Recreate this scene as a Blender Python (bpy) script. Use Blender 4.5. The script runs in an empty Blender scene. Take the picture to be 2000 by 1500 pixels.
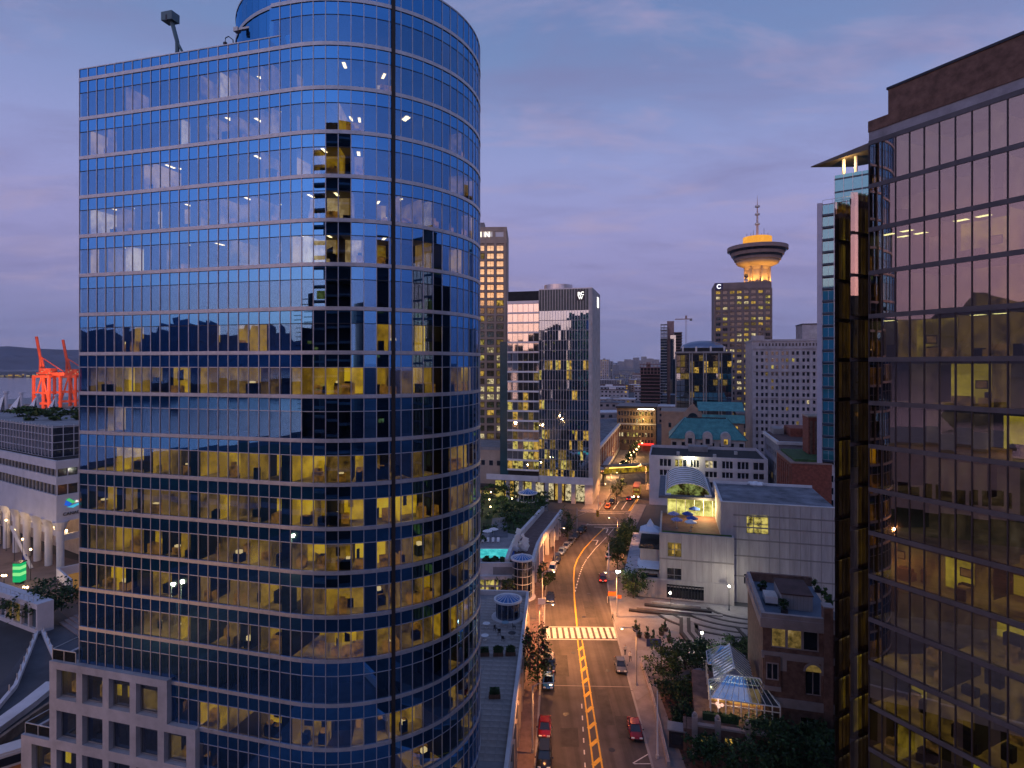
import bpy, math, random
import numpy as np
from mathutils import Vector, Matrix
R = math.radians
sc = bpy.context.scene
col = sc.collection
# ------------------------------------------------------------------ camera
F, CX, HZ, CH = 1150.0, 1000.0, 712.0, 50.0          # focal length and horizon in photo pixels (2000 x 1500), camera height in m
cd = bpy.data.cameras.new('camera'); cam = bpy.data.objects.new('camera', cd); col.objects.link(cam)
cam.location = (0, 0, CH); cam.rotation_euler = (R(90), 0, 0)
cd.sensor_width = 36; cd.lens = 36 * F / 2000; cd.shift_y = -(750 - HZ) / 2000
cd.clip_start = .5; cd.clip_end = 30000
sc.camera = cam
# ------------------------------------------------------------------ world: dusk sky
SUN = Vector((-.66, -.74, .0)).normalized(); SUN_EL = R(9)
wd = bpy.data.worlds.new('World'); sc.world = wd; wd.use_nodes = True
nt = wd.node_tree; nt.nodes.clear()
def N(tree, typ, **kw):
    n = tree.nodes.new(typ)
    for k, v in kw.items():
        if k.startswith('i_'):
            key = k[2:]; key = int(key) if key.isdigit() else key.replace('_', ' ')
            n.inputs[key].default_value = v
        else: setattr(n, k, v)
    return n
def ramp(tree, stops, interp='LINEAR'):
    n = tree.nodes.new('ShaderNodeValToRGB'); n.color_ramp.interpolation = interp
    e = n.color_ramp.elements
    while len(e) < len(stops): e.new(.5)
    for x, (p, c) in zip(e, stops):
        x.position = p; x.color = (*c, 1) if len(c) == 3 else c
    return n
def world():
    L = nt.links.new
    tc = N(nt, 'ShaderNodeTexCoord'); sep = N(nt, 'ShaderNodeSeparateXYZ'); L(tc.outputs['Generated'], sep.inputs[0])
    el = ramp(nt, [(0, (.172, .186, .335)), (.05, (.186, .196, .362)), (.14, (.218, .208, .39)), (.22, (.232, .230, .43)), (.32, (.210, .240, .445)), (.46, (.126, .185, .355)), (.65, (.08, .14, .31)), (1, (.055, .105, .27))])
    L(sep.outputs['Z'], el.inputs[0])
    # thin cloud streaks: a flat layer seen in perspective
    zc = N(nt, 'ShaderNodeMath', operation='MAXIMUM', i_1=.03); L(sep.outputs['Z'], zc.inputs[0])
    za = N(nt, 'ShaderNodeMath', operation='ADD', i_1=.12); L(zc.outputs[0], za.inputs[0])
    dv = N(nt, 'ShaderNodeVectorMath', operation='DIVIDE'); L(tc.outputs['Generated'], dv.inputs[0])
    cmb = N(nt, 'ShaderNodeCombineXYZ', i_2=1.0); L(za.outputs[0], cmb.inputs[0]); L(za.outputs[0], cmb.inputs[1]); L(cmb.outputs[0], dv.inputs[1])
    mp = N(nt, 'ShaderNodeMapping'); mp.inputs['Scale'].default_value = (.75, 1.5, .2); mp.inputs['Location'].default_value = (3.1, 1.3, 0); L(dv.outputs[0], mp.inputs[0])
    n1 = N(nt, 'ShaderNodeTexNoise', i_Scale=1.5, i_Detail=8.0, i_Roughness=.62, i_Distortion=.5); L(mp.outputs[0], n1.inputs['Vector'])
    r1 = ramp(nt, [(.47, (0, 0, 0)), (.72, (1, 1, 1))]); L(n1.outputs['Fac'], r1.inputs[0])
    n2 = N(nt, 'ShaderNodeTexNoise', i_Scale=2.3, i_Detail=7.0, i_Roughness=.6, i_Distortion=.4); L(mp.outputs[0], n2.inputs['Vector'])
    r2 = ramp(nt, [(.52, (0, 0, 0)), (.70, (1, 1, 1))]); L(n2.outputs['Fac'], r2.inputs[0])
    m1 = N(nt, 'ShaderNodeMath', operation='MULTIPLY', i_1=.55); L(r1.outputs[0], m1.inputs[0])
    mx1 = N(nt, 'ShaderNodeMixRGB', blend_type='MIX'); mx1.inputs[2].default_value = (.150, .142, .275, 1); L(m1.outputs[0], mx1.inputs[0]); L(el.outputs[0], mx1.inputs[1])
    m2 = N(nt, 'ShaderNodeMath', operation='MULTIPLY', i_1=.62); L(r2.outputs[0], m2.inputs[0])
    mx2 = N(nt, 'ShaderNodeMixRGB', blend_type='MIX'); mx2.inputs[2].default_value = (.30, .25, .38, 1); L(m2.outputs[0], mx2.inputs[0]); L(mx1.outputs[0], mx2.inputs[1])
    # afterglow low in the west, behind the camera
    dt = N(nt, 'ShaderNodeVectorMath', operation='DOT_PRODUCT'); L(tc.outputs['Generated'], dt.inputs[0]); dt.inputs[1].default_value = (-.46, -.888, .03)
    az = N(nt, 'ShaderNodeMapRange', interpolation_type='SMOOTHERSTEP'); az.inputs[1].default_value = .70; az.inputs[2].default_value = 1.0; L(dt.outputs['Value'], az.inputs[0])
    ez = ramp(nt, [(0, (1.25, .60, .20)), (.05, (1.25, .62, .22)), (.12, (.95, .50, .26)), (.25, (.42, .28, .24)), (.5, (.09, .09, .12)), (.8, (0, 0, 0))]); L(sep.outputs['Z'], ez.inputs[0])
    gm = N(nt, 'ShaderNodeMixRGB', blend_type='MULTIPLY', i_0=1.0); L(ez.outputs[0], gm.inputs[1]); L(az.outputs[0], gm.inputs[2])
    ad = N(nt, 'ShaderNodeMixRGB', blend_type='ADD', i_0=1.0); L(mx2.outputs[0], ad.inputs[1]); L(gm.outputs[0], ad.inputs[2])
    # broad rosy western half of the sky
    bz = N(nt, 'ShaderNodeMapRange', interpolation_type='SMOOTHSTEP'); bz.inputs[1].default_value = .05; bz.inputs[2].default_value = 1.0; L(dt.outputs['Value'], bz.inputs[0])
    be = ramp(nt, [(0, (.55, .34, .34)), (.1, (.46, .30, .36)), (.25, (.24, .22, .34)), (.5, (.10, .14, .26)), (1, (.05, .08, .16))]); L(sep.outputs['Z'], be.inputs[0])
    bm = N(nt, 'ShaderNodeMixRGB', blend_type='MULTIPLY', i_0=1.0); L(be.outputs[0], bm.inputs[1]); L(bz.outputs[0], bm.inputs[2])
    ab = N(nt, 'ShaderNodeMixRGB', blend_type='ADD', i_0=1.0); L(ad.outputs[0], ab.inputs[1]); L(bm.outputs[0], ab.inputs[2]); ad = ab
    sky = N(nt, 'ShaderNodeTexSky', sky_type='NISHITA', sun_disc=False, sun_elevation=R(1.0), sun_rotation=math.atan2(SUN.x, SUN.y), altitude=50, dust_density=2.0)
    sm = N(nt, 'ShaderNodeMixRGB', blend_type='MULTIPLY', i_0=1.0); sm.inputs[2].default_value = (.0025, .0025, .0025, 1); L(sky.outputs[0], sm.inputs[1])
    a2 = N(nt, 'ShaderNodeMixRGB', blend_type='ADD', i_0=1.0); L(ad.outputs[0], a2.inputs[1]); L(sm.outputs[0], a2.inputs[2])
    bg = N(nt, 'ShaderNodeBackground', i_Strength=1.0); L(a2.outputs[0], bg.inputs[0])
    out = N(nt, 'ShaderNodeOutputWorld'); L(bg.outputs[0], out.inputs[0])
world()
sc.view_settings.view_transform = 'Standard'; sc.view_settings.look = 'None'
sc.view_settings.exposure = 0.55; sc.view_settings.gamma = 1.0
cy = sc.cycles
cy.use_denoising = True; cy.max_bounces = 6; cy.diffuse_bounces = 2; cy.glossy_bounces = 3; cy.transmission_bounces = 4; cy.transparent_max_bounces = 16
cy.caustics_reflective = False; cy.caustics_refractive = False; cy.sample_clamp_indirect = 4.0
cy.use_adaptive_sampling = True; cy.adaptive_threshold = .015
# ------------------------------------------------------------------ pixel helpers (a pixel gives a direction, the ground or a plane gives the distance)
TH = R(15.04); U = Vector((math.cos(TH), -math.sin(TH), 0)); V = Vector((math.sin(TH), math.cos(TH), 0))   # the street grid
def P(px, py, d): return Vector(((px - CX) / F * d, d, CH - (py - HZ) / F * d))
def G(px, py, z=0.0):
    d = (CH - z) * F / (py - HZ); return Vector(((px - CX) / F * d, d, z))
def along(o, dr, px):           # parameter t where the plan line o + dr t is seen at pixel column px
    k = (px - CX) / F
    return (o.x - k * o.y) / (k * dr.y - dr.x)
def zat(py, d): return CH - (py - HZ) / F * d
# ------------------------------------------------------------------ mesh builder
class MB:
    def __init__(s): s.v = []; s.f = []; s.m = []
    def face(s, pts, mi=0):
        b = len(s.v); s.v += [tuple(p) for p in pts]; s.f.append(tuple(range(b, b + len(pts)))); s.m.append(mi); return s
    def box(s, x0, x1, y0, y1, z0, z1, mi=0, M=None):
        b = len(s.v)
        pts = [(x, y, z) for z in (z0, z1) for (x, y) in ((x0, y0), (x1, y0), (x1, y1), (x0, y1))]
        if M is not None: pts = [tuple(M @ Vector(p)) for p in pts]
        s.v += pts
        for q in ((3, 2, 1, 0), (4, 5, 6, 7), (0, 1, 5, 4), (1, 2, 6, 5), (2, 3, 7, 6), (3, 0, 4, 7)):
            s.f.append(tuple(b + i for i in q)); s.m.append(mi)
        return s
    def prism(s, poly, z0, z1, mi=0, cap=True):
        b = len(s.v); n = len(poly)
        f0 = z0 if callable(z0) else (lambda p: z0); f1 = z1 if callable(z1) else (lambda p: z1)
        s.v += [(p[0], p[1], f0(p)) for p in poly] + [(p[0], p[1], f1(p)) for p in poly]
        for i in range(n):
            j = (i + 1) % n; s.f.append((b + i, b + j, b + n + j, b + n + i)); s.m.append(mi)
        if cap:
            s.f.append(tuple(b + n + i for i in range(n))); s.m.append(mi)
            s.f.append(tuple(b + i for i in reversed(range(n)))); s.m.append(mi)
        return s
    def lathe(s, prof, n=20, c=(0, 0), mi=0, a0=0, a1=2 * math.pi):
        b = len(s.v); full = abs(a1 - a0 - 2 * math.pi) < 1e-6; k = n if full else n + 1
        for r, z in prof:
            for i in range(k):
                a = a0 + (a1 - a0) * i / n; s.v.append((c[0] + r * math.cos(a), c[1] + r * math.sin(a), z))
        for j in range(len(prof) - 1):
            for i in range(n):
                i2 = (i + 1) % k; s.f.append((b + j * k + i, b + j * k + i2, b + (j + 1) * k + i2, b + (j + 1) * k + i)); s.m.append(mi)
        return s
    def cyl(s, c, z0, z1, r, r1=None, n=12, mi=0): return s.lathe([(.001, z0), (r, z0), (r if r1 is None else r1, z1), (.001, z1)], n, c, mi)
    def tube(s, pts, r, n=6, mi=0):
        pts = [Vector(p) for p in pts]; rs = r if isinstance(r, (list, tuple)) else [r] * len(pts)
        b = len(s.v)
        for i, p in enumerate(pts):
            t = (pts[min(i + 1, len(pts) - 1)] - pts[max(i - 1, 0)]).normalized()
            a = t.cross(Vector((0, 0, 1)) if abs(t.z) < .9 else Vector((1, 0, 0))).normalized(); c = t.cross(a)
            for k in range(n):
                g = 2 * math.pi * k / n; s.v.append(tuple(p + a * (rs[i] * math.cos(g)) + c * (rs[i] * math.sin(g))))
        for i in range(len(pts) - 1):
            for k in range(n):
                k2 = (k + 1) % n; s.f.append((b + i * n + k, b + i * n + k2, b + (i + 1) * n + k2, b + (i + 1) * n + k)); s.m.append(mi)
        s.f.append(tuple(b + k for k in range(n))); s.m.append(mi)
        s.f.append(tuple(b + (len(pts) - 1) * n + k for k in range(n))); s.m.append(mi)
        return s
    def ball(s, c, r, n=10, m=6, mi=0, sz=1.0):
        return s.lathe([(max(.001, r * math.sin(math.pi * j / m)), c[2] - r * sz * math.cos(math.pi * j / m)) for j in range(m + 1)], n, c[:2], mi)
    def mesh(s, name, mats, smooth=False):
        me = bpy.data.meshes.new(name); me.from_pydata(s.v, [], s.f)
        for m in (mats if isinstance(mats, (list, tuple)) else [mats]): me.materials.append(m)
        if any(s.m): me.polygons.foreach_set('material_index', s.m)
        if smooth: me.polygons.foreach_set('use_smooth', [True] * len(s.f))
        me.update(); return me
    def build(s, name, mats, parent=None, smooth=False, **kw):
        return put(s.mesh(name, mats, smooth), name, parent, **kw)
def put(me, name, parent=None, loc=None, rot=None, mat=None, label=None, cat=None, group=None, kind=None):
    o = bpy.data.objects.new(name, me); col.objects.link(o)
    if parent is not None: o.parent = parent
    if mat is not None: o.matrix_local = mat
    else:
        if loc is not None: o.location = loc
        if rot is not None: o.rotation_euler = rot
    return tag(o, label, cat, group, kind)
def tag(o, label=None, cat=None, group=None, kind=None):
    if label: o['label'] = label
    if cat: o['category'] = cat
    if group: o['group'] = group
    if kind: o['kind'] = kind
    return o
def thing(name, label, cat, loc=(0, 0, 0), rz=0.0, group=None):
    o = put(None, name, None, loc, (0, 0, rz)); o.empty_display_size = .5
    return tag(o, label, cat, group)
ORD = ('first second third fourth fifth sixth seventh eighth ninth tenth eleventh twelfth thirteenth fourteenth fifteenth sixteenth seventeenth eighteenth nineteenth twentieth'.split() + ['twenty-' + x for x in 'first second third fourth fifth sixth seventh eighth ninth'.split()])
def copy_tree(o, parent=None, loc=None, rz=None, label=None, group=None):
    c = o.copy(); col.objects.link(c); c.parent = parent
    if loc is not None: c.location = loc
    if rz is not None: c.rotation_euler = (0, 0, rz)
    if label: c['label'] = label
    if group: c['group'] = group
    for ch in o.children: copy_tree(ch, c)
    return c
# ------------------------------------------------------------------ materials
MATS = {}
def mat(name, c, rough=.7, metal=0.0, var=.12, scale=.6, bump=0.0, spec=.4, emit=None, es=0.0, c2=None, stretch=None):
    if name in MATS: return MATS[name]
    m = bpy.data.materials.new(name); m.use_nodes = True; t = m.node_tree; b = t.nodes['Principled BSDF']; L = t.links.new
    b.inputs['Roughness'].default_value = rough; b.inputs['Metallic'].default_value = metal; b.inputs['Specular IOR Level'].default_value = spec
    b.inputs['Base Color'].default_value = (*c, 1)
    if var > 0:
        tc = N(t, 'ShaderNodeTexCoord'); src = tc.outputs['Object']
        if stretch:
            mp = N(t, 'ShaderNodeMapping'); mp.inputs['Scale'].default_value = stretch; L(src, mp.inputs[0]); src = mp.outputs[0]
        n = N(t, 'ShaderNodeTexNoise', i_Scale=scale, i_Detail=6.0, i_Roughness=.65); L(src, n.inputs['Vector'])
        d = c2 or tuple(x * (1 - 2.2 * var) for x in c)
        r = ramp(t, [(.3, d), (.7, tuple(min(1, x * (1 + var)) for x in c))]); L(n.outputs['Fac'], r.inputs[0]); L(r.outputs[0], b.inputs['Base Color'])
        if bump > 0:
            bp = N(t, 'ShaderNodeBump', i_Strength=bump, i_Distance=.1); L(n.outputs['Fac'], bp.inputs['Height']); L(bp.outputs[0], b.inputs['Normal'])
    if emit: b.inputs['Emission Color'].default_value = (*emit, 1); b.inputs['Emission Strength'].default_value = es
    MATS[name] = m; return m
def emis(name, c, s, sample=False, noise=0.0, scale=1.0, dark=(.02, .015, .005)):
    """a lamp, a room surface that glows as if lit or a lit window"""
    if name in MATS: return MATS[name]
    m = bpy.data.materials.new(name); m.use_nodes = True; t = m.node_tree; t.nodes.clear(); L = t.links.new
    e = N(t, 'ShaderNodeEmission', i_Strength=s); e.inputs[0].default_value = (*c, 1)
    if noise:
        tc = N(t, 'ShaderNodeTexCoord'); oi = N(t, 'ShaderNodeObjectInfo'); ad = N(t, 'ShaderNodeVectorMath', operation='ADD')
        mu = N(t, 'ShaderNodeMath', operation='MULTIPLY', i_1=57.0); L(oi.outputs['Random'], mu.inputs[0])
        L(tc.outputs['Object'], ad.inputs[0]); L(mu.outputs[0], ad.inputs[1])
        n = N(t, 'ShaderNodeTexNoise', i_Scale=scale, i_Detail=5.0, i_Roughness=.7); L(ad.outputs[0], n.inputs['Vector'])
        r = ramp(t, [(.5 - noise * .25, dark), (.56, c), (.8, tuple(min(1, x * 1.5 + .05) for x in c))]); L(n.outputs['Fac'], r.inputs[0]); L(r.outputs[0], e.inputs[0])
    o = N(t, 'ShaderNodeOutputMaterial'); L(e.outputs[0], o.inputs[0])
    m.cycles.emission_sampling = 'AUTO' if sample else 'NONE'
    MATS[name] = m; return m
def glass(name, tint, refl, base=.35, rough=.015, opaque=None, grime=.0):
    """facade glass: reflective coat over a see-through (or opaque backed) pane"""
    if name in MATS: return MATS[name]
    m = bpy.data.materials.new(name); m.use_nodes = True; t = m.node_tree; t.nodes.clear(); L = t.links.new
    if opaque: a = N(t, 'ShaderNodeBsdfDiffuse'); a.inputs[0].default_value = (*opaque, 1)
    else: a = N(t, 'ShaderNodeBsdfTransparent'); a.inputs[0].default_value = (*tint, 1)
    g = N(t, 'ShaderNodeBsdfGlossy', i_Roughness=rough); g.inputs[0].default_value = (*refl, 1)
    fr = N(t, 'ShaderNodeLayerWeight', i_Blend=.35)
    mr = N(t, 'ShaderNodeMapRange'); mr.inputs[3].default_value = base; mr.inputs[4].default_value = 1.0; L(fr.outputs['Fresnel'], mr.inputs[0])
    mx = N(t, 'ShaderNodeMixShader'); L(mr.outputs[0], mx.inputs[0]); L(a.outputs[0], mx.inputs[1]); L(g.outputs[0], mx.inputs[2])
    o = N(t, 'ShaderNodeOutputMaterial'); L(mx.outputs[0], o.inputs[0])
    MATS[name] = m; return m
GRANITE = mat('granite', (.47, .43, .44), .75, scale=.35, var=.16, bump=.1)
WHITEC = mat('white_concrete', (.62, .60, .62), .7, scale=.3, var=.10)
WHITEP = mat('white_paint', (.72, .71, .73), .5, var=.05)
STONE = mat('pale_stone', (.46, .43, .43), .8, scale=.4, var=.15)
BEIGE = mat('beige_concrete', (.40, .31, .25), .8, scale=.3, var=.1)
GREYC = mat('grey_concrete', (.27, .26, .27), .85, scale=.3, var=.15)
DARKM = mat('dark_metal', (.035, .035, .045), .45, .4, var=.1)
BROWNM = mat('brown_metal', (.07, .05, .05), .5, .3, var=.1)
ALU = mat('aluminium', (.52, .50, .53), .42, .55, var=.08, scale=2)
STEEL = mat('galvanised_steel', (.55, .53, .52), .45, .3, var=.1)
ROOFG = mat('roof_gravel', (.17, .175, .20), .95, scale=.25, var=.3, bump=.2)
ROOFR = mat('roof_membrane_brown', (.10, .05, .045), .9, scale=.3, var=.25)
BRICK = mat('brown_brick', (.19, .105, .08), .85, scale=1.2, var=.25, bump=.2)
BRICKR = mat('red_brick', (.24, .07, .045), .85, scale=1.2, var=.25, bump=.2)
COPPER = mat('green_copper', (.075, .25, .235), .6, scale=.5, var=.25, c2=(.035, .15, .16))
WDARK = mat('window_dark', (.015, .02, .03), .06, 0, var=0, spec=.9)
FRAME = mat('window_frame', (.20, .19, .20), .6, var=.05)
LITS = [emis('lit_warm', (.46, .28, .05), .8, noise=.5, scale=.9), emis('lit_yellow', (.46, .37, .09), .8, noise=.35, scale=.7), emis('lit_dim', (.13, .085, .025), .8, noise=.6, scale=1.1), emis('lit_pale', (.55, .45, .25), .85, noise=.4, scale=1.0)]
LAMPW = emis('lamp_warm', (1, .62, .25), 14.0)
LAMPP = emis('lamp_pale', (1, .95, .78), 16.0)
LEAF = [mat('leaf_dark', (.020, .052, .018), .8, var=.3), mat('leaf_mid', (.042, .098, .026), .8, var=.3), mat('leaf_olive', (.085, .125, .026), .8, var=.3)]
BARK = mat('bark', (.07, .05, .04), .9, var=.3, scale=4)
# ================================================================== ground, water, hills
def sheet(name, pts, z, m, kind='structure'):
    return MB().face([(p[0], p[1], z) for p in pts]).build(name, m, kind=kind)
LANDM = mat('city_ground', (.10, .095, .10), .9, scale=.02, var=.3)
WATER = mat('harbour_water', (.035, .05, .085), .13, 0, var=.2, scale=.01, spec=.6)
def wave_bump(m, scale, dist):
    t = m.node_tree; tc = N(t, 'ShaderNodeTexCoord'); n = N(t, 'ShaderNodeTexNoise', i_Scale=scale, i_Detail=4.0); bp = N(t, 'ShaderNodeBump', i_Strength=.35, i_Distance=dist)
    t.links.new(tc.outputs['Object'], n.inputs['Vector']); t.links.new(n.outputs['Fac'], bp.inputs['Height']); t.links.new(bp.outputs[0], t.nodes['Principled BSDF'].inputs['Normal'])
wave_bump(WATER, .15, .6)
sheet('water', [(-14000, -14000), (14000, -14000), (14000, 14000), (-14000, 14000)], -3.0, WATER)
LAND = [(-330, -420), (-310, 60), (-215, 175), (-190, 330), (-110, 480), (-60, 900), (-150, 2400), (-2500, 3200), (-2500, 12000), (12000, 12000), (12000, -5000), (-200, -5000)]
o = MB().prism(LAND[::-1], -5.0, 0.0).build('ground', LANDM, kind='structure')
def ridge(name, pts, m, depth, seed, n=10, dim=2):
    """a range of hills along a plan polyline: (x, y, height)"""
    rg = random.Random(seed); mb = MB(); line = []
    for i in range(len(pts) - 1):
        a, b = pts[i], pts[i + 1]
        for k in range(n):
            t = k / n; h = a[2] + (b[2] - a[2]) * t
            line.append((a[0] + (b[0] - a[0]) * t, a[1] + (b[1] - a[1]) * t, max(15, h + rg.uniform(-.10, .10) * h + .10 * h * math.sin(i * 3 + t * 9))))
    line.append(pts[-1])
    rows = 6; vs = []
    for j in range(rows + 1):
        s = j / rows
        for (x, y, h) in line:
            L = math.hypot(x, y); ux, uy = x / L, y / L
            off = (-1 + s) * depth
            vs.append((x + ux * off + rg.uniform(-.05, .05) * depth, y + uy * off + rg.uniform(-.05, .05) * depth, -4 + h * (s ** 1.3) * (1 if s in (0, 1) else rg.uniform(.8, 1.1))))
    w = len(line)
    mb.v = vs
    for j in range(rows):
        for i in range(w - 1):
            mb.f.append((j * w + i, j * w + i + 1, (j + 1) * w + i + 1, (j + 1) * w + i)); mb.m.append(0)
    return mb.build(name, m, kind='structure')
HILL = mat('haze_blue_slope', (.03, .055, .10), .95, scale=.002, var=.3)  # distance haze is put into the blue of this slope colour
HILLN = mat('forested_shore', (.02, .035, .045), .95, scale=.01, var=.4)
# north shore: low far hills in view at the far left, higher and closer to the west where the glass reflects them
ridge('mountains', [(-900, 9500, 120), (-3500, 8800, 190), (-6300, 7400, 270), (-8800, 5600, 330), (-8000, 3500, 420), (-7800, 1800, 560), (-7600, 300, 620), (-7200, -900, 760), (-7000, -2200, 520), (-6800, -3200, 430), (-6500, -4300, 520), (-6000, -5200, 440), (-5200, -6500, 330), (-3800, -7600, 200)], HILL, 1500, 4, 12)
ridge('headland', [(-640, 60, 4), (-720, -60, 20), (-900, -260, 26), (-980, -520, 24), (-900, -800, 22), (-760, -950, 6)], HILLN, 90, 8, 8)
ridge('hills', [(300, 9000, 60), (900, 8600, 70), (1800, 8200, 85), (3000, 8000, 60), (4200, 7400, 50)], HILL, 1200, 5, 10)
# far shore strip with lights
sheet('far_shore', [(-4200, 2700), (-900, 2350), (-600, 2600), (-900, 3800), (-4600, 4600)], -1.5, HILLN)
# ================================================================== the curved blue glass tower
TR0 = Vector((-44.267, 60.280, 0)); TW, TFLAT, TRAD, TFH = 1.1314, 25.033, 13.055, 4.0
tower = thing('glass_office_tower', 'tall blue mirrored glass office tower with rounded corner and pale floor bands', 'tower', TR0, -TH)
def tp(s, t=0.0):      # plan point at path length s, t metres inside the facade; plus outward normal
    if s <= TFLAT: return Vector((s, t, 0)), Vector((0, -1, 0))
    a = (s - TFLAT) / TRAD; n = Vector((math.sin(a), -math.cos(a), 0)); c = Vector((TFLAT, TRAD, 0))
    return c + n * (TRAD - t), n
ZB = lambda k: 51.1 + TFH * k
TINT = (.62, .58, .46)
TG = glass('tower_glass', (.66, .60, .44), (.20, .50, 1.0), .36, .012)
SPG = glass('tower_spandrel_glass', TINT, (.14, .47, 1.0), .48, .012, opaque=(.004, .010, .02))
NP = 50
rg = random.Random(11)
# panes: (k, i) -> vision and spandrel; granite hides some low at the left
def granite_end(k):   # path length up to which the granite frame covers row k
    return {-9: along(TR0, U, 335), -10: along(TR0, U, 388), -11: along(TR0, U, 470), -12: along(TR0, U, 520)}.get(k, -99)
COLS = {0, 12, 21, 28, 35, 41, 46}
vis = []
for k in range(-12, 8):
    for i in range(NP):
        s0, s1 = i * TW, (i + 1) * TW
        if s1 < granite_end(k) + .1 or (k == 7 and s1 < TFLAT - 2.2): continue
        vis.append((k, i))
def pane_mat(i, z0, z1, tilt=True):
    a, _ = tp(i * TW); b, _ = tp((i + 1) * TW); c = (a + b) / 2
    d = (b - a).normalized(); n = Vector((d.y, -d.x, 0))
    M = Matrix(((d.x, -n.x, 0, c.x), (d.y, -n.y, 0, c.y), (0, 0, 1, (z0 + z1) / 2), (0, 0, 0, 1)))
    if tilt: M = M @ Matrix.Rotation(R(rg.gauss(0, .22)), 4, 'Z') @ Matrix.Rotation(R(rg.gauss(0, .16)), 4, 'X')
    return M
PW2 = TW / 2 - .012; VH = 2.44; SH = 1.12
pane_me = MB().face([(-PW2, 0, -VH / 2), (PW2, 0, -VH / 2), (PW2, 0, VH / 2), (-PW2, 0, VH / 2)]).mesh('pane', TG)
def score(ki):
    k, i = ki; M = pane_mat(i, ZB(k) + .17, ZB(k) + .17 + VH, False); a, n = tp((i + .5) * TW)
    w = Matrix.Translation(TR0) @ Matrix.Rotation(-TH, 4, 'Z') @ M.translation.to_4d()
    wn = Matrix.Rotation(-TH, 3, 'Z') @ n
    py = HZ - (w.z - CH) / w.y * F
    vd = Vector((w.x, w.y, w.z - CH)); f = -vd.normalized().dot(wn)
    return (f / w.y ** 2 if 0 < py < 1490 and f > .05 else 0)
order = sorted(vis, key=score, reverse=True)
own = set(order[:290])
rest = MB(); span = MB()
for (k, i) in vis:
    z0 = ZB(k) + .17; M = pane_mat(i, z0, z0 + VH)
    if (k, i) in own: put(pane_me, 'pane', tower, mat=M)
    else: rest.face([M @ Vector(p) for p in ((-PW2, 0, -VH / 2), (PW2, 0, -VH / 2), (PW2, 0, VH / 2), (-PW2, 0, VH / 2))])
    M = pane_mat(i, z0 + VH + .05, z0 + VH + .05 + SH)
    span.face([M @ Vector(p) for p in ((-PW2, 0, -SH / 2), (PW2, 0, -SH / 2), (PW2, 0, SH / 2), (-PW2, 0, SH / 2))])
for i in range(22):                                    # parapet glass on the straight wing
    M = pane_mat(i, 79.27, 80.15); span.face([M @ Vector(p) for p in ((-PW2, 0, -.44), (PW2, 0, -.44), (PW2, 0, .44), (-PW2, 0, .44))])
# drum above the roof of the straight wing: a full circle of panes
DA = TW / TRAD
for j in range(int(2 * math.pi / DA)):
    i = NP + j if False else None
    a = (NP * TW - TFLAT) / TRAD + DA * (j + .5)
    if a > 2 * math.pi - 0.02 + 0: break
    for z0, z1, hid in ((79.3, 83.0, False), (83.28, 85.6, False)):
        if z0 < 80 and False: continue
        n = Vector((math.sin(a), -math.cos(a), 0)); c = Vector((TFLAT, TRAD, 0)) + n * TRAD; d = Vector((math.cos(a), math.sin(a), 0))
        span.face([c - d * PW2 + Vector((0, 0, z0)), c + d * PW2 + Vector((0, 0, z0)), c + d * PW2 + Vector((0, 0, z1)), c - d * PW2 + Vector((0, 0, z1))])
for i in range(20, NP):
    M = pane_mat(i, 83.28, 85.6); h = 1.16
    span.face([M @ Vector(p) for p in ((-PW2, 0, -h), (PW2, 0, -h), (PW2, 0, h), (-PW2, 0, h))])
rest.build('glazing', TG, tower, kind='stuff'); span.build('spandrel_glazing', SPG, tower, kind='stuff')
# floor bands: one strip per storey, following the plan
def strip(s0, s1, z, h, out, n_arc=2, inn=.25):
    mb = MB(); ss = [s0]
    if s0 < TFLAT < s1: ss.append(TFLAT)
    i = 0
    while i * TW / n_arc < s1:
        q = i * TW / n_arc
        if q > max(s0, TFLAT) and q < s1: ss.append(q)
        i += 1
    ss.append(s1); ss = sorted(set(ss))
    for a, b in zip(ss[:-1], ss[1:]):
        pa, na = tp(a); pb, nb = tp(b); b0 = len(mb.v)
        for p, n in ((pa, na), (pb, nb)):
            for (t, zz) in ((out, z - h / 2), (out, z + h / 2), (-inn, z + h / 2), (-inn, z - h / 2)):
                q = p + n * t; mb.v.append((q.x, q.y, zz))
        for q in ((0, 4, 5, 1), (1, 5, 6, 2), (3, 7, 4, 0)):
            mb.f.append(tuple(b0 + x for x in q)); mb.m.append(0)
    mb.f.append((0, 1, 2, 3)); mb.m.append(0)
    return mb
SE = NP * TW
for k in range(-11, 9):
    s0 = max(granite_end(k - 1), 0) if k <= -8 else (TFLAT - 2.2 if k == 8 else 0)
    strip(max(s0, -.05), SE, ZB(k), .34, .09).build('floor_band', ALU, tower)
MB().lathe([(TRAD + .09, 82.93), (TRAD + .09, 83.27), (TRAD - .2, 83.27)], 72, (TFLAT, TRAD), a0=(SE - TFLAT) / TRAD - math.pi / 2, a1=1.5 * math.pi - .05).build('floor_band', ALU, tower)
for k in range(-12, 8):
    s0 = max(granite_end(k), 0)
    if k == 7: s0 = TFLAT - 2.2
    strip(s0, SE, ZB(k) + .17 + VH + .025, .07, .025, 1, .05).build('transom', DARKM if k > -1 else ALU, tower)
strip(-.05, TFLAT - 1.2, 80.2, .10, .06, 1, .3).build('parapet_cap', ALU, tower)
MB().lathe([(TRAD + .06, 85.6), (TRAD + .06, 85.75), (TRAD - .4, 85.75), (TRAD - .4, 85.6)], 90, (TFLAT, TRAD)).build('parapet_cap', ALU, tower)
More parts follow.
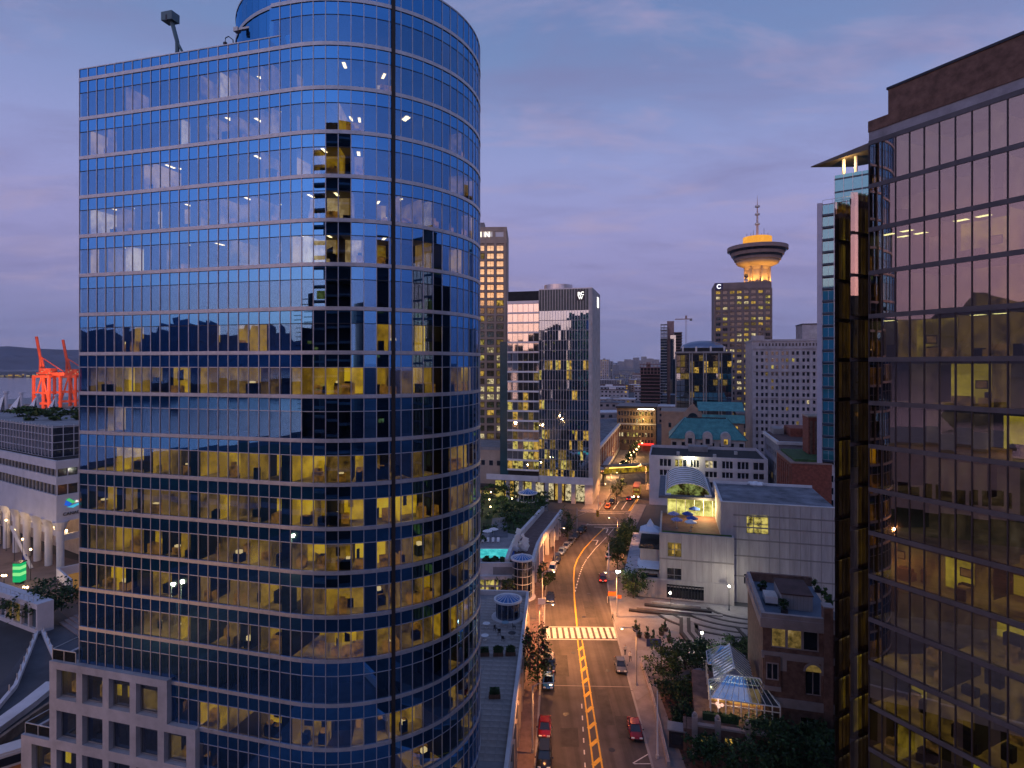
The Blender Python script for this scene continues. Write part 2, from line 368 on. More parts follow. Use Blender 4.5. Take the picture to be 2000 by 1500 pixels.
for i in range(NP + 1):
    s = i * TW; p, n = tp(s); d = Vector((-n.y, n.x, 0))
    z0 = 3.0
    for k in range(-12, -8):
        if s < granite_end(k) - .1: z0 = ZB(k + 1) + (.1 if k < -8 else 0)
    z1 = 85.6 if s > TFLAT - 2.4 else 80.15
    M = Matrix(((d.x, n.x, 0, p.x), (d.y, n.y, 0, p.y), (0, 0, 1, 0), (0, 0, 0, 1)))
    MB().box(-.035, .035, -.06, .055, z0, z1, M=M).build('mullion', ALU, tower)
# the dark vertical slot seam on the drum
s = along(TR0, U, 500); p, n = tp(31.62 * TW - 1.1 + .55 + 0); 
sl = 30.35 * TW; p, n = tp(sl); d = Vector((-n.y, n.x, 0)); M = Matrix(((d.x, n.x, 0, p.x), (d.y, n.y, 0, p.y), (0, 0, 1, 0), (0, 0, 0, 1)))
MB().box(-.17, .17, -.05, .16, 3.0, 86.0, M=M).build('service_rail', mat('rail_dark', (.03, .022, .022), .6, var=.2, scale=3), tower)
# interior: slabs, columns, lit offices
WALLY = [emis('glowing_wall_bright', (.86, .58, .02), .74, noise=.25, scale=.25, dark=(.40, .26, .01)), emis('glowing_wall_mid', (.62, .40, .03), .58, noise=.4, scale=.3, dark=(.2, .12, .01)), emis('glowing_wall_dim', (.30, .19, .05), .6, noise=.5, scale=.4, dark=(.04, .025, .01)), emis('glowing_wall_white', (.75, .62, .42), .7, noise=.3, scale=.3, dark=(.3, .22, .12))]  # walls emit by themselves, standing in for light from the ceiling panels
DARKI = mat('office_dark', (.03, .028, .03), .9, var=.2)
DESK = emis('glowing_desk', (.40, .20, .03), .55, noise=.5, scale=1.2, dark=(.05, .03, .01)); CHAIR = mat('office_chair', (.015, .015, .02), .9, var=0)  # desks glow too: room light is put into their emission
PAPER = emis('glowing_paper', (.95, .80, .50), .9)  # paper emits as if lamplit
CEILL = emis('ceiling_panel', (1, .88, .62), 3.2)
core = MB()
ring = [tp(s, 5.2)[0] for s in np.linspace(0.3, TFLAT, 6)] + [tp(s, 5.2)[0] for s in np.linspace(TFLAT + 1, SE, 14)]
ring2 = ring + [Vector((ring[-1].x - 3, 24, 0)), Vector((.3, 24, 0))]
core.prism([(p.x, p.y) for p in ring2], 1, 79.3)
core.build('core', DARKI, tower)
MB().lathe([(.01, 85.2), (TRAD - 1, 85.2), (TRAD - 1, 79)], 40, (TFLAT, TRAD)).build('drum_core', DARKI, tower)
for k in range(-12, 9):
    mb = MB(); ss = list(np.linspace(0.02, TFLAT, 3)) + list(np.linspace(TFLAT + .8, SE, 26))
    if k == 8: ss = [x for x in ss if x > TFLAT - 1]
    for a, b in zip(ss[:-1], ss[1:]):
        q = [tp(a, .06)[0], tp(b, .06)[0], tp(b, 5.4)[0], tp(a, 5.4)[0]]
        mb.prism([(x.x, x.y) for x in q], ZB(k) - 1.15, ZB(k) + .12, cap=True)
    mb.build('floor_slab', GREYC, tower)
LITROW = {7: 0, 6: .30, 5: .42, 4: .42, 3: .8, 2: .9, 1: .0, 0: .5, -1: .92, -2: .04, -3: .97, -4: .97, -5: .95, -6: .93, -7: .75, -8: .04, -9: .85, -10: .12, -11: .3, -12: .1}
room = MB(); lamps = MB(); furn = MB()
for k in range(-12, 8):
    z0 = ZB(k) + .13; z1 = ZB(k + 1) - 1.17; i = 0
    while i < NP - 3:
        if i in COLS and not (k == 7 and i < 22):
            a, b = i * TW + .05, (i + 1) * TW - .05
            q = [tp(a, .12)[0], tp(b, .12)[0], tp(b, 1.0)[0], tp(a, 1.0)[0]]
            room.prism([(x.x, x.y) for x in q], z0, z1, mi=4); i += 1; continue
        if k == 7 and i < 21: i += 1; continue
        w = rg.choice((1, 2, 2, 3)); j = i + 1
        while j < i + w and j not in COLS and j < NP - 3: j += 1
        if j * TW < granite_end(k) - 3: i = j; continue
        lit = rg.random() < LITROW[k]
        if k == -7 and i < 6: lit = False
        dp = rg.choice((1.6, 2.6, 3.6, 4.6)) if k < 1 else rg.choice((3.0, 4.8))
        A = [tp(i * TW, .25)[0], tp(j * TW, .25)[0], tp(j * TW, dp)[0], tp(i * TW, dp)[0]]
        mi = (rg.choice((0, 0, 0, 1, 1, 2)) if k < 1 else rg.choice((2, 3, 3, 1))) if lit else 4
        e = lambda p, z: (p.x, p.y, z)
        if lit:
            sp = rg.uniform(.6, 1.0) if rg.random() < .6 else 1.0; pm = A[3] + (A[2] - A[3]) * sp
            room.face([e(A[3], z0), e(pm, z0), e(pm, z1), e(A[3], z1)], mi)
            if sp < .9: room.face([e(pm, z0), e(A[2], z0), e(A[2], z1), e(pm, z1)], rg.choice((2, 4, 1)))
            room.face([e(A[0], z0), e(A[3], z0), e(A[3], z1), e(A[0], z1)], rg.choice((mi, 2, 4)))
            room.face([e(A[1], z0), e(A[2], z0), e(A[2], z1), e(A[1], z1)], rg.choice((1, 2, 4, 4)))
            if k < 1:
                room.face([e(A[0], z0 + .01), e(A[1], z0 + .01), e(A[2], z0 + .01), e(A[3], z0 + .01)], 2)
            # furniture along the window and against the wall
            for _ in range(rg.randint(1, 3)):
                sm = (i + rg.uniform(.1, max(.2, j - i - .6))) * TW; sw = rg.uniform(.5, 1.3); t0 = rg.uniform(.35, max(.5, dp - 1.1)); h = rg.uniform(.65, 1.15)
                q = [tp(sm, t0)[0], tp(min(sm + sw, j * TW), t0)[0], tp(min(sm + sw, j * TW), t0 + .7)[0], tp(sm, t0 + .7)[0]]
                furn.prism([(x.x, x.y) for x in q], z0, z0 + h, mi=rg.choice((0, 0, 1, 1, 1)))
                if rg.random() < .55:
                    q2 = [p + (q[0] - p) * .25 + (q[2] - p) * .2 for p in q]
                    furn.prism([(x.x, x.y) for x in q2], z0 + h, z0 + h + rg.uniform(.05, .4), mi=rg.choice((2, 1, 1, 0)))
            if rg.random() < .6:      # a picture, shelf or door on the back wall
                f0 = rg.uniform(.1, .5); f1 = f0 + rg.uniform(.12, .35); pa = A[3] + (A[2] - A[3]) * f0; pb = A[3] + (A[2] - A[3]) * f1
                off = (A[0] - A[3]).normalized() * .06; zz = z0 + rg.choice((0, .9, 1.2))
                room.face([e(pa + off, zz), e(pb + off, zz), e(pb + off, zz + rg.uniform(.5, 1.2)), e(pa + off, zz + .9)], rg.choice((4, 4, 2)))
        else:
            room.face([e(A[3], z0), e(A[2], z0), e(A[2], z1), e(A[3], z1)], 4)
            room.face([e(A[1], z0), e(A[2], z0), e(A[2], z1), e(A[1], z1)], 4)
        if (lit and rg.random() < .75) or (k > 1 and k < 7 and rg.random() < .3):
            for _ in range(rg.choice((1, 1, 2))):
                sm = (i + rg.uniform(.1, .7) * (j - i)) * TW; t0 = rg.uniform(.8, max(1.0, dp - .8))
                q = [tp(sm, t0)[0], tp(sm + .32, t0)[0], tp(sm + .32, t0 + 1.1)[0], tp(sm, t0 + 1.1)[0]]
                lamps.face([e(x, z1 - .02) for x in q])
        i = j
room.build('office_interior', WALLY + [DARKI], tower, kind='stuff')
furn.build('office_furniture', [CHAIR, DESK, PAPER], tower, kind='stuff')
lamps.build('ceiling_lights', CEILL, tower, kind='stuff')
# back and side walls, roofs
MB().box(.02, .3, .3, 24, 3, 80.1).build('side_wall', SPG, tower)
MB().box(.0, 33.5, 24, 24.4, 3, 80.1).build('rear_wall', SPG, tower)
MB().box(.3, 28, .4, 24, 79.3, 79.7).build('roof', ROOFG, tower)
MB().lathe([(.01, 85.3), (TRAD - .3, 85.3)], 40, (TFLAT, TRAD)).build('drum_roof', ROOFG, tower)
# roof crane (window cleaning jib) and small roof cameras
jib = thing('roof_davit', 'grey green folding service jib standing on the tower roof edge', 'davit', TR0 + U * along(TR0, U, 322) + V * 1.5 + Vector((0, 0, 79.7)), -TH)
MB().tube([(0, 0, 0), (0, 0, 2.6), (-.75, 0, 5.0)], .2, 6).build('post', mat('davit_paint', (.10, .17, .20), .5, var=.1), jib)
MB().tube([(1.5, 0, 0), (0, 0, 2.6)], .12, 6).build('brace', MATS['davit_paint'], jib)
MB().box(-1.5, -.2, -.5, .5, 4.7, 5.55).build('head_box', MATS['davit_paint'], jib)
MB().box(-.95, -.75, -.51, -.4, 4.6, 5.2).build('hinge', DARKM, jib)
for px, lab in ((438, 'small curved lamp arm on the tower roof beside the drum'), (462, 'short horizontal bracket sticking out of the tower drum')):
    b = TR0 + U * along(TR0, U, px) + V * .8
    t = thing('roof_bracket', lab, 'bracket', b + Vector((0, 0, 79.7)), -TH)
    if px == 438: MB().tube([(.4, 0, 0), (.3, 0, 1.4), (-.2, 0, 1.8), (-.55, 0, 1.7), (-.6, 0, 1.3)], .05, 5).build('arm', DARKM, t); MB().box(-.75, -.45, -.1, .1, 1.1, 1.3).build('lamp_head', DARKM, t)
    else: MB().box(-1.3, .4, .5, .8, 2.6, 2.8).build('arm', STEEL, t); MB().box(-1.4, -.9, .4, .9, 2.5, 2.9).build('head', STEEL, t)
# granite frame at the foot, left: parts of the tower's podium
gr = thing('granite_podium', 'stepped pale granite podium with deep square windows under the glass tower', 'building', TR0, -TH)
GS = GRANITE
wx0, pit, ww = -2.38, 3.394, 2.62
def gs(px): return along(TR0, U, px)
WIN_FR = MB()
wf = MB()
for (a, b, c, d_) in ((-1.31, 1.31, -1.45, -1.33), (-1.31, 1.31, 1.33, 1.45), (-1.31, -1.19, -1.33, 1.33), (1.19, 1.31, -1.33, 1.33)): wf.box(a, b, 0, .12, c, d_, 0)
wf.face([(-1.2, .08, -1.34), (1.2, .08, -1.34), (1.2, .08, 1.34), (-1.2, .08, 1.34)], 1)
gl_d = glass('podium_glass', (.5, .5, .45), (.45, .6, .85), .35, .02)
gwin = wf.mesh('window', [FRAME, gl_d])
for row, (zt, sl, sr) in enumerate(((19.5, gs(107), gs(335)), (15.3, gs(107), gs(390)), (11.3, gs(52), gs(470)), (7.3, gs(52), gs(520)), (3.6, gs(52), gs(540)))):
    zb_ = (15.3, 11.3, 7.3, 3.6, 0)[row]; zc = zt - 2.25
    if row < 4:
        i = -3; prev = sl
        while True:
            a = wx0 + pit * i; 
            if a < sl + .3: i += 1; continue
            if a + ww > sr - .2: break
            MB().box(prev, a, -.55, .4, zc - 1.5, zc + 1.5).build('pier', GS, gr)
            put(gwin, 'window', gr, (a + ww / 2, -.05, zc))
            if (row, i) in ((0, 0), (0, 1), (0, 2), (0, 3), (2, -1)):
                MB().face([(a, 1.6, zc - 1.5), (a + ww, 1.6, zc - 1.5), (a + ww, 1.6, zc + 1.5), (a, 1.6, zc + 1.5)]).build('lit_room', WALLY[(0, 0, 0, 1, 2)[min(i + 1, 4)]], gr)
                MB().box(a + .2 + .4 * i, a + 1.2 + .2 * i, .9, 1.5, zc - 1.5, zc - .5 + .2 * i).build('desk', DESK, gr)
            else: MB().face([(a, 1.4, zc - 1.5), (a + ww, 1.4, zc - 1.5), (a + ww, 1.4, zc + 1.5), (a, 1.4, zc + 1.5)]).build('dark_room', DARKI, gr)
            prev = a + ww; i += 1
        MB().box(prev, sr, -.55, .4, zc - 1.5, zc + 1.5).build('pier', GS, gr)
        MB().box(sl, sr, -.56, .41, zc + 1.5, zt).build('spandrel', GS, gr)
        MB().box(sl, sr, -.56, .41, zb_, zc - 1.5).build('spandrel', GS, gr)
    else: MB().box(sl, sr, -.56, .4, zb_, zt).build('plinth', GS, gr)
    MB().box(sl - .002, sl + .4, .41, 22, zb_, zt).build('side_wall', GS, gr)
MB().box(gs(107) + .4, .0, .41, 22, 18.9, 19.1).build('terrace_floor', ROOFG, gr)
MB().box(gs(52) + .4, gs(107), .41, 22, 10.7, 10.9).build('terrace_floor', ROOFG, gr)
for (a, b, z) in ((gs(109), -.1, 19.5), (gs(56), gs(106), 11.3)):
    rl = thing('glass_railing', 'low glass railing on %s granite ledge' % ('the upper' if z > 15 else 'the lower'), 'railing', TR0 + Vector((0, 0, z)), -TH)
    for q in np.linspace(a, b, 3): MB().box(q - .04, q + .04, -.35, -.27, 0, 1.15).build('post', STEEL, rl)
    MB().box(a, b, -.35, -.27, 1.1, 1.18).build('handrail', STEEL, rl)
    MB().box(a - .04, a + .04, -.35, 8, 1.1, 1.18).build('handrail', STEEL, rl)
    MB().box(a + .05, b - .05, -.325, -.30, .1, 1.08).build('pane', glass('rail_glass', (.75, .8, .8), (.6, .7, .75), .12, .03), rl)
# ================================================================== the brown glass building at the right
BA = .4957; BD = Vector((BA, -1, 0)).normalized()            # along its facade, towards the camera
BC = Vector((31.0, 51.1, 0)); BN = Vector((-1, -BA, 0)).normalized()    # far corner (photo x 1697), outward normal
brz = math.atan2(BD.y, BD.x)
BH, BW = 3.75, 1.115; BZ = lambda k: 50.43 + BH * k
bro = thing('brown_glass_building', 'dark brown office building with bronze mirrored glass and saw-tooth corner', 'building', BC, brz)
# local frame: x along the facade towards the camera, y into the building (left-handed check: facade normal is -y)
BG = glass('bronze_glass', (.62, .56, .42), (.86, .58, .48), .42, .012)
BFR = mat('bronze_frame', (.055, .042, .05), .5, .3, var=.15)
BB = mat('bronze_band', (.13, .11, .12), .55, .2, var=.15)
NB = 24; LEN = NB * BW
gp = MB().face([(-BW / 2 + .03, 0, -1.68), (BW / 2 - .03, 0, -1.68), (BW / 2 - .03, 0, 1.68), (-BW / 2 + .03, 0, 1.68)]).mesh('pane', BG)
rb = random.Random(5)
for k in range(-13, 5):
    for i in range(NB):
        M = Matrix.Translation((BW * (i + .5), 0, BZ(k) + BH / 2)) @ Matrix.Rotation(R(rb.gauss(0, .16)), 4, 'Z') @ Matrix.Rotation(R(rb.gauss(0, .12)), 4, 'X')
        if k > -9 and i < 16: put(gp, 'pane', bro, mat=M)
        else:
            if 'bmass' not in globals(): bmass = MB()
            bmass.face([M @ Vector(v.co) for v in gp.vertices])
bmass.build('glazing', BG, bro, kind='stuff')
for k in range(-13, 6): MB().box(-.03, LEN, -.07, .3, BZ(k) - .19, BZ(k) + .19).build('floor_band', BB, bro)
for i in range(NB + 1): MB().box(BW * i - .045, BW * i + .045, -.05, .12, 0, BZ(5) - .19).build('mullion', BFR, bro)
MB().box(-.02, LEN, -.02, .5, BZ(5) + .19, BZ(5) + .95).build('fascia', mat('pale_fascia', (.36, .33, .37), .6, scale=.5, var=.2), bro)
MB().box(-.05, LEN, -.09, .5, BZ(5) + .95, BZ(5) + 1.9).build('parapet', BRICK, bro)
x1 = along(BC, BD, 1736)
MB().box(x1, LEN, -.10, 8, BZ(5) + 1.9, BZ(5) + 3.95).build('penthouse', BRICK, bro)
MB().box(x1 - .1, LEN, -.18, 8.1, BZ(5) + 3.95, BZ(5) + 4.15).build('penthouse_cap', DARKM, bro)
MB().box(.2, LEN, .5, 18, BZ(5) + .6, BZ(5) + .8).build('roof', ROOFG, bro)
# offices behind the glass
room = MB(); lamps = MB(); furn = MB()
LR = {5: 0, 4: .1, 3: .15, 2: .55, 1: .3, 0: .8, -1: .35, -2: .55, -3: .12, -4: .2, -5: .5, -6: .35, -7: .45, -8: .7, -9: .8, -10: .8, -11: .7, -12: .7, -13: .6}
for k in range(-13, 5):
    room.box(.1, LEN, .1, 9, BZ(k) - .35, BZ(k) + .1, 3)
    z0, z1 = BZ(k) + .12, BZ(k + 1) - .37; i = 0
    while i < NB:
        w = rb.choice((2, 3, 4, 5)); j = min(NB, i + w); a, b = i * BW, j * BW; dp = rb.choice((3.0, 4.5, 6))
        lit = rb.random() < LR[k]
        mi = rb.choice((0, 0, 1, 2)) if lit else 4
        room.face([(a, dp, z0), (b, dp, z0), (b, dp, z1), (a, dp, z1)], mi)
        room.face([(b, .3, z0), (b, dp, z0), (b, dp, z1), (b, .3, z1)], rb.choice((mi, 2, 3)) if lit else 4)
        room.face([(a, .3, z0 - .005), (b, .3, z0 - .005), (b, dp, z0 - .005), (a, dp, z0 - .005)], 2 if lit else 4)
        if lit:
            for _ in range(3):
                q = rb.uniform(a, b - .8); t = rb.uniform(.4, dp - 1); h = rb.uniform(.6, 1.2)
                furn.box(q, q + rb.uniform(.5, 1.4), t, t + .7, z0, z0 + h, rb.choice((0, 0, 1, 1)))
            if rb.random() < .6:
                q = rb.uniform(a, max(a, b - 1.4)); furn.box(q, q + .9, dp - .06, dp - .02, z0 + 1.2, z0 + 1.9, 0); furn.box(q + .08, q + .82, dp - .08, dp - .05, z0 + 1.28, z0 + 1.82, 1)
        if (lit and rb.random() < .8) or k in (2,):
            for q in np.arange(a + .3, b - .6, 1.5):
                for t in (1.2, 3.2):
                    if rb.random() < .7: lamps.face([(q, t, z1 - .02), (q + .95, t, z1 - .02), (q + .95, t + .6, z1 - .02), (q, t + .6, z1 - .02)])
        i = j
OW = [emis('brown_office_wall', (.62, .52, .05), .62, noise=.25, scale=.2, dark=(.3, .24, .02)), emis('brown_glowing_wall_b', (.44, .33, .04), .5, noise=.4, scale=.3, dark=(.1, .07, .01)), emis('brown_glowing_wall_c', (.2, .13, .03), .5, noise=.5, scale=.4, dark=(.03, .02, .01))]  # room light is put into these walls as emission
DIMR = emis('brown_room_glow', (.045, .032, .020), .8, noise=.5, scale=.5, dark=(.012, .009, .006))  # faint glow added to unlit rooms to lift the dark glass
room.build('office_interior', OW + [DARKI, DIMR], bro, kind='stuff'); furn.build('office_furniture', [CHAIR, emis('glowing_desk_dim', (.18, .10, .03), .6, noise=.5, scale=1.2), PAPER], bro, kind='stuff')  # desk material glows in place of room light
lamps.build('ceiling_lights', emis('ceiling_panel_green', (.9, .9, .45), 2.4), bro, kind='stuff')
# saw-tooth corner: two lower glazed teeth beyond the main corner
def tooth(a_px, a_d, b_px, b_d, ztop, back, nm):
    a = Vector(((a_px - CX) / F * a_d, a_d, 0)); b = Vector(((b_px - CX) / F * b_d, b_d, 0)); d = (a - b); L = d.length; d.normalize()
    M0 = bro.matrix_basis.inverted() if False else (Matrix.Translation(BC) @ Matrix.Rotation(brz, 4, 'Z')).inverted()
    inn = Vector((.66, .75, 0)); loc = Matrix(((d.x, inn.x, 0, b.x), (d.y, inn.y, 0, b.y), (0, 0, 1, 0), (0, 0, 0, 1))); M = M0 @ loc
    n = 5; w = L / n
    me = MB().face([(.02, 0, .15), (w - .02, 0, .15), (w - .02, 0, BH - .15), (.02, 0, BH - .15)]).mesh('pane', BG)
    mb = MB(); wall = MB(); fr = MB()
    for k in range(-13, 4):
        z = BZ(k) 
        if z > ztop: break
        for i in range(n):
            put(me, 'pane', bro, mat=M @ Matrix.Translation((i * w, 0, z)) @ Matrix.Rotation(R(rb.gauss(0, .4)), 4, 'Z'))
        MB().box(-.05, L + .05, -.1, .3, z - .2, z + .2, M=M).build('floor_band', BB, bro)
        row = rb.random()
        for q in range(n):
            lit = rb.random() * .6 + row * .4
            wall.face([M @ Vector(p) for p in ((q * w, 1.2, z), (q * w + w, 1.2, z), (q * w + w, 1.2, z + BH), (q * w, 1.2, z + BH))], 0 if lit < .10 else 1 if lit < .24 else 2 if lit < .42 else 4)
        wall.box(0, L, .1, 2.2, z - .15, z + .15, 3, M=M)
    for i in range(n + 1): MB().box(i * w - .03, i * w + .03, -.05, .1, 0, ztop, M=M).build('mullion', BFR, bro)
    MB().box(-.05, L + .05, -.12, 3, ztop, ztop + .5, M=M).build('parapet', BB, bro)
    wall.box(-.02, .05, .12, back * .6, 0, ztop, 3, M=M)
    wall.build('tooth_interior', OW + [DARKI, DIMR], bro, kind='stuff')
tooth(1700, 53.6, 1661, 52.2, 64.2, 6, 'a')
tooth(1666, 57.0, 1631, 55.4, 64.2, 8, 'b')
MB().prism([tuple((Matrix.Rotation(-brz, 3, 'Z') @ (Vector(p) - BC))[:2]) for p in ((33.0, 53.6, 0), (33.6, 58.6, 0), (45, 66, 0), (56, 62, 0), (48, 53, 0), (34.5, 52.2, 0))], 0, 63.8).build('rear_wing', DARKI, bro)
MB().box(.05, LEN, 9, 18, 0, BZ(5) + .5).build('core', DARKI, bro)
MB().box(-.02, .06, .1, 9, 0, BZ(5) + .9).build('end_wall', BB, bro)
# ================================================================== street, pavements, plaza
ASPH = mat('asphalt', (.105, .09, .085), .82, scale=.12, var=.22, bump=.05, spec=.3)
def worn(m):
    t_ = m.node_tree; b_ = t_.nodes['Principled BSDF']; src = b_.inputs['Base Color'].links[0].from_socket
    tc = N(t_, 'ShaderNodeTexCoord'); mp = N(t_, 'ShaderNodeMapping'); mp.inputs['Scale'].default_value = (.9, .02, 1); mp.inputs['Rotation'].default_value = (0, 0, -.06); t_.links.new(tc.outputs['Object'], mp.inputs[0])
    n_ = N(t_, 'ShaderNodeTexNoise', i_Scale=1.0, i_Detail=3.0); t_.links.new(mp.outputs[0], n_.inputs['Vector']); r_ = ramp(t_, [(.35, (.66, .66, .66)), (.62, (1.12, 1.1, 1.08))]); t_.links.new(n_.outputs['Fac'], r_.inputs[0])
    vo = N(t_, 'ShaderNodeTexVoronoi', i_Scale=.07); t_.links.new(tc.outputs['Object'], vo.inputs['Vector']); r2_ = ramp(t_, [(0, (.86, .86, .86)), (1, (1.1, 1.1, 1.1))]); t_.links.new(vo.outputs['Color'], r2_.inputs[0])
    m1_ = N(t_, 'ShaderNodeMixRGB', blend_type='MULTIPLY', i_0=1.0); m2_ = N(t_, 'ShaderNodeMixRGB', blend_type='MULTIPLY', i_0=1.0)
    t_.links.new(src, m1_.inputs[1]); t_.links.new(r_.outputs[0], m1_.inputs[2]); t_.links.new(m1_.outputs[0], m2_.inputs[1]); t_.links.new(r2_.outputs[0], m2_.inputs[2]); t_.links.new(m2_.outputs[0], b_.inputs['Base Color'])
worn(ASPH)
PAVE = mat('pavement', (.22, .19, .185), .85, scale=.5, var=.15)
PAVR = mat('brick_pavement', (.17, .11, .10), .85, scale=.8, var=.2)
PLAZ = mat('plaza_concrete', (.24, .22, .23), .85, scale=.25, var=.15)
KERB = mat('kerb_stone', (.30, .28, .28), .8, var=.1)
YEL = mat('yellow_paint', (.75, .42, .03), .6, var=.12, scale=1.5)
WHT = mat('white_road_paint', (.70, .66, .62), .6, var=.15, scale=1.5)
def gl(pts, z=0.0): return [G(x, y, z) for x, y in pts]
left_edge = gl([(1048, 1498), (1056, 1360), (1064, 1226), (1065, 1185), (1067, 1150), (1075, 1115), (1089, 1082), (1110, 1056), (1132, 1036), (1150, 1023)])
right_edge = gl([(1272, 1498), (1232, 1350), (1200, 1230), (1192, 1185), (1184, 1130), (1186, 1090), (1197, 1060), (1212, 1034), (1228, 1008), (1240, 985)])
def ext(a, b, dd): 
    d = (b - a).normalized(); return b + d * dd
l0 = ext(left_edge[1], left_edge[0], 60); r0 = ext(right_edge[1], right_edge[0], 60)
far_l = gl([(1166, 1003), (1186, 975), (1203, 945), (1217, 915), (1228, 888), (1236, 868)]); far_r = gl([(1262, 958), (1266, 930), (1267, 905), (1268, 885), (1270, 868)])
def band(name, la, ra, z, m, kind='structure', thick=.0):
    mb = MB(); n = min(len(la), len(ra))
    for i in range(n - 1): mb.face([(la[i].x, la[i].y, z), (ra[i].x, ra[i].y, z), (ra[i + 1].x, ra[i + 1].y, z), (la[i + 1].x, la[i + 1].y, z)])
    return mb.build(name, m, kind=kind)
road = MB().face([(p.x, p.y, .02) for p in [l0] + left_edge + far_l + far_r[::-1] + right_edge[::-1] + [r0]])
# cross street at the far junction
road.build('road', ASPH, kind='structure')
cs = gl([(1150, 1024), (1166, 1002), (1040, 985), (960, 980), (900, 1000)])
MB().face([(p.x, p.y, .016) for p in gl([(1152, 1025), (1166, 1000), (1262, 958), (1290, 965), (1330, 975), (1240, 986)])]).build('cross_road', ASPH, kind='structure')
def pavement(name, edge, w, m, side, h=.13):
    """raised pavement with kerb along an edge polyline"""
    out = []
    for i, p in enumerate(edge):
        t = (edge[min(i + 1, len(edge) - 1)] - edge[max(i - 1, 0)]).normalized(); nrm = Vector((-t.y, t.x, 0)) * side; out.append((p, nrm))
    k = MB(); s = MB(); rgk = 0
    for (p, n), (q, n2) in zip(out[:-1], out[1:]):
        L = (q - p).length; c = max(1, int(L / 6))
        for j in range(c):
            a = p.lerp(q, j / c); b = p.lerp(q, (j + .985) / c); na = n.lerp(n2, j / c); nb = n.lerp(n2, (j + 1) / c)
            k.prism([(a.x, a.y), (b.x, b.y), (b + nb * .3)[:2], (a + na * .3)[:2]] if side > 0 else [(a + na * .3)[:2], (b + nb * .3)[:2], (b.x, b.y), (a.x, a.y)], 0, h + .012)
        s.prism([(p + n * .3)[:2], (q + n2 * .3)[:2], (q + n2 * w)[:2], (p + n * w)[:2]] if side > 0 else [(p + n * w)[:2], (q + n2 * w)[:2], (q + n2 * .3)[:2], (p + n * .3)[:2]], 0, h)
    o = s.build(name, m, kind='structure'); k.build('kerb', KERB, o, kind='stuff')
    return o
pavement('pavement_left', [l0] + left_edge, 5.2, PAVR, 1)
pavement('pavement_right', [r0] + right_edge[:6], 4.2, PAVE, -1)
pavement('pavement_right', right_edge[5:], 4.0, PAVE, -1)
pavement('pavement_far_left', far_l, 6.0, PAVE, 1)
pavement('pavement_far_right', far_r, 5.0, PAVE, -1)
def poly_mark(name, pts, m, z=.026): return MB().face([(p.x, p.y, z) for p in pts]).build(name, m, road_ob)
road_ob = bpy.data.objects['road']
def stripe(a, b, w, name='marking', m=WHT, z=.026):
    t = (b - a).normalized(); n = Vector((-t.y, t.x, 0)) * w / 2
    return poly_mark(name, [a + n, b + n, b - n, a - n], m, z)
def polystripe(pts, w, name, m):
    mb = MB()
    for i in range(len(pts) - 1):
        a, b = pts[i], pts[i + 1]; t = (b - a).normalized(); n = Vector((-t.y, t.x, 0)) * w / 2
        mb.face([(q.x, q.y, .026) for q in (a + n, b + n, b - n, a - n)])
    return mb.build(name, m, road_ob)
# zebra crossing
xs = np.linspace(1070, 1199, 12)
for x in xs:
    t = (x - 1065) / 137
    a, b = G(1065 + t * 134, 1226), G(1067 + t * 140, 1247)
    w = .34
    poly_mark('zebra_bar', [a + Vector((-w, 0, 0)), a + Vector((w, 0, 0)), b + Vector((w, 0, 0)), b + Vector((-w, 0, 0))], WHT)
stripe(G(1064, 1224.5), G(1198, 1225.5), .22); stripe(G(1066, 1248.5), G(1206, 1250), .25)
# yellow ladder in the middle and the single yellow line beyond
la, lb, ra, rb_ = G(1128, 1249), G(1159, 1500), G(1136.5, 1249), G(1176.5, 1500)
lb = la + (lb - la) * 1.5; rb_ = ra + (rb_ - ra) * 1.5
stripe(la, lb, .22, 'yellow_line', YEL, .030); stripe(ra, rb_, .22, 'yellow_line', YEL, .030); stripe(la, ra, .25, 'yellow_line', YEL)
for y in (1270, 1290, 1311, 1334, 1361, 1391, 1423, 1457, 1495):
    t = (G(1100, y).y - la.y) / (lb.y - la.y); a = la.lerp(lb, t); t2 = (G(1100, y - 7 - (y - 1270) * .03).y - la.y) / (lb.y - la.y); b = ra.lerp(rb_, t2)
    stripe(a, b, .55, 'yellow_bar', YEL)
polystripe(gl([(1127, 1224), (1122, 1170), (1120.5, 1130), (1122, 1108), (1128, 1092), (1140, 1073), (1160, 1051), (1181, 1031)]), .30, 'yellow_line', YEL)
dl = gl([(1123, 1156), (1131, 1126), (1138, 1106), (1146, 1092)])
for i in range(len(dl) - 1):
    for k in range(5): stripe(dl[i].lerp(dl[i + 1], k / 5), dl[i].lerp(dl[i + 1], k / 5 + .11), .25, 'lane_dash')
polystripe(gl([(1147, 1091), (1163, 1071), (1181, 1053), (1199, 1032)]), .16, 'lane_line', WHT)
for y in (1375, 1398, 1420, 1442, 1465, 1490): stripe(G(1136 + (y - 1375) * .055, y), G(1136 + (y - 1375) * .055 + .6, y + 9), .16, 'lane_dash')
stripe(G(1147, 1025), G(1240, 1025), .4, 'stop_line'); stripe(G(1160, 1029.5), G(1232, 1031), .3, 'stop_line')
stripe(G(1160, 1000), G(1250, 1000), .3, 'stop_line'); stripe(G(1170, 1003), G(1248, 1003.5), .25, 'stop_line')
stripe(G(1198, 995), G(1209, 979), .3, 'lane_line'); stripe(G(1228, 998), G(1246, 972), .35, 'yellow_line', YEL); stripe(G(1231, 998), G(1248, 973), .35, 'yellow_line', YEL)
stripe(G(1214, 995), G(1224, 980), .3, 'lane_line')
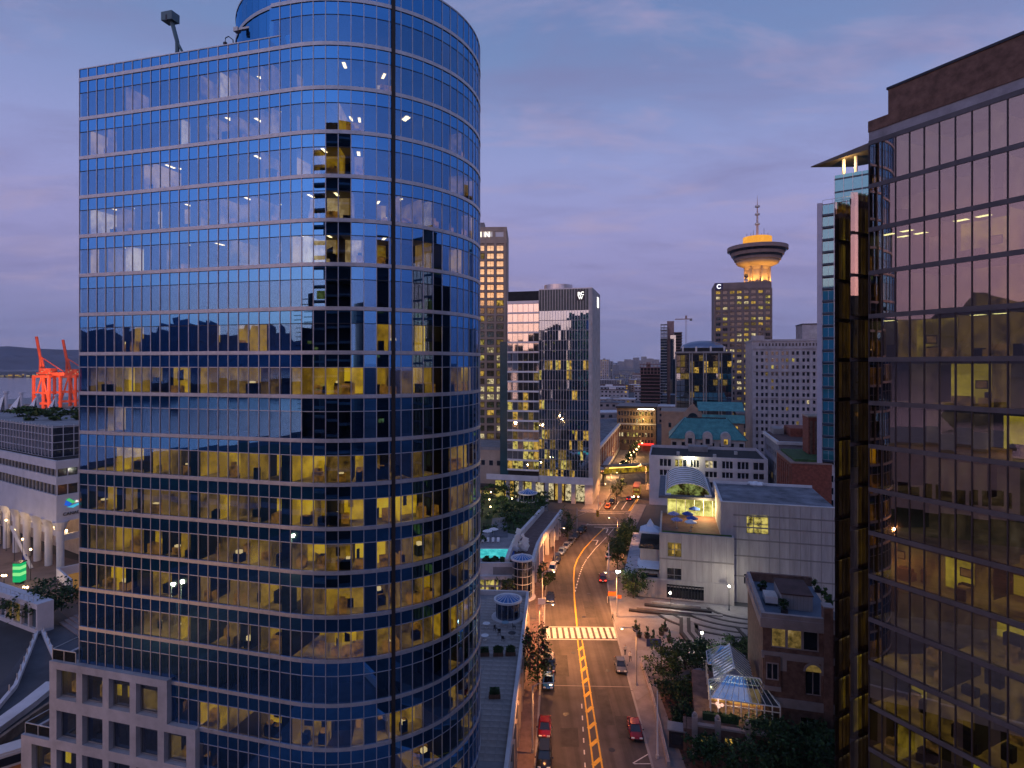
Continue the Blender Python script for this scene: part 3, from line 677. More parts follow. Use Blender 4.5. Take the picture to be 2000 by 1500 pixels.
for (x, y, w_, h_) in ((1095, 1300, 2.2, 7), (1180, 1380, 1.6, 9), (1110, 1440, 2.4, 4), (1150, 1190, 2.0, 8), (1100, 1150, 1.5, 6), (1215, 1420, 1.8, 5)):
    c_ = G(x, y); poly_mark('tar_patch', [c_ + Vector(q) for q in ((-w_ / 2, -h_ / 2, 0), (w_ / 2, -h_ / 2, 0), (w_ / 2 + .3, h_ / 2, 0), (-w_ / 2 + .3, h_ / 2, 0))], mat('tar_patch', (.06, .052, .05), .85, var=.2), .023)
for (x, y) in ((1120, 1275), (1187, 1310), (1105, 1395), (1195, 1465), (1150, 1160), (1140, 1205), (1230, 1238)):
    c_ = G(x, y); MB().cyl((c_.x, c_.y), .02, .034, .42, n=14).build('manhole_cover', DARKM, road_ob)
# turn arrows
for (x, y) in ((1166, 1060), (1186, 1037)):
    c = G(x, y); stripe(c + Vector((-.6, -2, 0)), c + Vector((.6, 2.2, 0)), .3, 'arrow', WHT); stripe(c + Vector((.6, 2.2, 0)), c + Vector((-1.2, 2.4, 0)), .5, 'arrow', WHT, .029)
stripe(G(1082, 1339), G(1235, 1342), .18, 'joint', mat('pale_joint', (.26, .23, .21), .8, var=.1), .024)
stripe(G(1236, 1491), G(1268, 1472), .15); stripe(G(1238, 1492), G(1272, 1492), .15)
# plaza on the right
zc = .135
pl = gl([(1216, 1290), (1207, 1240), (1196, 1196), (1192, 1165), (1258, 1168), (1440, 1185), (1560, 1200), (1500, 1330), (1300, 1330), (1244, 1370)])
plaza = MB().prism([(p.x, p.y) for p in pl][::-1], 0, .14).build('plaza', PLAZ, kind='structure')
# paving joints are cut as raised slabs: a grid of paving panels near the crossing
ax, ay = G(1215, 1275), Vector((0, 0, 0))
slab = MB().box(0, 2.96, 0, 2.96, 0, .03).mesh('paving_slab', PLAZ)
base = G(1232, 1268); 
for i in range(12):
    for j in range(9):
        p = base + U * (3.0 * i) + V * (3.0 * j)
        px = 1000 + F * p.x / p.y; py = HZ + CH * F / p.y
        if 1212 < px < 1345 and 1202 < py < 1268: put(slab, 'paving_slab', plaza, (p.x, p.y, .135), (0, 0, -TH))
STEPM = mat('step_stone', (.22, .20, .21), .85, var=.12); RISE = mat('step_riser', (.035, .03, .035), .9, var=.1)
def step_run(name, label, pts, n, h, run, off):
    t = thing(name, label, 'steps', (0, 0, 0))
    for i in range(n):
        q = [p + off * (run * i) for p in pts]
        mb = MB()
        for a, b in zip(q[:-1], q[1:]):
            w = off * run
            mb.prism([(a.x, a.y), (b.x, b.y), (b + w)[:2], (a + w)[:2]], .12, .16 + h * (n - i))
        mb.build('step', STEPM, t)
        rb2 = MB()
        for a, b in zip(q[:-1], q[1:]): rb2.face([(a.x, a.y, .12 + h * (n - i - 1)), (b.x, b.y, .12 + h * (n - i - 1)), (b.x - off.x * -.02, b.y, .15 + h * (n - i)), (a.x, a.y, .15 + h * (n - i))])
    return t
# straight flight in the middle of the plaza (descending to the right)
fl = thing('plaza_steps', 'straight flight of dark edged steps crossing the plaza beside the planters', 'steps')
a0, a1, a2 = G(1327, 1212), G(1327, 1240), G(1352, 1272)
for i in range(6):
    off = Vector((.75 * i, .12 * i, 0)); mb = MB()
    for p, q in ((a0, a1), (a1, a2)):
        p, q = p + off, q + off; w = Vector((.72, .1, 0)); mb.prism([(q.x, q.y), ((q + w).x, (q + w).y), ((p + w).x, (p + w).y), (p.x, p.y)], .1, .60 - .07 * i)
    mb.build('step', STEPM if i % 2 else RISE, fl)
cv = thing('curved_steps', 'fan of curved dark edged steps in the plaza below the granite hotel', 'steps')
cc = G(1478, 1192)
for i in range(5):
    r0_, r1_ = 5.0 + 1.75 * i, 5.0 + 1.75 * i + 1.35; mb = MB(); a0_, a1_ = math.pi * 1.02, math.pi * 1.48
    for k in range(14):
        t0, t1 = a0_ + (a1_ - a0_) * k / 14, a0_ + (a1_ - a0_) * (k + 1) / 14
        pts = [(cc.x + 1.55 * r * math.cos(t), cc.y + r * math.sin(t)) for r, t in ((r0_, t0), (r1_, t0), (r1_, t1), (r0_, t1))]
        mb.prism(pts[::-1] if False else pts, .12, .80 - .12 * i)
    mb.build('step', STEPM, cv)
    mb = MB()
    for k in range(14):
        t0, t1 = a0_ + (a1_ - a0_) * k / 14, a0_ + (a1_ - a0_) * (k + 1) / 14
        pts = [(cc.x + 1.55 * r * math.cos(t), cc.y + r * math.sin(t)) for r, t in ((r1_, t0), (r1_ + .38, t0), (r1_ + .38, t1), (r1_, t1))]
        mb.prism(pts, .12, .74 - .12 * i)
    mb.build('step_edge', RISE, cv)
d2 = thing('lower_steps', 'diagonal flight of steps at the right end of the plaza', 'steps')
b0, b1 = G(1432, 1226), G(1468, 1266)
for i in range(5):
    off = U * (.8 * i); p, q = b0 + off, b1 + off; w = U * .6; mb = MB().prism([(q.x, q.y), ((q + w).x, (q + w).y), ((p + w).x, (p + w).y), (p.x, p.y)], .1, .55 - .07 * i); mb.build('step', RISE if i % 2 == 0 else STEPM, d2)
bn = thing('plaza_bench_wall', 'long low dark stepped wall along the back of the plaza', 'wall', G(1228, 1196), -TH)
for i in range(4): MB().box(0 + 1.5 * i, 20 - 2 * i, .9 * i, .9 * i + .8, 0, .5 + .35 * i).build('tier', RISE if i % 2 == 0 else STEPM, bn)

# ================================================================== terrace roof of the tower's podium, beside the street
w0, w1 = G(1006, 1498), G(1026, 1300); WD = (w1 - w0).normalized(); ZT = 7.3
ter = thing('podium_terrace', 'low podium with grey tiled roof terrace and pale parapet along the pavement', 'building')
far = w0 + WD * ((111 - w0.y) / WD.y); near = w0 - WD * 60
TILE = mat('terrace_tile', (.36, .32, .30), .9, scale=.3, var=.2)
MB().prism([(near.x - .4, near.y), (far.x - .4, far.y), (far.x - 16, far.y + 4), (near.x - 40, near.y)][::-1], 0, ZT - .95).build('base', GREYC, ter)
perp = Vector((WD.y, -WD.x, 0))
def along_wall(t, off): return w0 + WD * t - perp * off
MB().prism([tuple(along_wall(-60, .45)[:2]), tuple(along_wall(-60, -.02)[:2]), (far - perp * -.02)[:2], (far - perp * .45)[:2]], ZT - 1.6, ZT).build('parapet', WHITEC, ter)
MB().prism([tuple(along_wall(-60, .40)[:2]), tuple(along_wall(-60, .1)[:2]), (far - perp * .1)[:2], (far - perp * .40)[:2]], 0, ZT - 1.6).build('wall', DARKI, ter)
for i in range(24):
    p = along_wall(-56 + i * 4.0, .1)
    if p.y < far.y: MB().box(-.35, .35, -.5, .5, .1, ZT - 1.6, M=Matrix.Translation(p) @ Matrix.Rotation(math.atan2(WD.y, WD.x) - math.pi / 2, 4, 'Z')).build('column', mat('warm_stone', (.36, .29, .24), .8, var=.1), ter)
tile = MB().box(-.58, .58, -.58, .58, 0, .04).mesh('paver', TILE); n = 0
for j in range(40):
    for i in range(9):
        p = along_wall(-8 + j * 1.2, 1.15 + i * 1.2)
        px = 1000 + F * p.x / p.y; py = HZ + F * (CH - ZT + .95) / p.y
        if 934 < px and py < 1520 and n < 295 and p.y < far.y - 1: put(tile, 'paver', ter, (p.x, p.y, ZT - .95), (0, 0, math.atan2(WD.y, WD.x) - math.pi / 2)); n += 1
MB().prism([tuple(x) for x in ((far - perp * .5)[:2], (far - perp * 13)[:2], (far - perp * 13 + WD * .4)[:2], (far - perp * .5 + WD * .4)[:2])], ZT - .95, ZT - .1).build('end_parapet', WHITEC, ter)
# conical glass pavilion on the terrace
def pavilion(px, py, z, dia_px, h, label, name='round_glass_pavilion', tiers=1):
    c = G(px, py, z); r = dia_px * c.y / F / 2
    t = thing(name, label, 'pavilion', c)
    gl_ = glass('pavilion_glass', (.16, .19, .26), (.35, .45, .65), .25, .02)
    MB().lathe([(r, .1), (r, h)], 20).build('drum_glass', gl_, t, smooth=True)
    MB().cyl((0, 0), 0, h - .3, r * .3, n=10).build('core', DARKI, t)
    for i in range(12):
        a = 2 * math.pi * i / 12; MB().box(r - .04, r + .04, -.035, .035, 0, h, M=Matrix.Rotation(a, 4, 'Z')).build('mullion', STEEL, t)
    MB().lathe([(r + .05, h), (r + .4, h), (r + .4, h + .32), (r + .05, h + .32), (r + .05, h)], 24).build('rim', WHITEP, t)
    blue = mat('blue_roof_glass', (.05, .16, .42), .12, 0, var=.15, scale=1, spec=.8)
    for i in range(16):
        a, b = 2 * math.pi * i / 16 + .015, 2 * math.pi * (i + 1) / 16 - .015
        MB().face([(r * math.cos(a), r * math.sin(a), h + .25), (r * math.cos(b), r * math.sin(b), h + .25), (.12 * math.cos(b), .12 * math.sin(b), h + r * .55), (.12 * math.cos(a), .12 * math.sin(a), h + r * .55)]).build('roof_pane', blue, t)
        MB().tube([(r * math.cos(a), r * math.sin(a), h + .28), (0, 0, h + r * .56)], .05, 4).build('rafter', WHITEP, t)
    for j in range(1, tiers): MB().lathe([(r + .04, h * j / tiers), (r + .04, h * j / tiers + .12)], 24).build('ring', WHITEP, t)
    MB().lathe([(r + .8, -.05), (r + .8, .25), (r, .25)], 24).build('plinth', WHITEC, t)
    return t
pavilion(992, 1206, ZT - .95, 46, 3.0, 'small round glass pavilion with blue conical roof on the grey terrace')
# terrace tables, chairs and box planters
for i, (x, y, lab) in enumerate(((987, 1224, 'pale blue round cafe table nearest the glass pavilion on the terrace'), (950, 1226, 'white cafe table on the terrace next to the tower'), (947, 1250, 'white cafe table farther from the pavilion on the terrace'), (1000, 1245, 'dark cafe table near the terrace parapet'))):
    c = G(x, y, ZT - .9); t = thing('cafe_table', lab, 'table', c)
    m_ = (mat('table_blue', (.25, .38, .45), .4, var=.05), WHITEP, WHITEP, DARKM)[i]
    MB().cyl((0, 0), .72, .76, .62, n=16).build('top', m_, t); MB().cyl((0, 0), 0, .72, .05, n=8).build('stem', STEEL, t); MB().cyl((0, 0), 0, .04, .3, n=10).build('foot', STEEL, t)
for i, (x, y) in enumerate(((975, 1240), (968, 1232), (1004, 1228), (983, 1252))):
    c = G(x, y, ZT - .9); t = thing('cafe_chair', 'dark slatted cafe chair, %s on the podium terrace' % ('left of the blue table', 'between the white and blue tables', 'right of the blue table', 'between the dark table and the planters')[i], 'chair', c, i * .9)
    MB().box(-.24, .24, -.24, .24, .42, .46).build('seat', DARKM, t); MB().box(-.24, .24, .2, .24, .5, .9).build('backrest', DARKM, t)
    for sx in (-.2, .2):
        for sy in (-.2, .2): MB().box(sx - .02, sx + .02, sy - .02, sy + .02, 0, .42).build('leg', DARKM, t)
# ================================================================== city buildings
WMESH = {}
def text_mesh(body, size, ex, m, off=0.0):
    fc = bpy.data.curves.new('lettering', 'FONT'); fc.body = body; fc.size = size; fc.extrude = ex; fc.offset = off
    ob = bpy.data.objects.new('lettering', fc); col.objects.link(ob); dg = bpy.context.evaluated_depsgraph_get()
    me = bpy.data.meshes.new_from_object(ob.evaluated_get(dg)); bpy.data.objects.remove(ob); bpy.data.curves.remove(fc)
    me.materials.clear(); me.materials.append(m); return me
def wmesh(w, h, kind, fr=.10, frm=None, mull=0, glassm=None):
    key = (round(w, 2), round(h, 2), kind, fr, mull, frm.name if frm else '', glassm.name if glassm else '')
    if key in WMESH: return WMESH[key]
    mb = MB()
    mb.box(-w / 2, w / 2, -.06, .02, -h / 2, -h / 2 + fr); mb.box(-w / 2, w / 2, -.06, .02, h / 2 - fr, h / 2)
    mb.box(-w / 2, -w / 2 + fr, -.05, .02, -h / 2 + fr, h / 2 - fr); mb.box(w / 2 - fr, w / 2, -.05, .02, -h / 2 + fr, h / 2 - fr)
    if mull: mb.box(-fr / 2, fr / 2, -.04, .02, -h / 2 + fr, h / 2 - fr)
    mb.face([(-w / 2 + fr, -.015, -h / 2 + fr), (w / 2 - fr, -.015, -h / 2 + fr), (w / 2 - fr, -.015, h / 2 - fr), (-w / 2 + fr, -.015, h / 2 - fr)], 1)
    WMESH[key] = mb.mesh('window', [frm or FRAME, glassm or (WDARK if kind < 0 else LITS[kind])])
    return WMESH[key]
def windows(root, xs, zs, w, h, lit, rg, face='front', off=0.0, depth=0, frm=None, mull=0, fr=.10, name='window', dark=None, maxn=295):
    n = 0; mass = {}
    for z in zs:
        for x in xs:
            p = lit(x, z) if callable(lit) else lit
            r = rg.random()
            kind = -1
            if r < p: kind = rg.choice((0, 1, 2, 2, 3))
            me = wmesh(w, h, kind, fr, frm, mull, dark if kind < 0 else None)
            loc, rz = ((x, off, z), 0) if face == 'front' else ((depth + off, x, z), math.pi / 2) if face == 'right' else ((off, x, z), -math.pi / 2)
            if n < maxn: put(me, name, root, loc, (0, 0, rz)); n += 1
            else: mass.setdefault(kind, []).append((loc, rz, me))
    for k, L in mass.items():
        mb = MB()
        for loc, rz, me in L:
            M = Matrix.Translation(loc) @ Matrix.Rotation(rz, 4, 'Z')
            for p in me.polygons: mb.face([M @ me.vertices[v].co for v in p.vertices], p.material_index)
        mb.build('window_rows', [frm or FRAME, WDARK if k < 0 else LITS[k]], root, kind='stuff')
def block(root, name, x0, x1, y0, y1, z0, z1, m): return MB().box(x0, x1, y0, y1, z0, z1).build(name, m, root)
def bld(name, label, o, cat='building', rz=-TH, group=None): return thing(name, label, cat, (o.x, o.y, 0), rz, group)
def at(px, d): return Vector(((px - CX) / F * d, d, 0))
# --- beige grid tower beside the curved tower, with letters at its head
rg = random.Random(21)
c = at(990, 250); t = bld('beige_grid_tower', 'tall beige concrete grid tower with sunset gold windows just behind the curved glass tower', c, 'tower', rz=R(-1.5))
top = zat(443, 250); fh = 3.33; LX = -33.0
block(t, 'wall', LX, 0, .5, 24, 0, top, BEIGE)
GOLD = mat('glow_tinted_window', (.95, .66, .32), .10, .95, var=.25, scale=.35, c2=(.55, .36, .16))  # sunset glow mirrored by the panes is put into this gold tint
nx = 8; pw = -LX / nx * .985
zs = [top - 9.0 - fh * i for i in range(27)]
xsw = [-.9 - pw * (i + .5) for i in range(nx)]
windows(t, xsw, zs, pw * .74, 2.35, lambda x, z: (.12 if z > 60 else .55), rg, off=.46, mull=1, fr=.12, frm=mat('bronze_window_frame', (.09, .06, .05), .6, var=.1), dark=GOLD)
for i in range(nx + 1): block(t, 'pier', -.9 - pw * i - .42, -.9 - pw * i + .42, 0, .5, 0, top - 7, BEIGE)
for z in zs: block(t, 'spandrel', LX, -.5, .08, .5, z - fh / 2 - .32, z - fh / 2 + .32, BEIGE)
block(t, 'head', LX, 0, 0, .5, top - 7, top - 4.2, BEIGE); block(t, 'head', LX, 0, 0, .5, top - 1.8, top, BEIGE)
for x in (-.8, -5.5, -11, -17, -23, -29): block(t, 'head_post', x - .6, x + .6, .02, .5, top - 4.2, top - 1.8, BEIGE)
block(t, 'louvre', LX, -1, .45, .49, top - 4.2, top - 1.8, WHITEP)
block(t, 'stair_head', -12.5, -9.8, 3, 9, top, top + 2.6, GREYC)
for (x, ch) in ((-11.4, 'I'), (-9.6, 'N')):
    put(text_mesh(ch, 3.2, .12, emis('letter_white', (1, .93, .75), 1.6)), 'letter', t, (x, -.2, top - 4.3), (math.pi / 2, 0, 0))
# --- glass building with the monogram
c = at(1157, 210); t = bld('monogram_glass_building', 'blue green glass office building with white monogram sign and round rooftop cylinder', c, 'building')
top = zat(562, 210); t1 = -along(c, -U, 1053) if False else along(c, -U, 1053); t2 = along(c, -U, 992); dp = 24
CG = glass('city_glass', (.5, .55, .5), (.62, .74, .86), .5, .02, opaque=(.012, .03, .05))
RG_ = random.Random(8)
block(t, 'body', -t2, -.4, .5, dp, 8, top - .4, DARKI)
block(t, 'stone_side', -.4, 0, 0, dp, 0, top, STONE); block(t, 'stone_pier', -1.3, -.4, -.1, .5, 0, top, STONE)
fh = 3.6; nrow = int((top - 14) / fh)
span_t = t1 - 1.3; npn = 18; pw = span_t / npn
for r in range(nrow):
    z = top - 4.2 - 3.6 - fh * (r + 1) + .0
    lit = [0, 0, 0, 0, .05, .5, .65, .02, .04, .22, .12, .2, .3, .85, .45, .7, .75, .55, .8][min(r, 18)] if r < 19 else .5
    for i in range(npn):
        x = -1.3 - pw * (i + .5)
        if i % 2 == 0 or i == 0: run = RG_.random() < lit * .75
        k = RG_.choice((0, 1, 2, 2)) if run and RG_.random() < .85 else -1
        me = wmesh(pw * .97, fh * .96, k, .05, ALU, 0, CG if k < 0 else None)
        put(me, 'pane', t, (x, .02, z + fh / 2), (R(RG_.gauss(0, .25)), 0, R(RG_.gauss(0, .3))))
for i in range(npn + 1): block(t, 'mullion', -1.3 - pw * i - .06, -1.3 - pw * i + .06, -.12, .05, 10, top - .2, ALU)
block(t, 'sign_band', -t1, -.4, -.02, .4, top - 7.8, top - .2, mat('dark_green_panel', (.06, .075, .08), .35, .2, var=.15))
block(t, 'cap', -t1, 0, -.15, dp, top - .2, top + .15, ALU)
# left wing with white slab edges
top2 = zat(592, 216); nb2 = int((top2 - 10) / fh) + 1
MIR = glass('west_mirror_glass', (.5, .5, .5), (.95, .88, .80), .62, .03, opaque=(.02, .03, .035))
w2 = t2 - t1
for r in range(nb2):
    z = top2 - fh * (r + 1)
    if z < 8: break
    block(t, 'slab_edge', -t2, -t1, -.9, .4, z - .28, z + .28, WHITEP if r > 4 else ALU)
    for i in range(6):
        k = RG_.choice((0, 1, 1, 2)) if (r > 6 and RG_.random() < (.15 if r < 14 else .4)) else -1
        put(wmesh(w2 / 6 * .97, fh - .6, k, .05, ALU, 0, MIR if k < 0 else None), 'pane', t, (-t1 - w2 / 6 * (i + .5), -.5, z + fh / 2), (R(RG_.gauss(0, .3)), 0, R(RG_.gauss(0, .3))))
block(t, 'wing_parapet', -t2, -t1 - .01, -.92, .5, top2 - .3, top2 + .8, ALU)
block(t, 'dark_edge', -t2 - 3.2, -t2, .6, 12, 4, top2 - 14, mat('teal_edge', (.02, .07, .09), .2, 0, var=.1))
MB().lathe([(5.3, top + .1), (5.3, top + 2.4), (.01, top + 2.6)], 32, (-t1 * .72, 9)).build('roof_cylinder', mat('brushed_metal', (.62, .56, .56), .32, .8, var=.08), t, smooth=False)
MB().box(-t1, .3, -.5, -.3, 7.0, 9.6).build('canopy_band', WHITEC, t); MB().box(-t2 - 8, -t1, -1.2, -.9, 7.4, 9.4).build('canopy_band', WHITEC, t)
for x in np.linspace(-t2, -2, 7): block(t, 'column', x - .7, x + .7, -.2, .9, 0, 7.4, STONE)
for i, x in enumerate(np.linspace(-t2 - 5, -6, 9)):
    block(t, 'lobby_window', x, x + 3.2, .55, .7, .8, 6.8, LITS[(1, 0, 3, 1, 3, 3, 0, 3, 3)[i]])
# monogram on a rounded plate
pl_ = MB(); plx = -along(c, -U, 1134)
M = Matrix.Translation((plx, -.25, zat(577, 211)))
for z in (0,):
    q = []
    for (sx, sz) in ((1, 1), (-1, 1), (-1, -1), (1, -1)):
        for k in range(5):
            a = math.atan2(sz, sx) - math.pi / 4 + (k / 4) * math.pi / 2; q.append((sx * 1.0 + .5 * math.cos(a), 0, sz * 1.3 + .5 * math.sin(a)))
    pl_.face([M @ Vector(p) for p in q]); pl_.build('sign_plate', mat('plate_dark', (.05, .035, .045), .4, var=.05), t)
for ch, dx, dz, s_ in (('R', -1.05, -.2, 2.0), ('C', .05, .1, 1.7), ('W', -.75, -1.35, 1.45)):
    put(text_mesh(ch, s_, .05, emis('sign_white', (1, .97, .93), 1.5), .04), 'letter', t, (plx + dx, -.40 - .02 * dz, zat(577, 211) + dz), (math.pi / 2, 0, 0))
MB().box(.05, .25, 14, 17.5, top - 5.6, top - 1.8).build('side_sign', MATS['sign_white'], t)
# --- low beige wing in front of the beige tower
c = at(984, 222); t = bld('low_beige_wing', 'low beige wing with lettered wall behind the hotel garden', c)
block(t, 'wall', -22, 0, 0, 20, 0, zat(880, 222), BEIGE); block(t, 'cornice', -22.2, .2, -.2, 20, zat(880, 222), zat(874, 222), GREYC)
windows(t, [-2, -5, -8.2], [zat(905, 222)], 1.6, 2.0, .0, rg, off=-.02)
for i in range(5): block(t, 'lobby_window', -20 + 4 * i, -17 + 4 * i, -.06, -.02, .8, zat(960, 222), LITS[i % 2])
block(t, 'canopy', -14, 0, -4, 0, zat(950, 222), zat(946, 222), DARKM)

# --- lookout tower with saucer
d = 415; c = at(1396, d); t = bld('saucer_tower', 'beige office tower topped by a round saucer lookout with orange lit crown and mast', c, 'tower')
top = zat(553, d); w = along(c, U, 1507); rg = random.Random(31)
TAN = mat('tan_concrete', (.22, .17, .155), .85, var=.12, scale=.2)
block(t, 'wall', 0, w, .5, 34, 0, top, TAN)
nc = 8; pw = w / nc; fh = 3.72; nr = 26
zs = [top - 6.8 - fh * i for i in range(nr)]; xs = [pw * (i + .5) for i in range(nc)]
windows(t, xs, zs, pw * .66, 2.1, lambda x, z: .28 if (x < w * .5 and z > 85) else .52, rg, off=.47, fr=.12, frm=TAN, mull=1)
for i in range(nc + 1): block(t, 'pier', pw * i - .5, pw * i + .5, 0, .5, 0, top - 4.5, TAN)
for z in zs: block(t, 'spandrel', .5, w - .5, .1, .5, z - fh / 2 - .45, z - fh / 2 + .45, TAN)
block(t, 'crown_wall', 0, w, -.02, .5, top - 4.5, top, TAN)
block(t, 'logo_plate', .3, 5.5, -.2, -.04, top - 4.9, top - .2, mat('navy_plate', (.02, .02, .09), .4, var=0))
MB().lathe([(1.6, -.1), (1.6, .1), (1.05, .1), (1.05, -.1), (1.6, -.1)], 16, a0=.6, a1=5.6).build('logo_ring', emis('logo_white', (.9, .92, 1), 1.3), t, loc=(2.9, -.35, top - 2.5), rot=(math.pi / 2, 0, 0))
sx = along(c, U, 1484); sy = 12
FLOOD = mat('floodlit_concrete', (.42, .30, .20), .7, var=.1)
k_ = d / F
def zz(py): return zat(py, d + 9)
MB().lathe([(7.6, top), (7.6, zz(530)), (9.2, zz(524)), (13.5, zz(519)), (14.4, zz(516)), (14.4, zz(512))], 40, (sx, sy)).build('stem', FLOOD, t)
for i in range(8):
    a = 2 * math.pi * i / 8 + .2; MB().box(7.4, 9.2, -.5, .5, top, zz(522), M=Matrix.Translation((sx, sy, 0)) @ Matrix.Rotation(a, 4, 'Z')).build('fin', FLOOD, t)
RIM = mat('saucer_rim', (.27, .20, .185), .8, var=.1)
def ringp(py0, py1, r0, r1, m, nm): MB().lathe([(r0 - 1.5, zz(py0)), (r0, zz(py0)), (r1, zz(py1)), (r1 - 1.5, zz(py1))], 48, (sx, sy)).build(nm, m, t)
ringp(512, 507, 15.4, 15.9, RIM, 'saucer_band'); ringp(507, 503, 16.3, 17.0, WDARK, 'window_band'); ringp(503, 497, 17.4, 17.9, RIM, 'saucer_band'); ringp(497, 493, 18.4, 19.3, WDARK, 'window_band'); ringp(493, 486, 20.2, 20.2, RIM, 'saucer_band')
MB().lathe([(20.2, zz(486)), (8, zz(482)), (.01, zz(482))], 48, (sx, sy)).build('saucer_roof', RIM, t)
MB().lathe([(9.6, zz(482)), (9.6, zz(467)), (.01, zz(466))], 40, (sx, sy)).build('lit_crown', emis('crown_orange', (1, .42, .06), .68, noise=.05, scale=.3, dark=(.9, .38, .05)), t)
MB().lathe([(.9, zz(467)), (.75, zz(440)), (.5, zz(418)), (.25, zz(400)), (.05, zz(385))], 10, (sx, sy)).build('mast', mat('mast_paint', (.6, .45, .40), .6, var=.05), t)
for py in (441, 422, 407): MB().cyl((sx, sy), zz(py + 1.5), zz(py - 1.5), 1.7, n=14).build('mast_ring', STEEL, t)
for i in range(6):
    a = i * 1.05; MB().tube([(sx + 7 * math.cos(a), sy + 7 * math.sin(a), zz(467)), (sx + 7 * math.cos(a), sy + 7 * math.sin(a), zz(467) + 3 + i % 3)], .12, 4).build('aerial', DARKM, t)
for dz, m_ in ((2.2, STEEL), (5.0, DARKM)): MB().lathe([(.01, -.3), (1.5, .3)], 14).build('dish', m_, t, loc=(sx - 8.3, sy - 6.5, top + dz), rot=(math.pi / 2, 0, .3))
lw = c + U * sx + V * sy
for i in range(5):
    a = math.pi * (1.05 + .22 * i); l = bpy.data.lights.new('floodlight', 'SPOT'); l.energy = 3600; l.color = (1, .52, .12); l.spot_size = R(95); l.shadow_soft_size = .5
    p = lw + Vector((11.5 * math.cos(a), 11.5 * math.sin(a), top + .6)); ob = put(l, 'floodlight', None, p); ob.rotation_euler = Vector((-math.cos(a) * .55, -math.sin(a) * .55, 1)).to_track_quat('-Z', 'Y').to_euler(); ob.parent = t; ob.matrix_parent_inverse = (Matrix.Translation((c.x, c.y, 0)) @ Matrix.Rotation(-TH, 4, 'Z')).inverted()

# --- domed dark glass building
d = 345; c = at(1320, d); t = bld('domed_office_building', 'dark glass office building with pale posts and a low grey blue dome', c, rz=-TH)
w = along(c, U, 1430); top = zat(690, d); rg = random.Random(41)
block(t, 'body', .3, w - .3, .4, 30, 0, top, DARKI)
fh = 3.55
for r in range(14):
    z = top - 1.0 - fh * (r + .5)
    for i in range(12):
        k = rg.choice((0, 2, 2, 2)) if rg.random() < (.32 if r < 4 else .10) else -1
        put(wmesh(w / 12 * .97, fh * .93, k, .06, DARKM, 0, CG if k < 0 and r > 2 else None), 'pane', t, (w / 12 * (i + .5), .36, z))
for f_ in (.0, .25, .295, .5, .545, .77, .815, 1.0): block(t, 'post', w * f_ - .35, w * f_ + .35, -.1, .4, 0, top + .3, GREYC)
block(t, 'eave', -.4, w + .4, -.4, 30, top, top + 1.0, GREYC)
block(t, 'attic', 3, w - 3, 3, 27, top + 1, top + 3.2, DARKI)
for x in (4, w * .37, w * .63, w - 4): block(t, 'attic_post', x - .5, x + .5, 2.6, 3.2, top + 1, top + 4, STEEL)
hr = w * .41; MB().lathe([(hr, top + 3.2)] + [(hr * math.cos(a), top + 3.2 + 4.6 * math.sin(a)) for a in np.linspace(.08, math.pi / 2 - .01, 8)], 36, (w / 2, 15)).build('dome', mat('dome_metal', (.20, .24, .33), .35, .6, var=.1), t, smooth=True)

# --- pale stone office block with paired windows
d = 300; c = at(1470, d); t = bld('pale_stone_block', 'pale stone office block with rows of paired small windows beside the teal tower', c); rg = random.Random(51)
w = along(c, U, 1610); top = zat(665, d); fh = 3.5
PSM = mat('lilac_stone', (.42, .38, .40), .85, var=.14, scale=.3)
block(t, 'wall', 0, w, .4, 30, 0, top, PSM); block(t, 'cornice', -.3, w + .3, -.1, 30.2, top - .4, top + .5, PSM)
xs = []; 
for i in range(6): xs += [w * (.17 + .145 * i) - 1.0, w * (.17 + .145 * i) + 1.0]
xs = [2.2] + xs[:-1]
zs = [top - 6.5 - fh * i for i in range(15)]
windows(t, xs, zs, 1.25, 1.9, .10, rg, off=.38, frm=PSM, fr=.08)
for i in range(7): block(t, 'pilaster', w * (.095 + .145 * i) - .55, w * (.095 + .145 * i) + .55, 0, .4, 0, top - 5, PSM)
for z in (top - 4.0, top - 15.5, top - 29): block(t, 'string_course', -.15, w, -.12, .4, z - .35, z + .35, PSM)
for i in range(18): block(t, 'attic_window', 3 + (w - 5) / 18 * i, 3 + (w - 5) / 18 * i + .7, .3, .42, top - 2.9, top - 1.5, BROWNM)
block(t, 'corner_tower', 0, 5.5, -.25, 6, top, top + 2.5, PSM)
d = 380; c = at(1567, d); t = bld('stone_penthouse_block', 'tall stone block end rising behind the pale stone office block', c)
block(t, 'wall', 0, 26, 0, 20, 0, zat(634, d), PSM); block(t, 'cornice', -.4, 26, -.4, 20, zat(634, d), zat(632, d), DARKM); block(t, 'panel', 4, 24, -.2, 0, zat(660, d), zat(644, d), STONE)

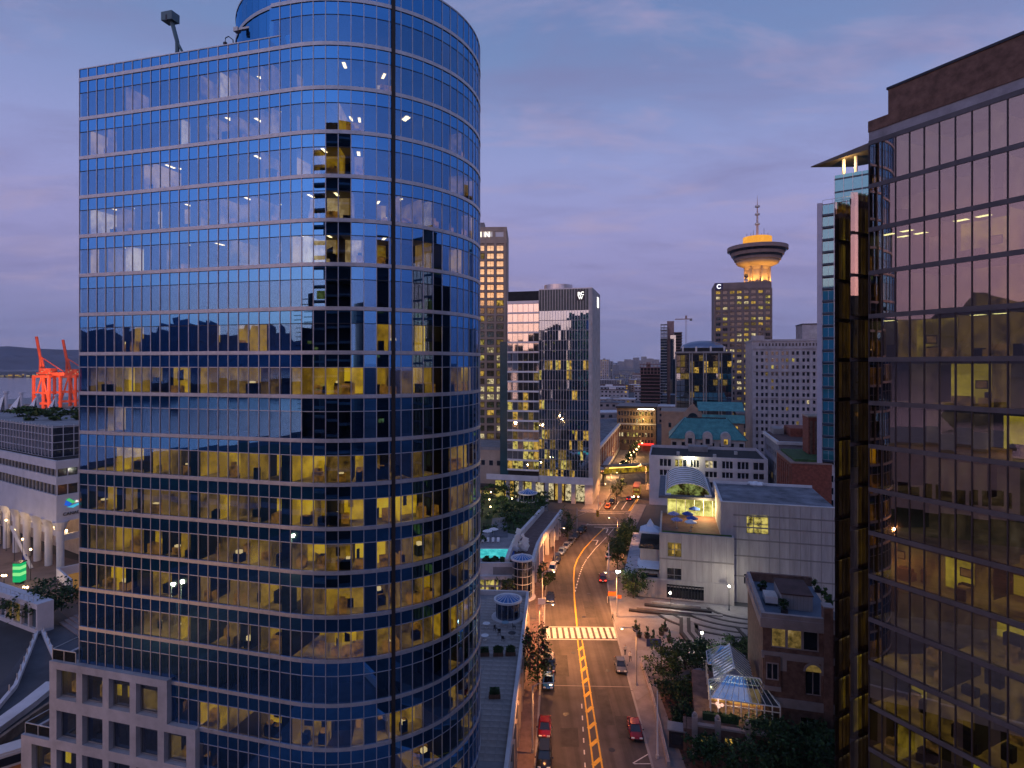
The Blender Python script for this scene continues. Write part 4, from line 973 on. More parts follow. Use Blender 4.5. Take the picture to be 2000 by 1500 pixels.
# --- teal glass hotel tower with wing roof
d = 165; c = at(1597, d); t = bld('teal_glass_tower', 'slim teal glass hotel tower with tilted wing roof at the right', c, 'tower', rz=R(-38)); rg = random.Random(61); TU = Vector((math.cos(R(38)), -math.sin(R(38)), 0))
w = along(c, TU, 1720); top = zat(400, d); fh = 3.42
TEAL = glass('teal_glass', (.4, .5, .5), (.34, .66, .74), .30, .03, opaque=(.03, .17, .20))
z0 = zat(905, d)
block(t, 'body', .3, w, .5, 26, z0, top, DARKI); block(t, 'edge_fin', -.1, 1.1, -.35, .5, z0, top + .3, mat('lilac_fin', (.40, .38, .46), .6, var=.05))
block(t, 'edge_side', -.1, .3, .5, 26, z0, top, TEAL)
nr = int((top - z0) / fh)
cu = [emis('curtain_teal', (.05, .30, .36), .35, noise=.5, scale=.5, dark=(.01, .07, .09))]
for r in range(nr):
    z = top - fh * (r + .5)
    for i in range(6):
        x = 1.1 + 3.0 * (i + .5)
        if x > w: break
        put(wmesh(2.9, fh - .75, 3 if (r == 21 and i == 1) else -1, .06, ALU, 1, TEAL), 'pane', t, (x, .4, z + .15), (R(rg.gauss(0, .5)), 0, R(rg.gauss(0, .5))))
    block(t, 'floor_edge', 1.1, w, .05, .5, z - fh / 2, z - fh / 2 + .55, mat('navy_band', (.02, .045, .08), .4, var=.1))
for i in range(7): block(t, 'mullion', 1.1 + 3.0 * i - .07, 1.1 + 3 * i + .07, -.05, .45, z0, top + .2, ALU)
# upper setback and wing roof
zt2 = zat(346, d); x2 = along(c, TU, 1628)
block(t, 'upper_body', x2, w, 1.5, 22, top, zt2, TEAL)
for z in (top + 3.0, top + 6.6): block(t, 'floor_edge', x2 - .05, w, 1.42, 1.52, z - .2, z + .25, MATS['navy_band'])
for i in range(7): block(t, 'mullion', x2 + 2.2 * i, x2 + 2.2 * i + .1, 1.4, 1.5, top, zt2, ALU)
for x in (x2 + 2.0, x2 + 5.0, x2 + 9.0): MB().cyl((x, 3), zt2, zt2 + 5.2, .45, n=12).build('roof_column', WHITEC, t)
zr = zat(318, d) 
MB().prism([(along(c, TU, 1579), 3.0), (w + 12, -4), (w + 12, 16), (x2 + 3, 12)], lambda p: zr + .0 + (p[0] - along(c, TU, 1579)) * .06, lambda p: zr + .25 + (p[0] - along(c, TU, 1579)) * .16).build('wing_roof', mat('wing_roof', (.10, .085, .075), .6, .2, var=.1), t)
MB().tube([(1.2, .3, top + 1.1), (w, .3, top + 1.1)], .05, 4).build('railing', STEEL, t)
for i in range(6): MB().tube([(1.2 + 2.4 * i, .3, top), (1.2 + 2.4 * i, .3, top + 1.1)], .05, 4).build('railing_post', STEEL, t)
l = bpy.data.lights.new('roof_uplight', 'POINT'); l.energy = 900; l.color = (1, .6, .2); l.shadow_soft_size = .3; put(l, 'roof_uplight', t, (x2 + 3.2, 1.0, zt2 + 2.5))
block(t, 'base', .2, w, .6, 26, 0, z0, PSM)
windows(t, [1.6, 3.4, 5.2], [z0 - 4 - 3.4 * i for i in range(4)], 1.0, 1.9, .0, rg, off=.56)
windows(t, [2, 5.5, 9, 12.5], [z0 - 4 - 3.4 * i for i in range(3)], 1.0, 1.9, .0, rg, face='left', off=.17)

# --- construction towers and crane far off
d = 600; c = at(1290, d); t = bld('unfinished_tower', 'unfinished high-rise with bare upper floors beside a tower crane', c, 'tower'); rg = random.Random(71)
top = zat(627, d); w = along(c, U, 1333)
block(t, 'core', w * .30, w * .62, 4, 14, 0, top, mat('raw_concrete', (.30, .19, .18), .9, var=.2, scale=.2))
block(t, 'glazed_side', 0, w * .3, 0, 16, 0, zat(662, d), CG); block(t, 'glazed_side', w * .45, w * .7, -.5, 16, 0, zat(655, d), CG)
for i in range(32):
    z = zat(650, d) - 2.9 * i
    if z > 2: block(t, 'floor_slab', w * .62, w, 0, 16, z, z + .5, MATS['raw_concrete']); block(t, 'floor_slab', -.2, w * .3, -.2, 16, z + 3, z + 3.3, STEEL)
for i in range(5):
    z = zat(634, d) - 3.2 * i; block(t, 'bare_slab', 0, w * .32, 0, 14, z, z + .4, GREYC)
    for x in (.2, w * .15, w * .3): block(t, 'bare_column', x, x + .5, .1, .6, z - 2.8, z, GREYC)
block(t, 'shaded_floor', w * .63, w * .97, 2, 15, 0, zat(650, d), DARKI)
cr = bld('tower_crane', 'distant tower crane with horizontal jib above the unfinished high-rise', at(1340, 605), 'crane')
z1 = zat(624, 605)
for sx_ in (-.7, .7):
    for sy_ in (-.7, .7): MB().box(sx_ - .1, sx_ + .1, sy_ - .1, sy_ + .1, 0, z1).build('mast_leg', mat('crane_paint', (.35, .22, .20), .6, var=.1), cr)
for i in range(40): MB().tube([(-.7, -.7, i * z1 / 40), (.7, -.7, (i + 1) * z1 / 40)], .07, 4).build('brace', MATS['crane_paint'], cr)
MB().box(-11, 6, -.5, .5, z1, z1 + .9).build('jib', MATS['crane_paint'], cr); MB().box(3.5, 6, -.8, .8, z1 - 1.5, z1 + .9).build('counterweight', GREYC, cr); MB().prism([(-1, -1), (1, -1), (0, 1)], z1, z1 + 4).build('crown_frame', MATS['crane_paint'], cr)
d = 520; c = at(1250, d); t = bld('concrete_shell', 'half built red brown concrete frame block below the crane', c); w = along(c, U, 1290); top = zat(712, d)
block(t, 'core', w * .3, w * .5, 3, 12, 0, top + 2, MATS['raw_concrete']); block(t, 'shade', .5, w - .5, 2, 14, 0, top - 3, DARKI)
for i in range(18):
    z = top - 3.0 * i
    if z > 1: block(t, 'floor_slab', -.3, w, 0, 14, z, z + .55, mat('raw_brick', (.26, .13, .12), .9, var=.2))
for i in range(6):
    for q in range(6): block(t, 'form_post', w / 6 * i, w / 6 * i + .4, .1, .5, top - 3 * q - 3, top - 3 * q, MATS['raw_concrete']) if q < 3 else None
for i in range(7): block(t, 'starter_bar', w / 7 * i, w / 7 * i + .15, 1, 1.2, top, top + 2.4, STEEL)
windows(t, [w / 7 * (i + .5) for i in range(7)], [3 + 3 * i for i in range(4)], 2, 1.8, .1, rg, off=-.1)
# ================================================================== granite hotel on the plaza
d0 = 127.0; c = at(1258, d0); rg = random.Random(81)
t = bld('granite_hotel', 'big pale granite hotel block with few windows behind the plaza', c)
xa, xb, xc = along(c, U, 1288), along(c, U, 1434), along(c, U, 1640)
GH = mat('pale_granite', (.42, .375, .375), .8, scale=.8, var=.14, bump=.05, stretch=(1, 1, .12)); GJ = mat('granite_groove', (.24, .21, .21), .9, var=.1)
zl, zr_ = 13.9, 20.9
def wall_with(root, x0, x1, z0, z1, y, holes, m, th=.5, name='wall_panel'):
    """a front wall cut round rectangular openings (x0, x1, z0, z1)"""
    xs = sorted({x0, x1, *[h[0] for h in holes], *[h[1] for h in holes]}); zs = sorted({z0, z1, *[h[2] for h in holes], *[h[3] for h in holes]})
    mb = MB()
    for i in range(len(xs) - 1):
        for j in range(len(zs) - 1):
            cx_, cz_ = (xs[i] + xs[i + 1]) / 2, (zs[j] + zs[j + 1]) / 2
            if any(h[0] < cx_ < h[1] and h[2] < cz_ < h[3] for h in holes): continue
            mb.box(xs[i], xs[i + 1], y, y + th, zs[j], zs[j + 1])
    return mb.build(name, m, root)
def hx(px, y=0): return along(c + V * y, U, px)
def hz(py, x, y=0): return zat(py, (c + U * x + V * y).y)
h1 = [(hx(1304), hx(1331), hz(1088, hx(1317)), hz(1060, hx(1317))), (hx(1303), hx(1331), hz(1138, hx(1317)), hz(1110, hx(1317)))]
h2 = [(hx(1458, 2), hx(1501, 2), hz(1043, hx(1480), 2), hz(1006, hx(1480), 2)), (hx(1453, 2), hx(1474, 2), hz(1141, hx(1463), 2), hz(1122, hx(1463), 2))]
wall_with(t, xa, xb, 4.2, zl, 0, h1, GH); wall_with(t, xa - 4.5, xb, 0, 4.2, -.15, [(xa + 1.5, xb - 6, .3, 3.2)], GH)
wall_with(t, xb - 2.5, xc, 0, zr_, 2, h2, GH)
block(t, 'body', xa + .1, xb - .1, .5, 20, 0, zl - .6, DARKI); block(t, 'body', xb - 2.4, xc, 2.5, 24, 0, zr_ - .5, DARKI)
block(t, 'party_wall', xb - 2.5, xb - 2.0, 2.5, 24, zl - .6, zr_, GH); block(t, 'side_wall', xb - .3, xb + .0, .5, 2.0, 0, zl, GH); block(t, 'left_wall', xa, xa + .4, .5, 20, 0, zl, GH)
for z in (hz(1010, xb), hz(1033, xb), hz(1058, xb), hz(1090, xb), hz(1130, xb)): block(t, 'groove', xb + .02, xc, 1.96, 2.0, z - .14, z + .14, GJ)
for z in (hz(1090, xa), hz(1143, xa)): block(t, 'groove', xa, xb, -.04, 0, z - .15, z + .15, GJ)
for i in range(10): block(t, 'joint', xb + .1 + (xc - xb) / 10 * (i + .5), xb + .1 + (xc - xb) / 10 * (i + .5) + .07, 1.97, 2.0, .3, zr_ - .2, GJ)
for i in range(5): block(t, 'joint', xa + (xb - xa) / 5 * (i + .5), xa + (xb - xa) / 5 * (i + .5) + .06, -.03, 0, 4.4, zl - .2, GJ)
block(t, 'roof', xb - 2, xc, 2.4, 24, zr_ - .5, zr_ - .25, ROOFG)
block(t, 'parapet', xb - 2.6, xc, 1.9, 2.4, zr_, zr_ + .15, WHITEC); block(t, 'parapet', xb - 2.6, xb - 2.1, 2.4, 24, zr_, zr_ + .15, WHITEC); block(t, 'parapet', xb - 2.6, xc, 23.6, 24, zr_ - .3, zr_ + .3, WHITEC)
def gwindow(h, y, kind, nx=2, nz=2, lab=None):
    x0, x1, z0, z1 = h; ob = MB().face([(x0, y + .3, z0), (x1, y + .3, z0), (x1, y + .3, z1), (x0, y + .3, z1)]).build('window', WDARK if kind < 0 else LITS[kind], t)
    for i in range(nx + 1): MB().box(x0 + (x1 - x0) / nx * i - .06, x0 + (x1 - x0) / nx * i + .06, y + .2, y + .28, z0, z1).build('frame', FRAME, ob)
    for i in range(nz + 1): MB().box(x0, x1, y + .19, y + .27, z0 + (z1 - z0) / nz * i - .06, z0 + (z1 - z0) / nz * i + .06).build('frame', FRAME, ob)
gwindow(h1[0], 0, 2); gwindow(h1[1], 0, -1); gwindow(h2[0], 2, 1, 3, 2); gwindow(h2[1], 2, -1, 1, 1)
MB().face([(h1[0][0] + .9, .22, h1[0][2] + .6), (h1[0][0] + 2.0, .22, h1[0][2] + .6), (h1[0][0] + 2.0, .22, h1[0][3] - .4), (h1[0][0] + .9, .22, h1[0][3] - .4)]).build('curtain', LITS[0], t)
# ground floor arcade with dark glazing and trellis
block(t, 'arcade_glazing', xa + 1.5, xb - 6, .2, .3, .3, 3.2, WDARK)
for i in range(12): block(t, 'arcade_post', xa + 1.5 + (xb - xa - 7.5) / 12 * i, xa + 1.5 + (xb - xa - 7.5) / 12 * i + .15, -.1, .1, .2, 3.2, DARKM)
# terrace on the left block
block(t, 'terrace_floor', xa + .4, xb - 2.5, .5, 20, zl - .6, zl - .45, mat('terracotta_floor', (.22, .10, .07), .8, var=.15, scale=.6))
block(t, 'terrace_parapet', xa, xb, -.05, .5, zl, zl + .12, GH); block(t, 'terrace_hedge', xa + .6, xb - .4, .6, 1.0, zl - .45, zl + .35, LEAF[1])
yb = 19.0
ROOM_T = emis('terrace_room', (.72, .64, .18), .8, noise=.3, scale=.4, dark=(.25, .22, .05))
block(t, 'terrace_room_glass', xa + 1.5, xb - 2.5, yb, yb + .2, zl - .45, zl + 3.6, ROOM_T)
for i in range(8): block(t, 'terrace_mullion', xa + 1.5 + i * 2.1, xa + 1.62 + i * 2.1, yb - .1, yb, zl - .45, zl + 3.6, WHITEP)
block(t, 'pavilion_roof', xa - .5, xb - 2.5, yb - 1.2, yb + 26, zl + 3.6, zl + 4.2, mat('slate_roof', (.10, .11, .14), .7, var=.15))
block(t, 'roof_gutter', xa + 1, xa + 2.4, yb, yb + 25, zl + 4.2, zl + 4.5, WHITEP); block(t, 'roof_gutter', xb - 4.8, xb - 3.2, yb, yb + 25, zl + 4.2, zl + 4.5, WHITEP)
bcx, br = (xa + xb) / 2 - 1.2, 5.2
VG = mat('vault_glass', (.34, .36, .30), .2, 0, var=.2, scale=.5)
vz = zl + 4.2
for j in range(8):
    mb = MB()
    for i in range(12):
        a0, a1 = math.pi * i / 12, math.pi * (i + 1) / 12
        mb.face([(bcx + br * math.cos(a0), yb + 1 + 3 * j + .05, vz + .55 * br * math.sin(a0)), (bcx + br * math.cos(a0), yb + 3.9 + 3 * j, vz + .55 * br * math.sin(a0)), (bcx + br * math.cos(a1), yb + 3.9 + 3 * j, vz + .55 * br * math.sin(a1)), (bcx + br * math.cos(a1), yb + 1 + 3 * j + .05, vz + .55 * br * math.sin(a1))])
    mb.build('vault_pane', VG, t)
for j in range(9): MB().tube([(bcx + (br + .05) * math.cos(a), yb + .95 + 3 * j, vz + .55 * (br + .1) * math.sin(a)) for a in np.linspace(0, math.pi, 13)], .1, 4).build('vault_rib', WHITEP, t)
mb = MB().face([(bcx + br * math.cos(a), yb + .98, vz + .55 * br * math.sin(a)) for a in np.linspace(0, math.pi, 13)]).build('vault_gable', emis('vault_gable_glow', (.30, .36, .10), .5, noise=.3, scale=.4), t)
l = bpy.data.lights.new('terrace_light', 'POINT'); l.energy = 1600; l.color = (1, .7, .3); l.shadow_soft_size = .6; put(l, 'terrace_light', t, (xb - 5, yb - 2.2, zl + 2.6))
# left wing with awning and slatted canopy
block(t, 'wing', xa - 4.8, xa, .8, 16, 0, 5.2, GH); block(t, 'wing_upper', xa - 4.2, xa, 2.5, 16, 5.2, 9.6, GH); block(t, 'wing_window', xa - 3.9, xa - .4, .74, .8, 2.6, 4.8, WDARK)
block(t, 'balcony_floor', xa - 4.6, xa, 1, 2.5, 5.2, 5.35, GREYC)
MB().prism([(xa - 4.7, .4), (xa - .05, .4), (xa - .05, 3.0), (xa - 4.7, 3.0)], lambda p: 5.9 + (p[1] - .4) * .5, lambda p: 6.0 + (p[1] - .4) * .5).build('awning', mat('white_canvas', (.55, .62, .74), .7, var=.06), t)
block(t, 'upper_terrace', xa - 4.4, xa, 2.5, 18, 9.6, 9.75, DARKI); block(t, 'upper_parapet', xa - 4.5, xa, 2.4, 2.6, 9.6, 10.6, glass('rail_glass', (.75, .8, .8), (.6, .7, .75), .12, .03))
sl_ = bld('slatted_canopy', 'long slatted glass canopy along the pavement beside the granite hotel', c)
for i in range(26): block(sl_, 'slat', xa - 7.6, xa - 4.9, 2 + i * 1.25, 2.75 + i * 1.25, 4.0, 4.15, mat('slat_white', (.55, .58, .66), .5, var=.05))
for q in (xa - 7.5, xa - 5.1): block(sl_, 'rail', q, q + .12, 1.6, 35, 3.8, 4.0, STEEL)
for i in range(6): block(sl_, 'post', xa - 7.5, xa - 7.38, 2 + i * 6.4, 2.12 + i * 6.4, 0, 3.8, STEEL)
# pointed tent on the wing terrace
tn = thing('pointed_tent', 'white pointed party tent on the hotel wing terrace', 'tent', tuple(c + U * (xa - 2.2) + V * 8.5 + Vector((0, 0, 9.75))), -TH)
cv_ = MATS['white_canvas']; ph = 2.3
for sx_ in (-1, 1):
    for sy_ in (-1, 1): MB().box(sx_ * ph - .06, sx_ * ph + .06, sy_ * ph - .06, sy_ * ph + .06, 0, 2.4).build('pole', STEEL, tn)
MB().prism([(-ph, -ph), (ph, -ph), (ph, ph), (-ph, ph)], 2.1, 2.45).build('valance', cv_, tn)
mb = MB()
for i in range(4):
    a = math.pi / 4 + i * math.pi / 2; e = lambda r, q: (r * math.cos(q) * math.sqrt(2), r * math.sin(q) * math.sqrt(2))
    p0, p1 = e(ph, a), e(ph, a + math.pi / 2); q0, q1 = e(ph * .38, a), e(ph * .38, a + math.pi / 2)
    mb.face([(*p0, 2.45), (*p1, 2.45), (*q1, 3.35), (*q0, 3.35)]); mb.face([(*q0, 3.35), (*q1, 3.35), (0, 0, 5.0)])
mb.build('canopy', cv_, tn)
# parasols and loungers on the terrace
for i, (px, py, cm) in enumerate(((1356, 1004, 'blue'), (1343, 1014, 'blue'), (1352, 1023, 'blue'), (1316, 1014, 'striped'), (1322, 1026, 'striped'), (1349, 1031, 'white'))):
    p = G(px, py + 6, zl - .45); u_ = thing('parasol', '%s parasol on the hotel terrace, %s' % (cm, ('nearest the lit room', 'middle one of the three', 'nearest the front edge', 'the farther of the pair at the left side', 'the nearer of the pair at the left side', 'small and low at the parapet')[i]), 'parasol', p)
    pm = {'blue': mat('parasol_blue', (.02, .07, .35), .7, var=.05), 'striped': mat('parasol_violet', (.30, .30, .55), .7, var=.3, scale=3), 'white': WHITEP}[cm]
    MB().tube([(0, 0, 0), (0, 0, 2.3)], .04, 5).build('pole', STEEL, u_)
    mb = MB(); r_ = 1.35
    for k in range(8):
        a0, a1 = k * math.pi / 4, (k + 1) * math.pi / 4; mb.face([(r_ * math.cos(a0), r_ * math.sin(a0), 2.0), (r_ * math.cos(a1), r_ * math.sin(a1), 2.0), (0, 0, 2.6)])
        mb.face([(r_ * math.cos(a0), r_ * math.sin(a0), 2.0), (r_ * math.cos(a1), r_ * math.sin(a1), 2.0), (r_ * math.cos(a1), r_ * math.sin(a1), 1.85), (r_ * math.cos(a0), r_ * math.sin(a0), 1.85)])
    mb.build('canopy', pm, u_); MB().cyl((0, 0), 0, .12, .3, n=10).build('foot', GREYC, u_)
# rooftop domes
for i, (px, py, lab) in enumerate(((1476, 947, 'white domed skylight cluster on the granite hotel roof'),)):
    p = G(px, py, zr_ - .25); s_ = thing('skylight', lab, 'skylight', p)
    for k in range(5): MB().ball((math.cos(k * 1.26) * 1.2, math.sin(k * 1.26) * 1.2, .25), .8, 10, 5, sz=.6).build('dome', WHITEP, s_)
    MB().cyl((0, 0), 0, .2, 2.1, n=14).build('kerb', GREYC, s_)

# ================================================================== white building behind
c = at(1268, 210.6); t = bld('white_walkup_block', 'white rendered four storey block with flat brown roof behind the hotel terrace', c); rg = random.Random(91)
w = along(c, U, 1500); top = zat(889, 210); WR = mat('white_render', (.55, .51, .55), .8, var=.08, scale=.3)
holes = []
wins = [(1288, 1311), (1318, 1341), (1348, 1366), (1377, 1401), (1410, 1432), (1440, 1463), (1471, 1493)]
zrow = [(897, 912), (918, 930), (938, 950), (957, 969)]
block(t, 'body', .2, w - .2, .3, 26, 0, top - .8, DARKI)
hs = []
for r, (y0, y1) in enumerate(zrow):
    for j, (a, b) in enumerate(wins):
        xa_, xb_ = along(c, U, a), along(c, U, b); dd = (c + U * xa_).y; z0, z1 = zat(y1, 208), zat(y0, 208)
        hs.append((xa_, xb_, z0, z1))
        k = 1 if (r, j) in ((0, 1), (1, 2)) else 3 if (r, j) == (0, 3) else -1
        n3 = 3 if j < 6 else 2
        for q in range(n3): put(wmesh((xb_ - xa_) / n3, z1 - z0, k if q < 2 else -1, .14, WR), 'window', t, (xa_ + (xb_ - xa_) / n3 * (q + .5), .22, (z0 + z1) / 2))
wall_with(t, 0, w, 0, top, 0, hs, WR, .4, 'wall')
block(t, 'side_wall', 0, .4, .4, 26, 0, top, WR); block(t, 'side_wall', w - .4, w, .4, 26, 0, top, WR); block(t, 'roof', .4, w - .4, .4, 26, top - 1.4, top - 1.2, ROOFR)
block(t, 'rear_parapet', 0, w, 25.6, 26, top - 1.2, top + .3, WR)
block(t, 'roof_box', 14, 21, 18, 23, top - 1.2, top + 1.2, GREYC)
for x, y in ((9.5, 8), (22, 5), (30, 14)): block(t, 'vent', x, x + 1.1, y, y + 1.1, top - 1.2, top + .3, STEEL)
l = bpy.data.lights.new('wall_light', 'POINT'); l.energy = 1100; l.color = (1, .95, .55); l.shadow_soft_size = .3; put(l, 'wall_light', t, (along(c, U, 1347), -1.2, zat(893, 208)))
MB().ball((0, 0, 0), .25, 8, 5).build('wall_lamp', LAMPP, t, loc=(along(c, U, 1347), -.6, zat(892, 208)))
# --- copper roofed hall
d = 252; c = at(1308, d); t = bld('copper_roof_hall', 'stone hall with steep green copper hipped roof and three round dormers', c); rg = random.Random(92)
w = along(c, U, 1458); ez = zat(856, d); rz_ = zat(815, d + 12); dpt = 26
block(t, 'wall', .5, w - .5, .5, dpt, 0, ez, STONE)
windows(t, [w * (i + .5) / 8 for i in range(8)], [ez - 2.2, ez - 6], 1.8, 1.6, .3, rg, off=.44)
def hip(root, x0, x1, y0, y1, z0, z1, ins_x, ins_y, m, nseam=0):
    b = [(x0, y0, z0), (x1, y0, z0), (x1, y1, z0), (x0, y1, z0)]; q = [(x0 + ins_x, y0 + ins_y, z1), (x1 - ins_x, y0 + ins_y, z1), (x1 - ins_x, y1 - ins_y, z1), (x0 + ins_x, y1 - ins_y, z1)]
    ro = MB()
    for i in range(4): ro.face([b[i], b[(i + 1) % 4], q[(i + 1) % 4], q[i]])
    ro.face(q); ro = ro.build('roof', m, root)
    for i in range(nseam):
        x = x0 + (x1 - x0) * (i + .5) / nseam; zt = z1 if x0 + ins_x < x < x1 - ins_x else z0 + (z1 - z0) * min((x - x0) / ins_x, (x1 - x) / ins_x)
        f = (zt - z0) / (z1 - z0)
        MB().tube([(x, y0 - .03, z0 + .05), (x, y0 + ins_y * f - .03, zt + .05)], .07, 4).build('seam', m, ro)
    for (i, j) in ((0, 0), (1, 1)): MB().tube([b[i], q[i]], .18, 5).build('hip_ridge', mat('copper_dark', (.04, .12, .12), .7, var=.1), ro)
    return ro
roof = hip(t, -.4, w + .4, -.4, dpt, ez, rz_, w * .22, 11, COPPER, 36)
block(t, 'ridge_frame', w * .23, w * .77, 10.6, 10.9, rz_, rz_ + .5, DARKM)
for f_ in (.27, .5, .735):
    x = w * f_; dz = ez - 1.0
    dm = MB().box(x - 2.0, x + 2.0, -.9, 3, dz - 1.5, dz + 2.2).build('dormer', STONE, t)
    MB().prism([(x + 2.0 * math.cos(a), dz + 2.2 + 2.0 * math.sin(a)) for a in np.linspace(0, math.pi, 9)], 0, 3.9).build('dormer_arch', STONE, dm, mat=Matrix(((1, 0, 0, 0), (0, 0, -1, 3), (0, 1, 0, 0), (0, 0, 0, 1))))
    put(wmesh(1.8, 2.4, 0 if f_ > .7 else -1, .12), 'dormer_window', dm, (x, -.94, dz + .3))
c = at(1292, 292); t = bld('gabled_stone_hall', 'sandstone hall with arched gable and long green copper roof behind the hipped one', c); rg = random.Random(93)
w = along(c, U, 1452); ez = zat(806, 292)
SAND = mat('sandstone', (.34, .25, .20), .85, var=.12, scale=.3)
block(t, 'wall', 0, w * .5, 0, 26, 0, ez, SAND); block(t, 'cornice', -.3, w * .5, -.3, 26, ez, ez + .8, SAND)
gx0, gx1, gz = along(c, U, 1334), along(c, U, 1372), zat(786, 292)
gx = (gx0 + gx1) / 2
MB().prism([(gx0, -5), (gx1, -5), (gx1, ez), (gx, gz), (gx0, ez)][::-1], 0, 1.2).build('gable', SAND, t, mat=Matrix(((1, 0, 0, 0), (0, 0, 1, -1.3), (0, 1, 0, 0), (0, 0, 0, 1))))
MB().prism([(gx + 2.4 * math.cos(a), zat(815, 292) + 2.6 * math.sin(a)) for a in np.linspace(0, math.pi, 10)], 0, .2).build('arch_window', WDARK, t, mat=Matrix(((1, 0, 0, 0), (0, 0, 1, -1.55), (0, 1, 0, 0), (0, 0, 0, 1))))
block(t, 'hall_wall', w * .5, w, -2, 24, 0, zat(815, 292), SAND)
z1_, z2_ = zat(800, 292), zat(783, 300)
MB().face([(w * .45, -2.3, z1_), (w + .3, -2.3, z1_), (w + .3, 8, z2_), (w * .45, 8, z2_)]).face([(w * .45, 8, z2_), (w + .3, 8, z2_), (w + .3, 24, z1_), (w * .45, 24, z1_)]).build('roof', COPPER, t)
MB().face([(w * .5, -4, zat(822, 292)), (w + .3, -4, zat(822, 292)), (w + .3, -2.1, zat(807, 292)), (w * .5, -2.1, zat(807, 292))]).build('lower_roof', COPPER, t)
for i, x in enumerate((w * .82, w * .9)): put(wmesh(2.6, 4.2, 1 if i == 0 else 0, .15, SAND, 1), 'tall_window', t, (x, -4.1 + 2.05, zat(836, 292)))
windows(t, [4, 9, 14], [ez - 6, ez - 11], 1.4, 2.4, .2, rg, off=-.03)
# --- dark stone and brick blocks at the right, behind the hotel roof
c = at(1521, 192); t = bld('grey_cornice_block', 'grey stone block with heavy pale cornice and blue grey front', c); rg = random.Random(94)
w = along(c, U, 1612); top = zat(868, 192)
block(t, 'wall', 0, w, 0, 30, 0, top, mat('blue_grey_stone', (.22, .22, .27), .8, var=.12)); block(t, 'cornice', -.6, w, -.6, 30.4, top, top + 1.0, WHITEC); block(t, 'roof', .2, w - .2, .4, 29, top + 1.0, top + 1.12, ROOFR)
block(t, 'roof_house', 6, 14, 14, 26, top + 1, top + 4, BRICKR); block(t, 'roof_house', 1.5, 5, 20, 27, top + 1, top + 3.2, GREYC)
windows(t, [3.2, 6.4, 9.6], [top - 4 - 4.1 * i for i in range(4)], 1.5, 2.4, lambda x, z: .9 if x < 4 and z < top - 6 else .1, rg, off=-.03)
windows(t, [3 + 3.2 * i for i in range(8)], [top - 4 - 4.1 * i for i in range(4)], 1.3, 2.2, .05, rg, face='left', off=-.03)
c = at(1546, 166); t = bld('brick_garden_block', 'red brick block with narrow window strips and a green roof garden', c); w = along(c, U, 1625); top = zat(905, 166)
block(t, 'wall', 0, w, 0, 24, 0, top, BRICKR); block(t, 'coping', -.3, w, -.3, 24.2, top, top + .4, mat('brick_coping', (.30, .2, .17), .8, var=.1)); block(t, 'garden', 1, w - 1, 1, 23, top + .4, top + 1.1, LEAF[1])
for i in range(7): block(t, 'brick_rib', -.25, 0, 1.5 + 3.2 * i, 3.0 + 3.2 * i, 0, top - 1, BRICKR)
windows(t, [3.7 + 3.2 * i for i in range(6)], [top - 3, top - 7, top - 11], 1.0, 2.6, .1, rg, face='left', off=-.03)
c = at(1579, 176); t = bld('brick_stair_tower', 'tall narrow red brick stair tower beside the teal tower', c); block(t, 'wall', 0, 4.5, 0, 8, 0, zat(815, 176), BRICKR); block(t, 'cap', -.2, 4.7, -.2, 8.2, zat(815, 176), zat(812, 176), BEIGE)
for i in range(3): block(t, 'rib', .4 + 1.3 * i, 1.1 + 1.3 * i, -.15, 0, 0, zat(822, 176), BRICK)

# ================================================================== brick heritage club at the lower right
BH0 = at(1490, 76.5); c = BH0; t = bld('brick_club_house', 'brown brick club house with stone trim, arched window and flat roof terrace', c); rg = random.Random(95)
w = along(c, U, 1640); top = zat(1196, 76.5); dpt = 15.5
TRIM = mat('stone_trim', (.33, .27, .26), .8, var=.12, scale=.5)
def cx(px): return along(c, U, px)
def cz(py, px=1550): return zat(py, (c + U * cx(px)).y)
tri = (cx(1506), cx(1600), cz(1270, 1550), cz(1228, 1550)); arch = (cx(1573), cx(1604), cz(1360, 1590), cz(1312, 1590)); low = (cx(1563), cx(1594), cz(1436, 1580), cz(1403, 1580)); bay = (cx(1492), cx(1520), cz(1330, 1505), cz(1288, 1505))
wall_with(t, 0, w, 0, top - 1.8, 0, [tri, arch, low], BRICK, .45, 'front_wall')
block(t, 'left_wall', 0, .45, .45, dpt, 0, top - 1.8, BRICK); block(t, 'rear_wall', .45, w, dpt - .45, dpt, 0, top - 1.8, BRICK); block(t, 'core', .6, w, 1.2, dpt - .5, 0, top - 2.2, DARKI)
block(t, 'cornice', -.35, w, -.35, .45, top - 1.8, top - .55, TRIM); block(t, 'parapet', -.2, w, -.2, .3, top - .55, top, TRIM); block(t, 'cornice', -.35, .1, .45, dpt, top - 1.8, top - .55, TRIM); block(t, 'parapet', -.2, .3, .3, dpt, top - .55, top, TRIM); block(t, 'rear_parapet', .3, w, dpt - .5, dpt, top - 1.8, top + .1, BRICK)
block(t, 'roof', .3, w, .3, dpt - .5, top - 1.8, top - 1.2, mat('blue_roof_deck', (.12, .15, .20), .85, var=.12, scale=.3))
block(t, 'belt', -.2, w, -.22, 0, cz(1290), cz(1277), TRIM); block(t, 'belt', -.2, w, -.22, 0, cz(1383), cz(1366), TRIM)
for x in (cx(1527), cx(1613)): block(t, 'pilaster', x - .55, x + .55, -.18, 0, cz(1312), cz(1290), TRIM)
for i in range(3): put(wmesh((tri[1] - tri[0]) / 3, tri[3] - tri[2], (2, 2, -1)[i], .16, TRIM), 'window', t, (tri[0] + (tri[1] - tri[0]) / 3 * (i + .5), .3, (tri[2] + tri[3]) / 2))
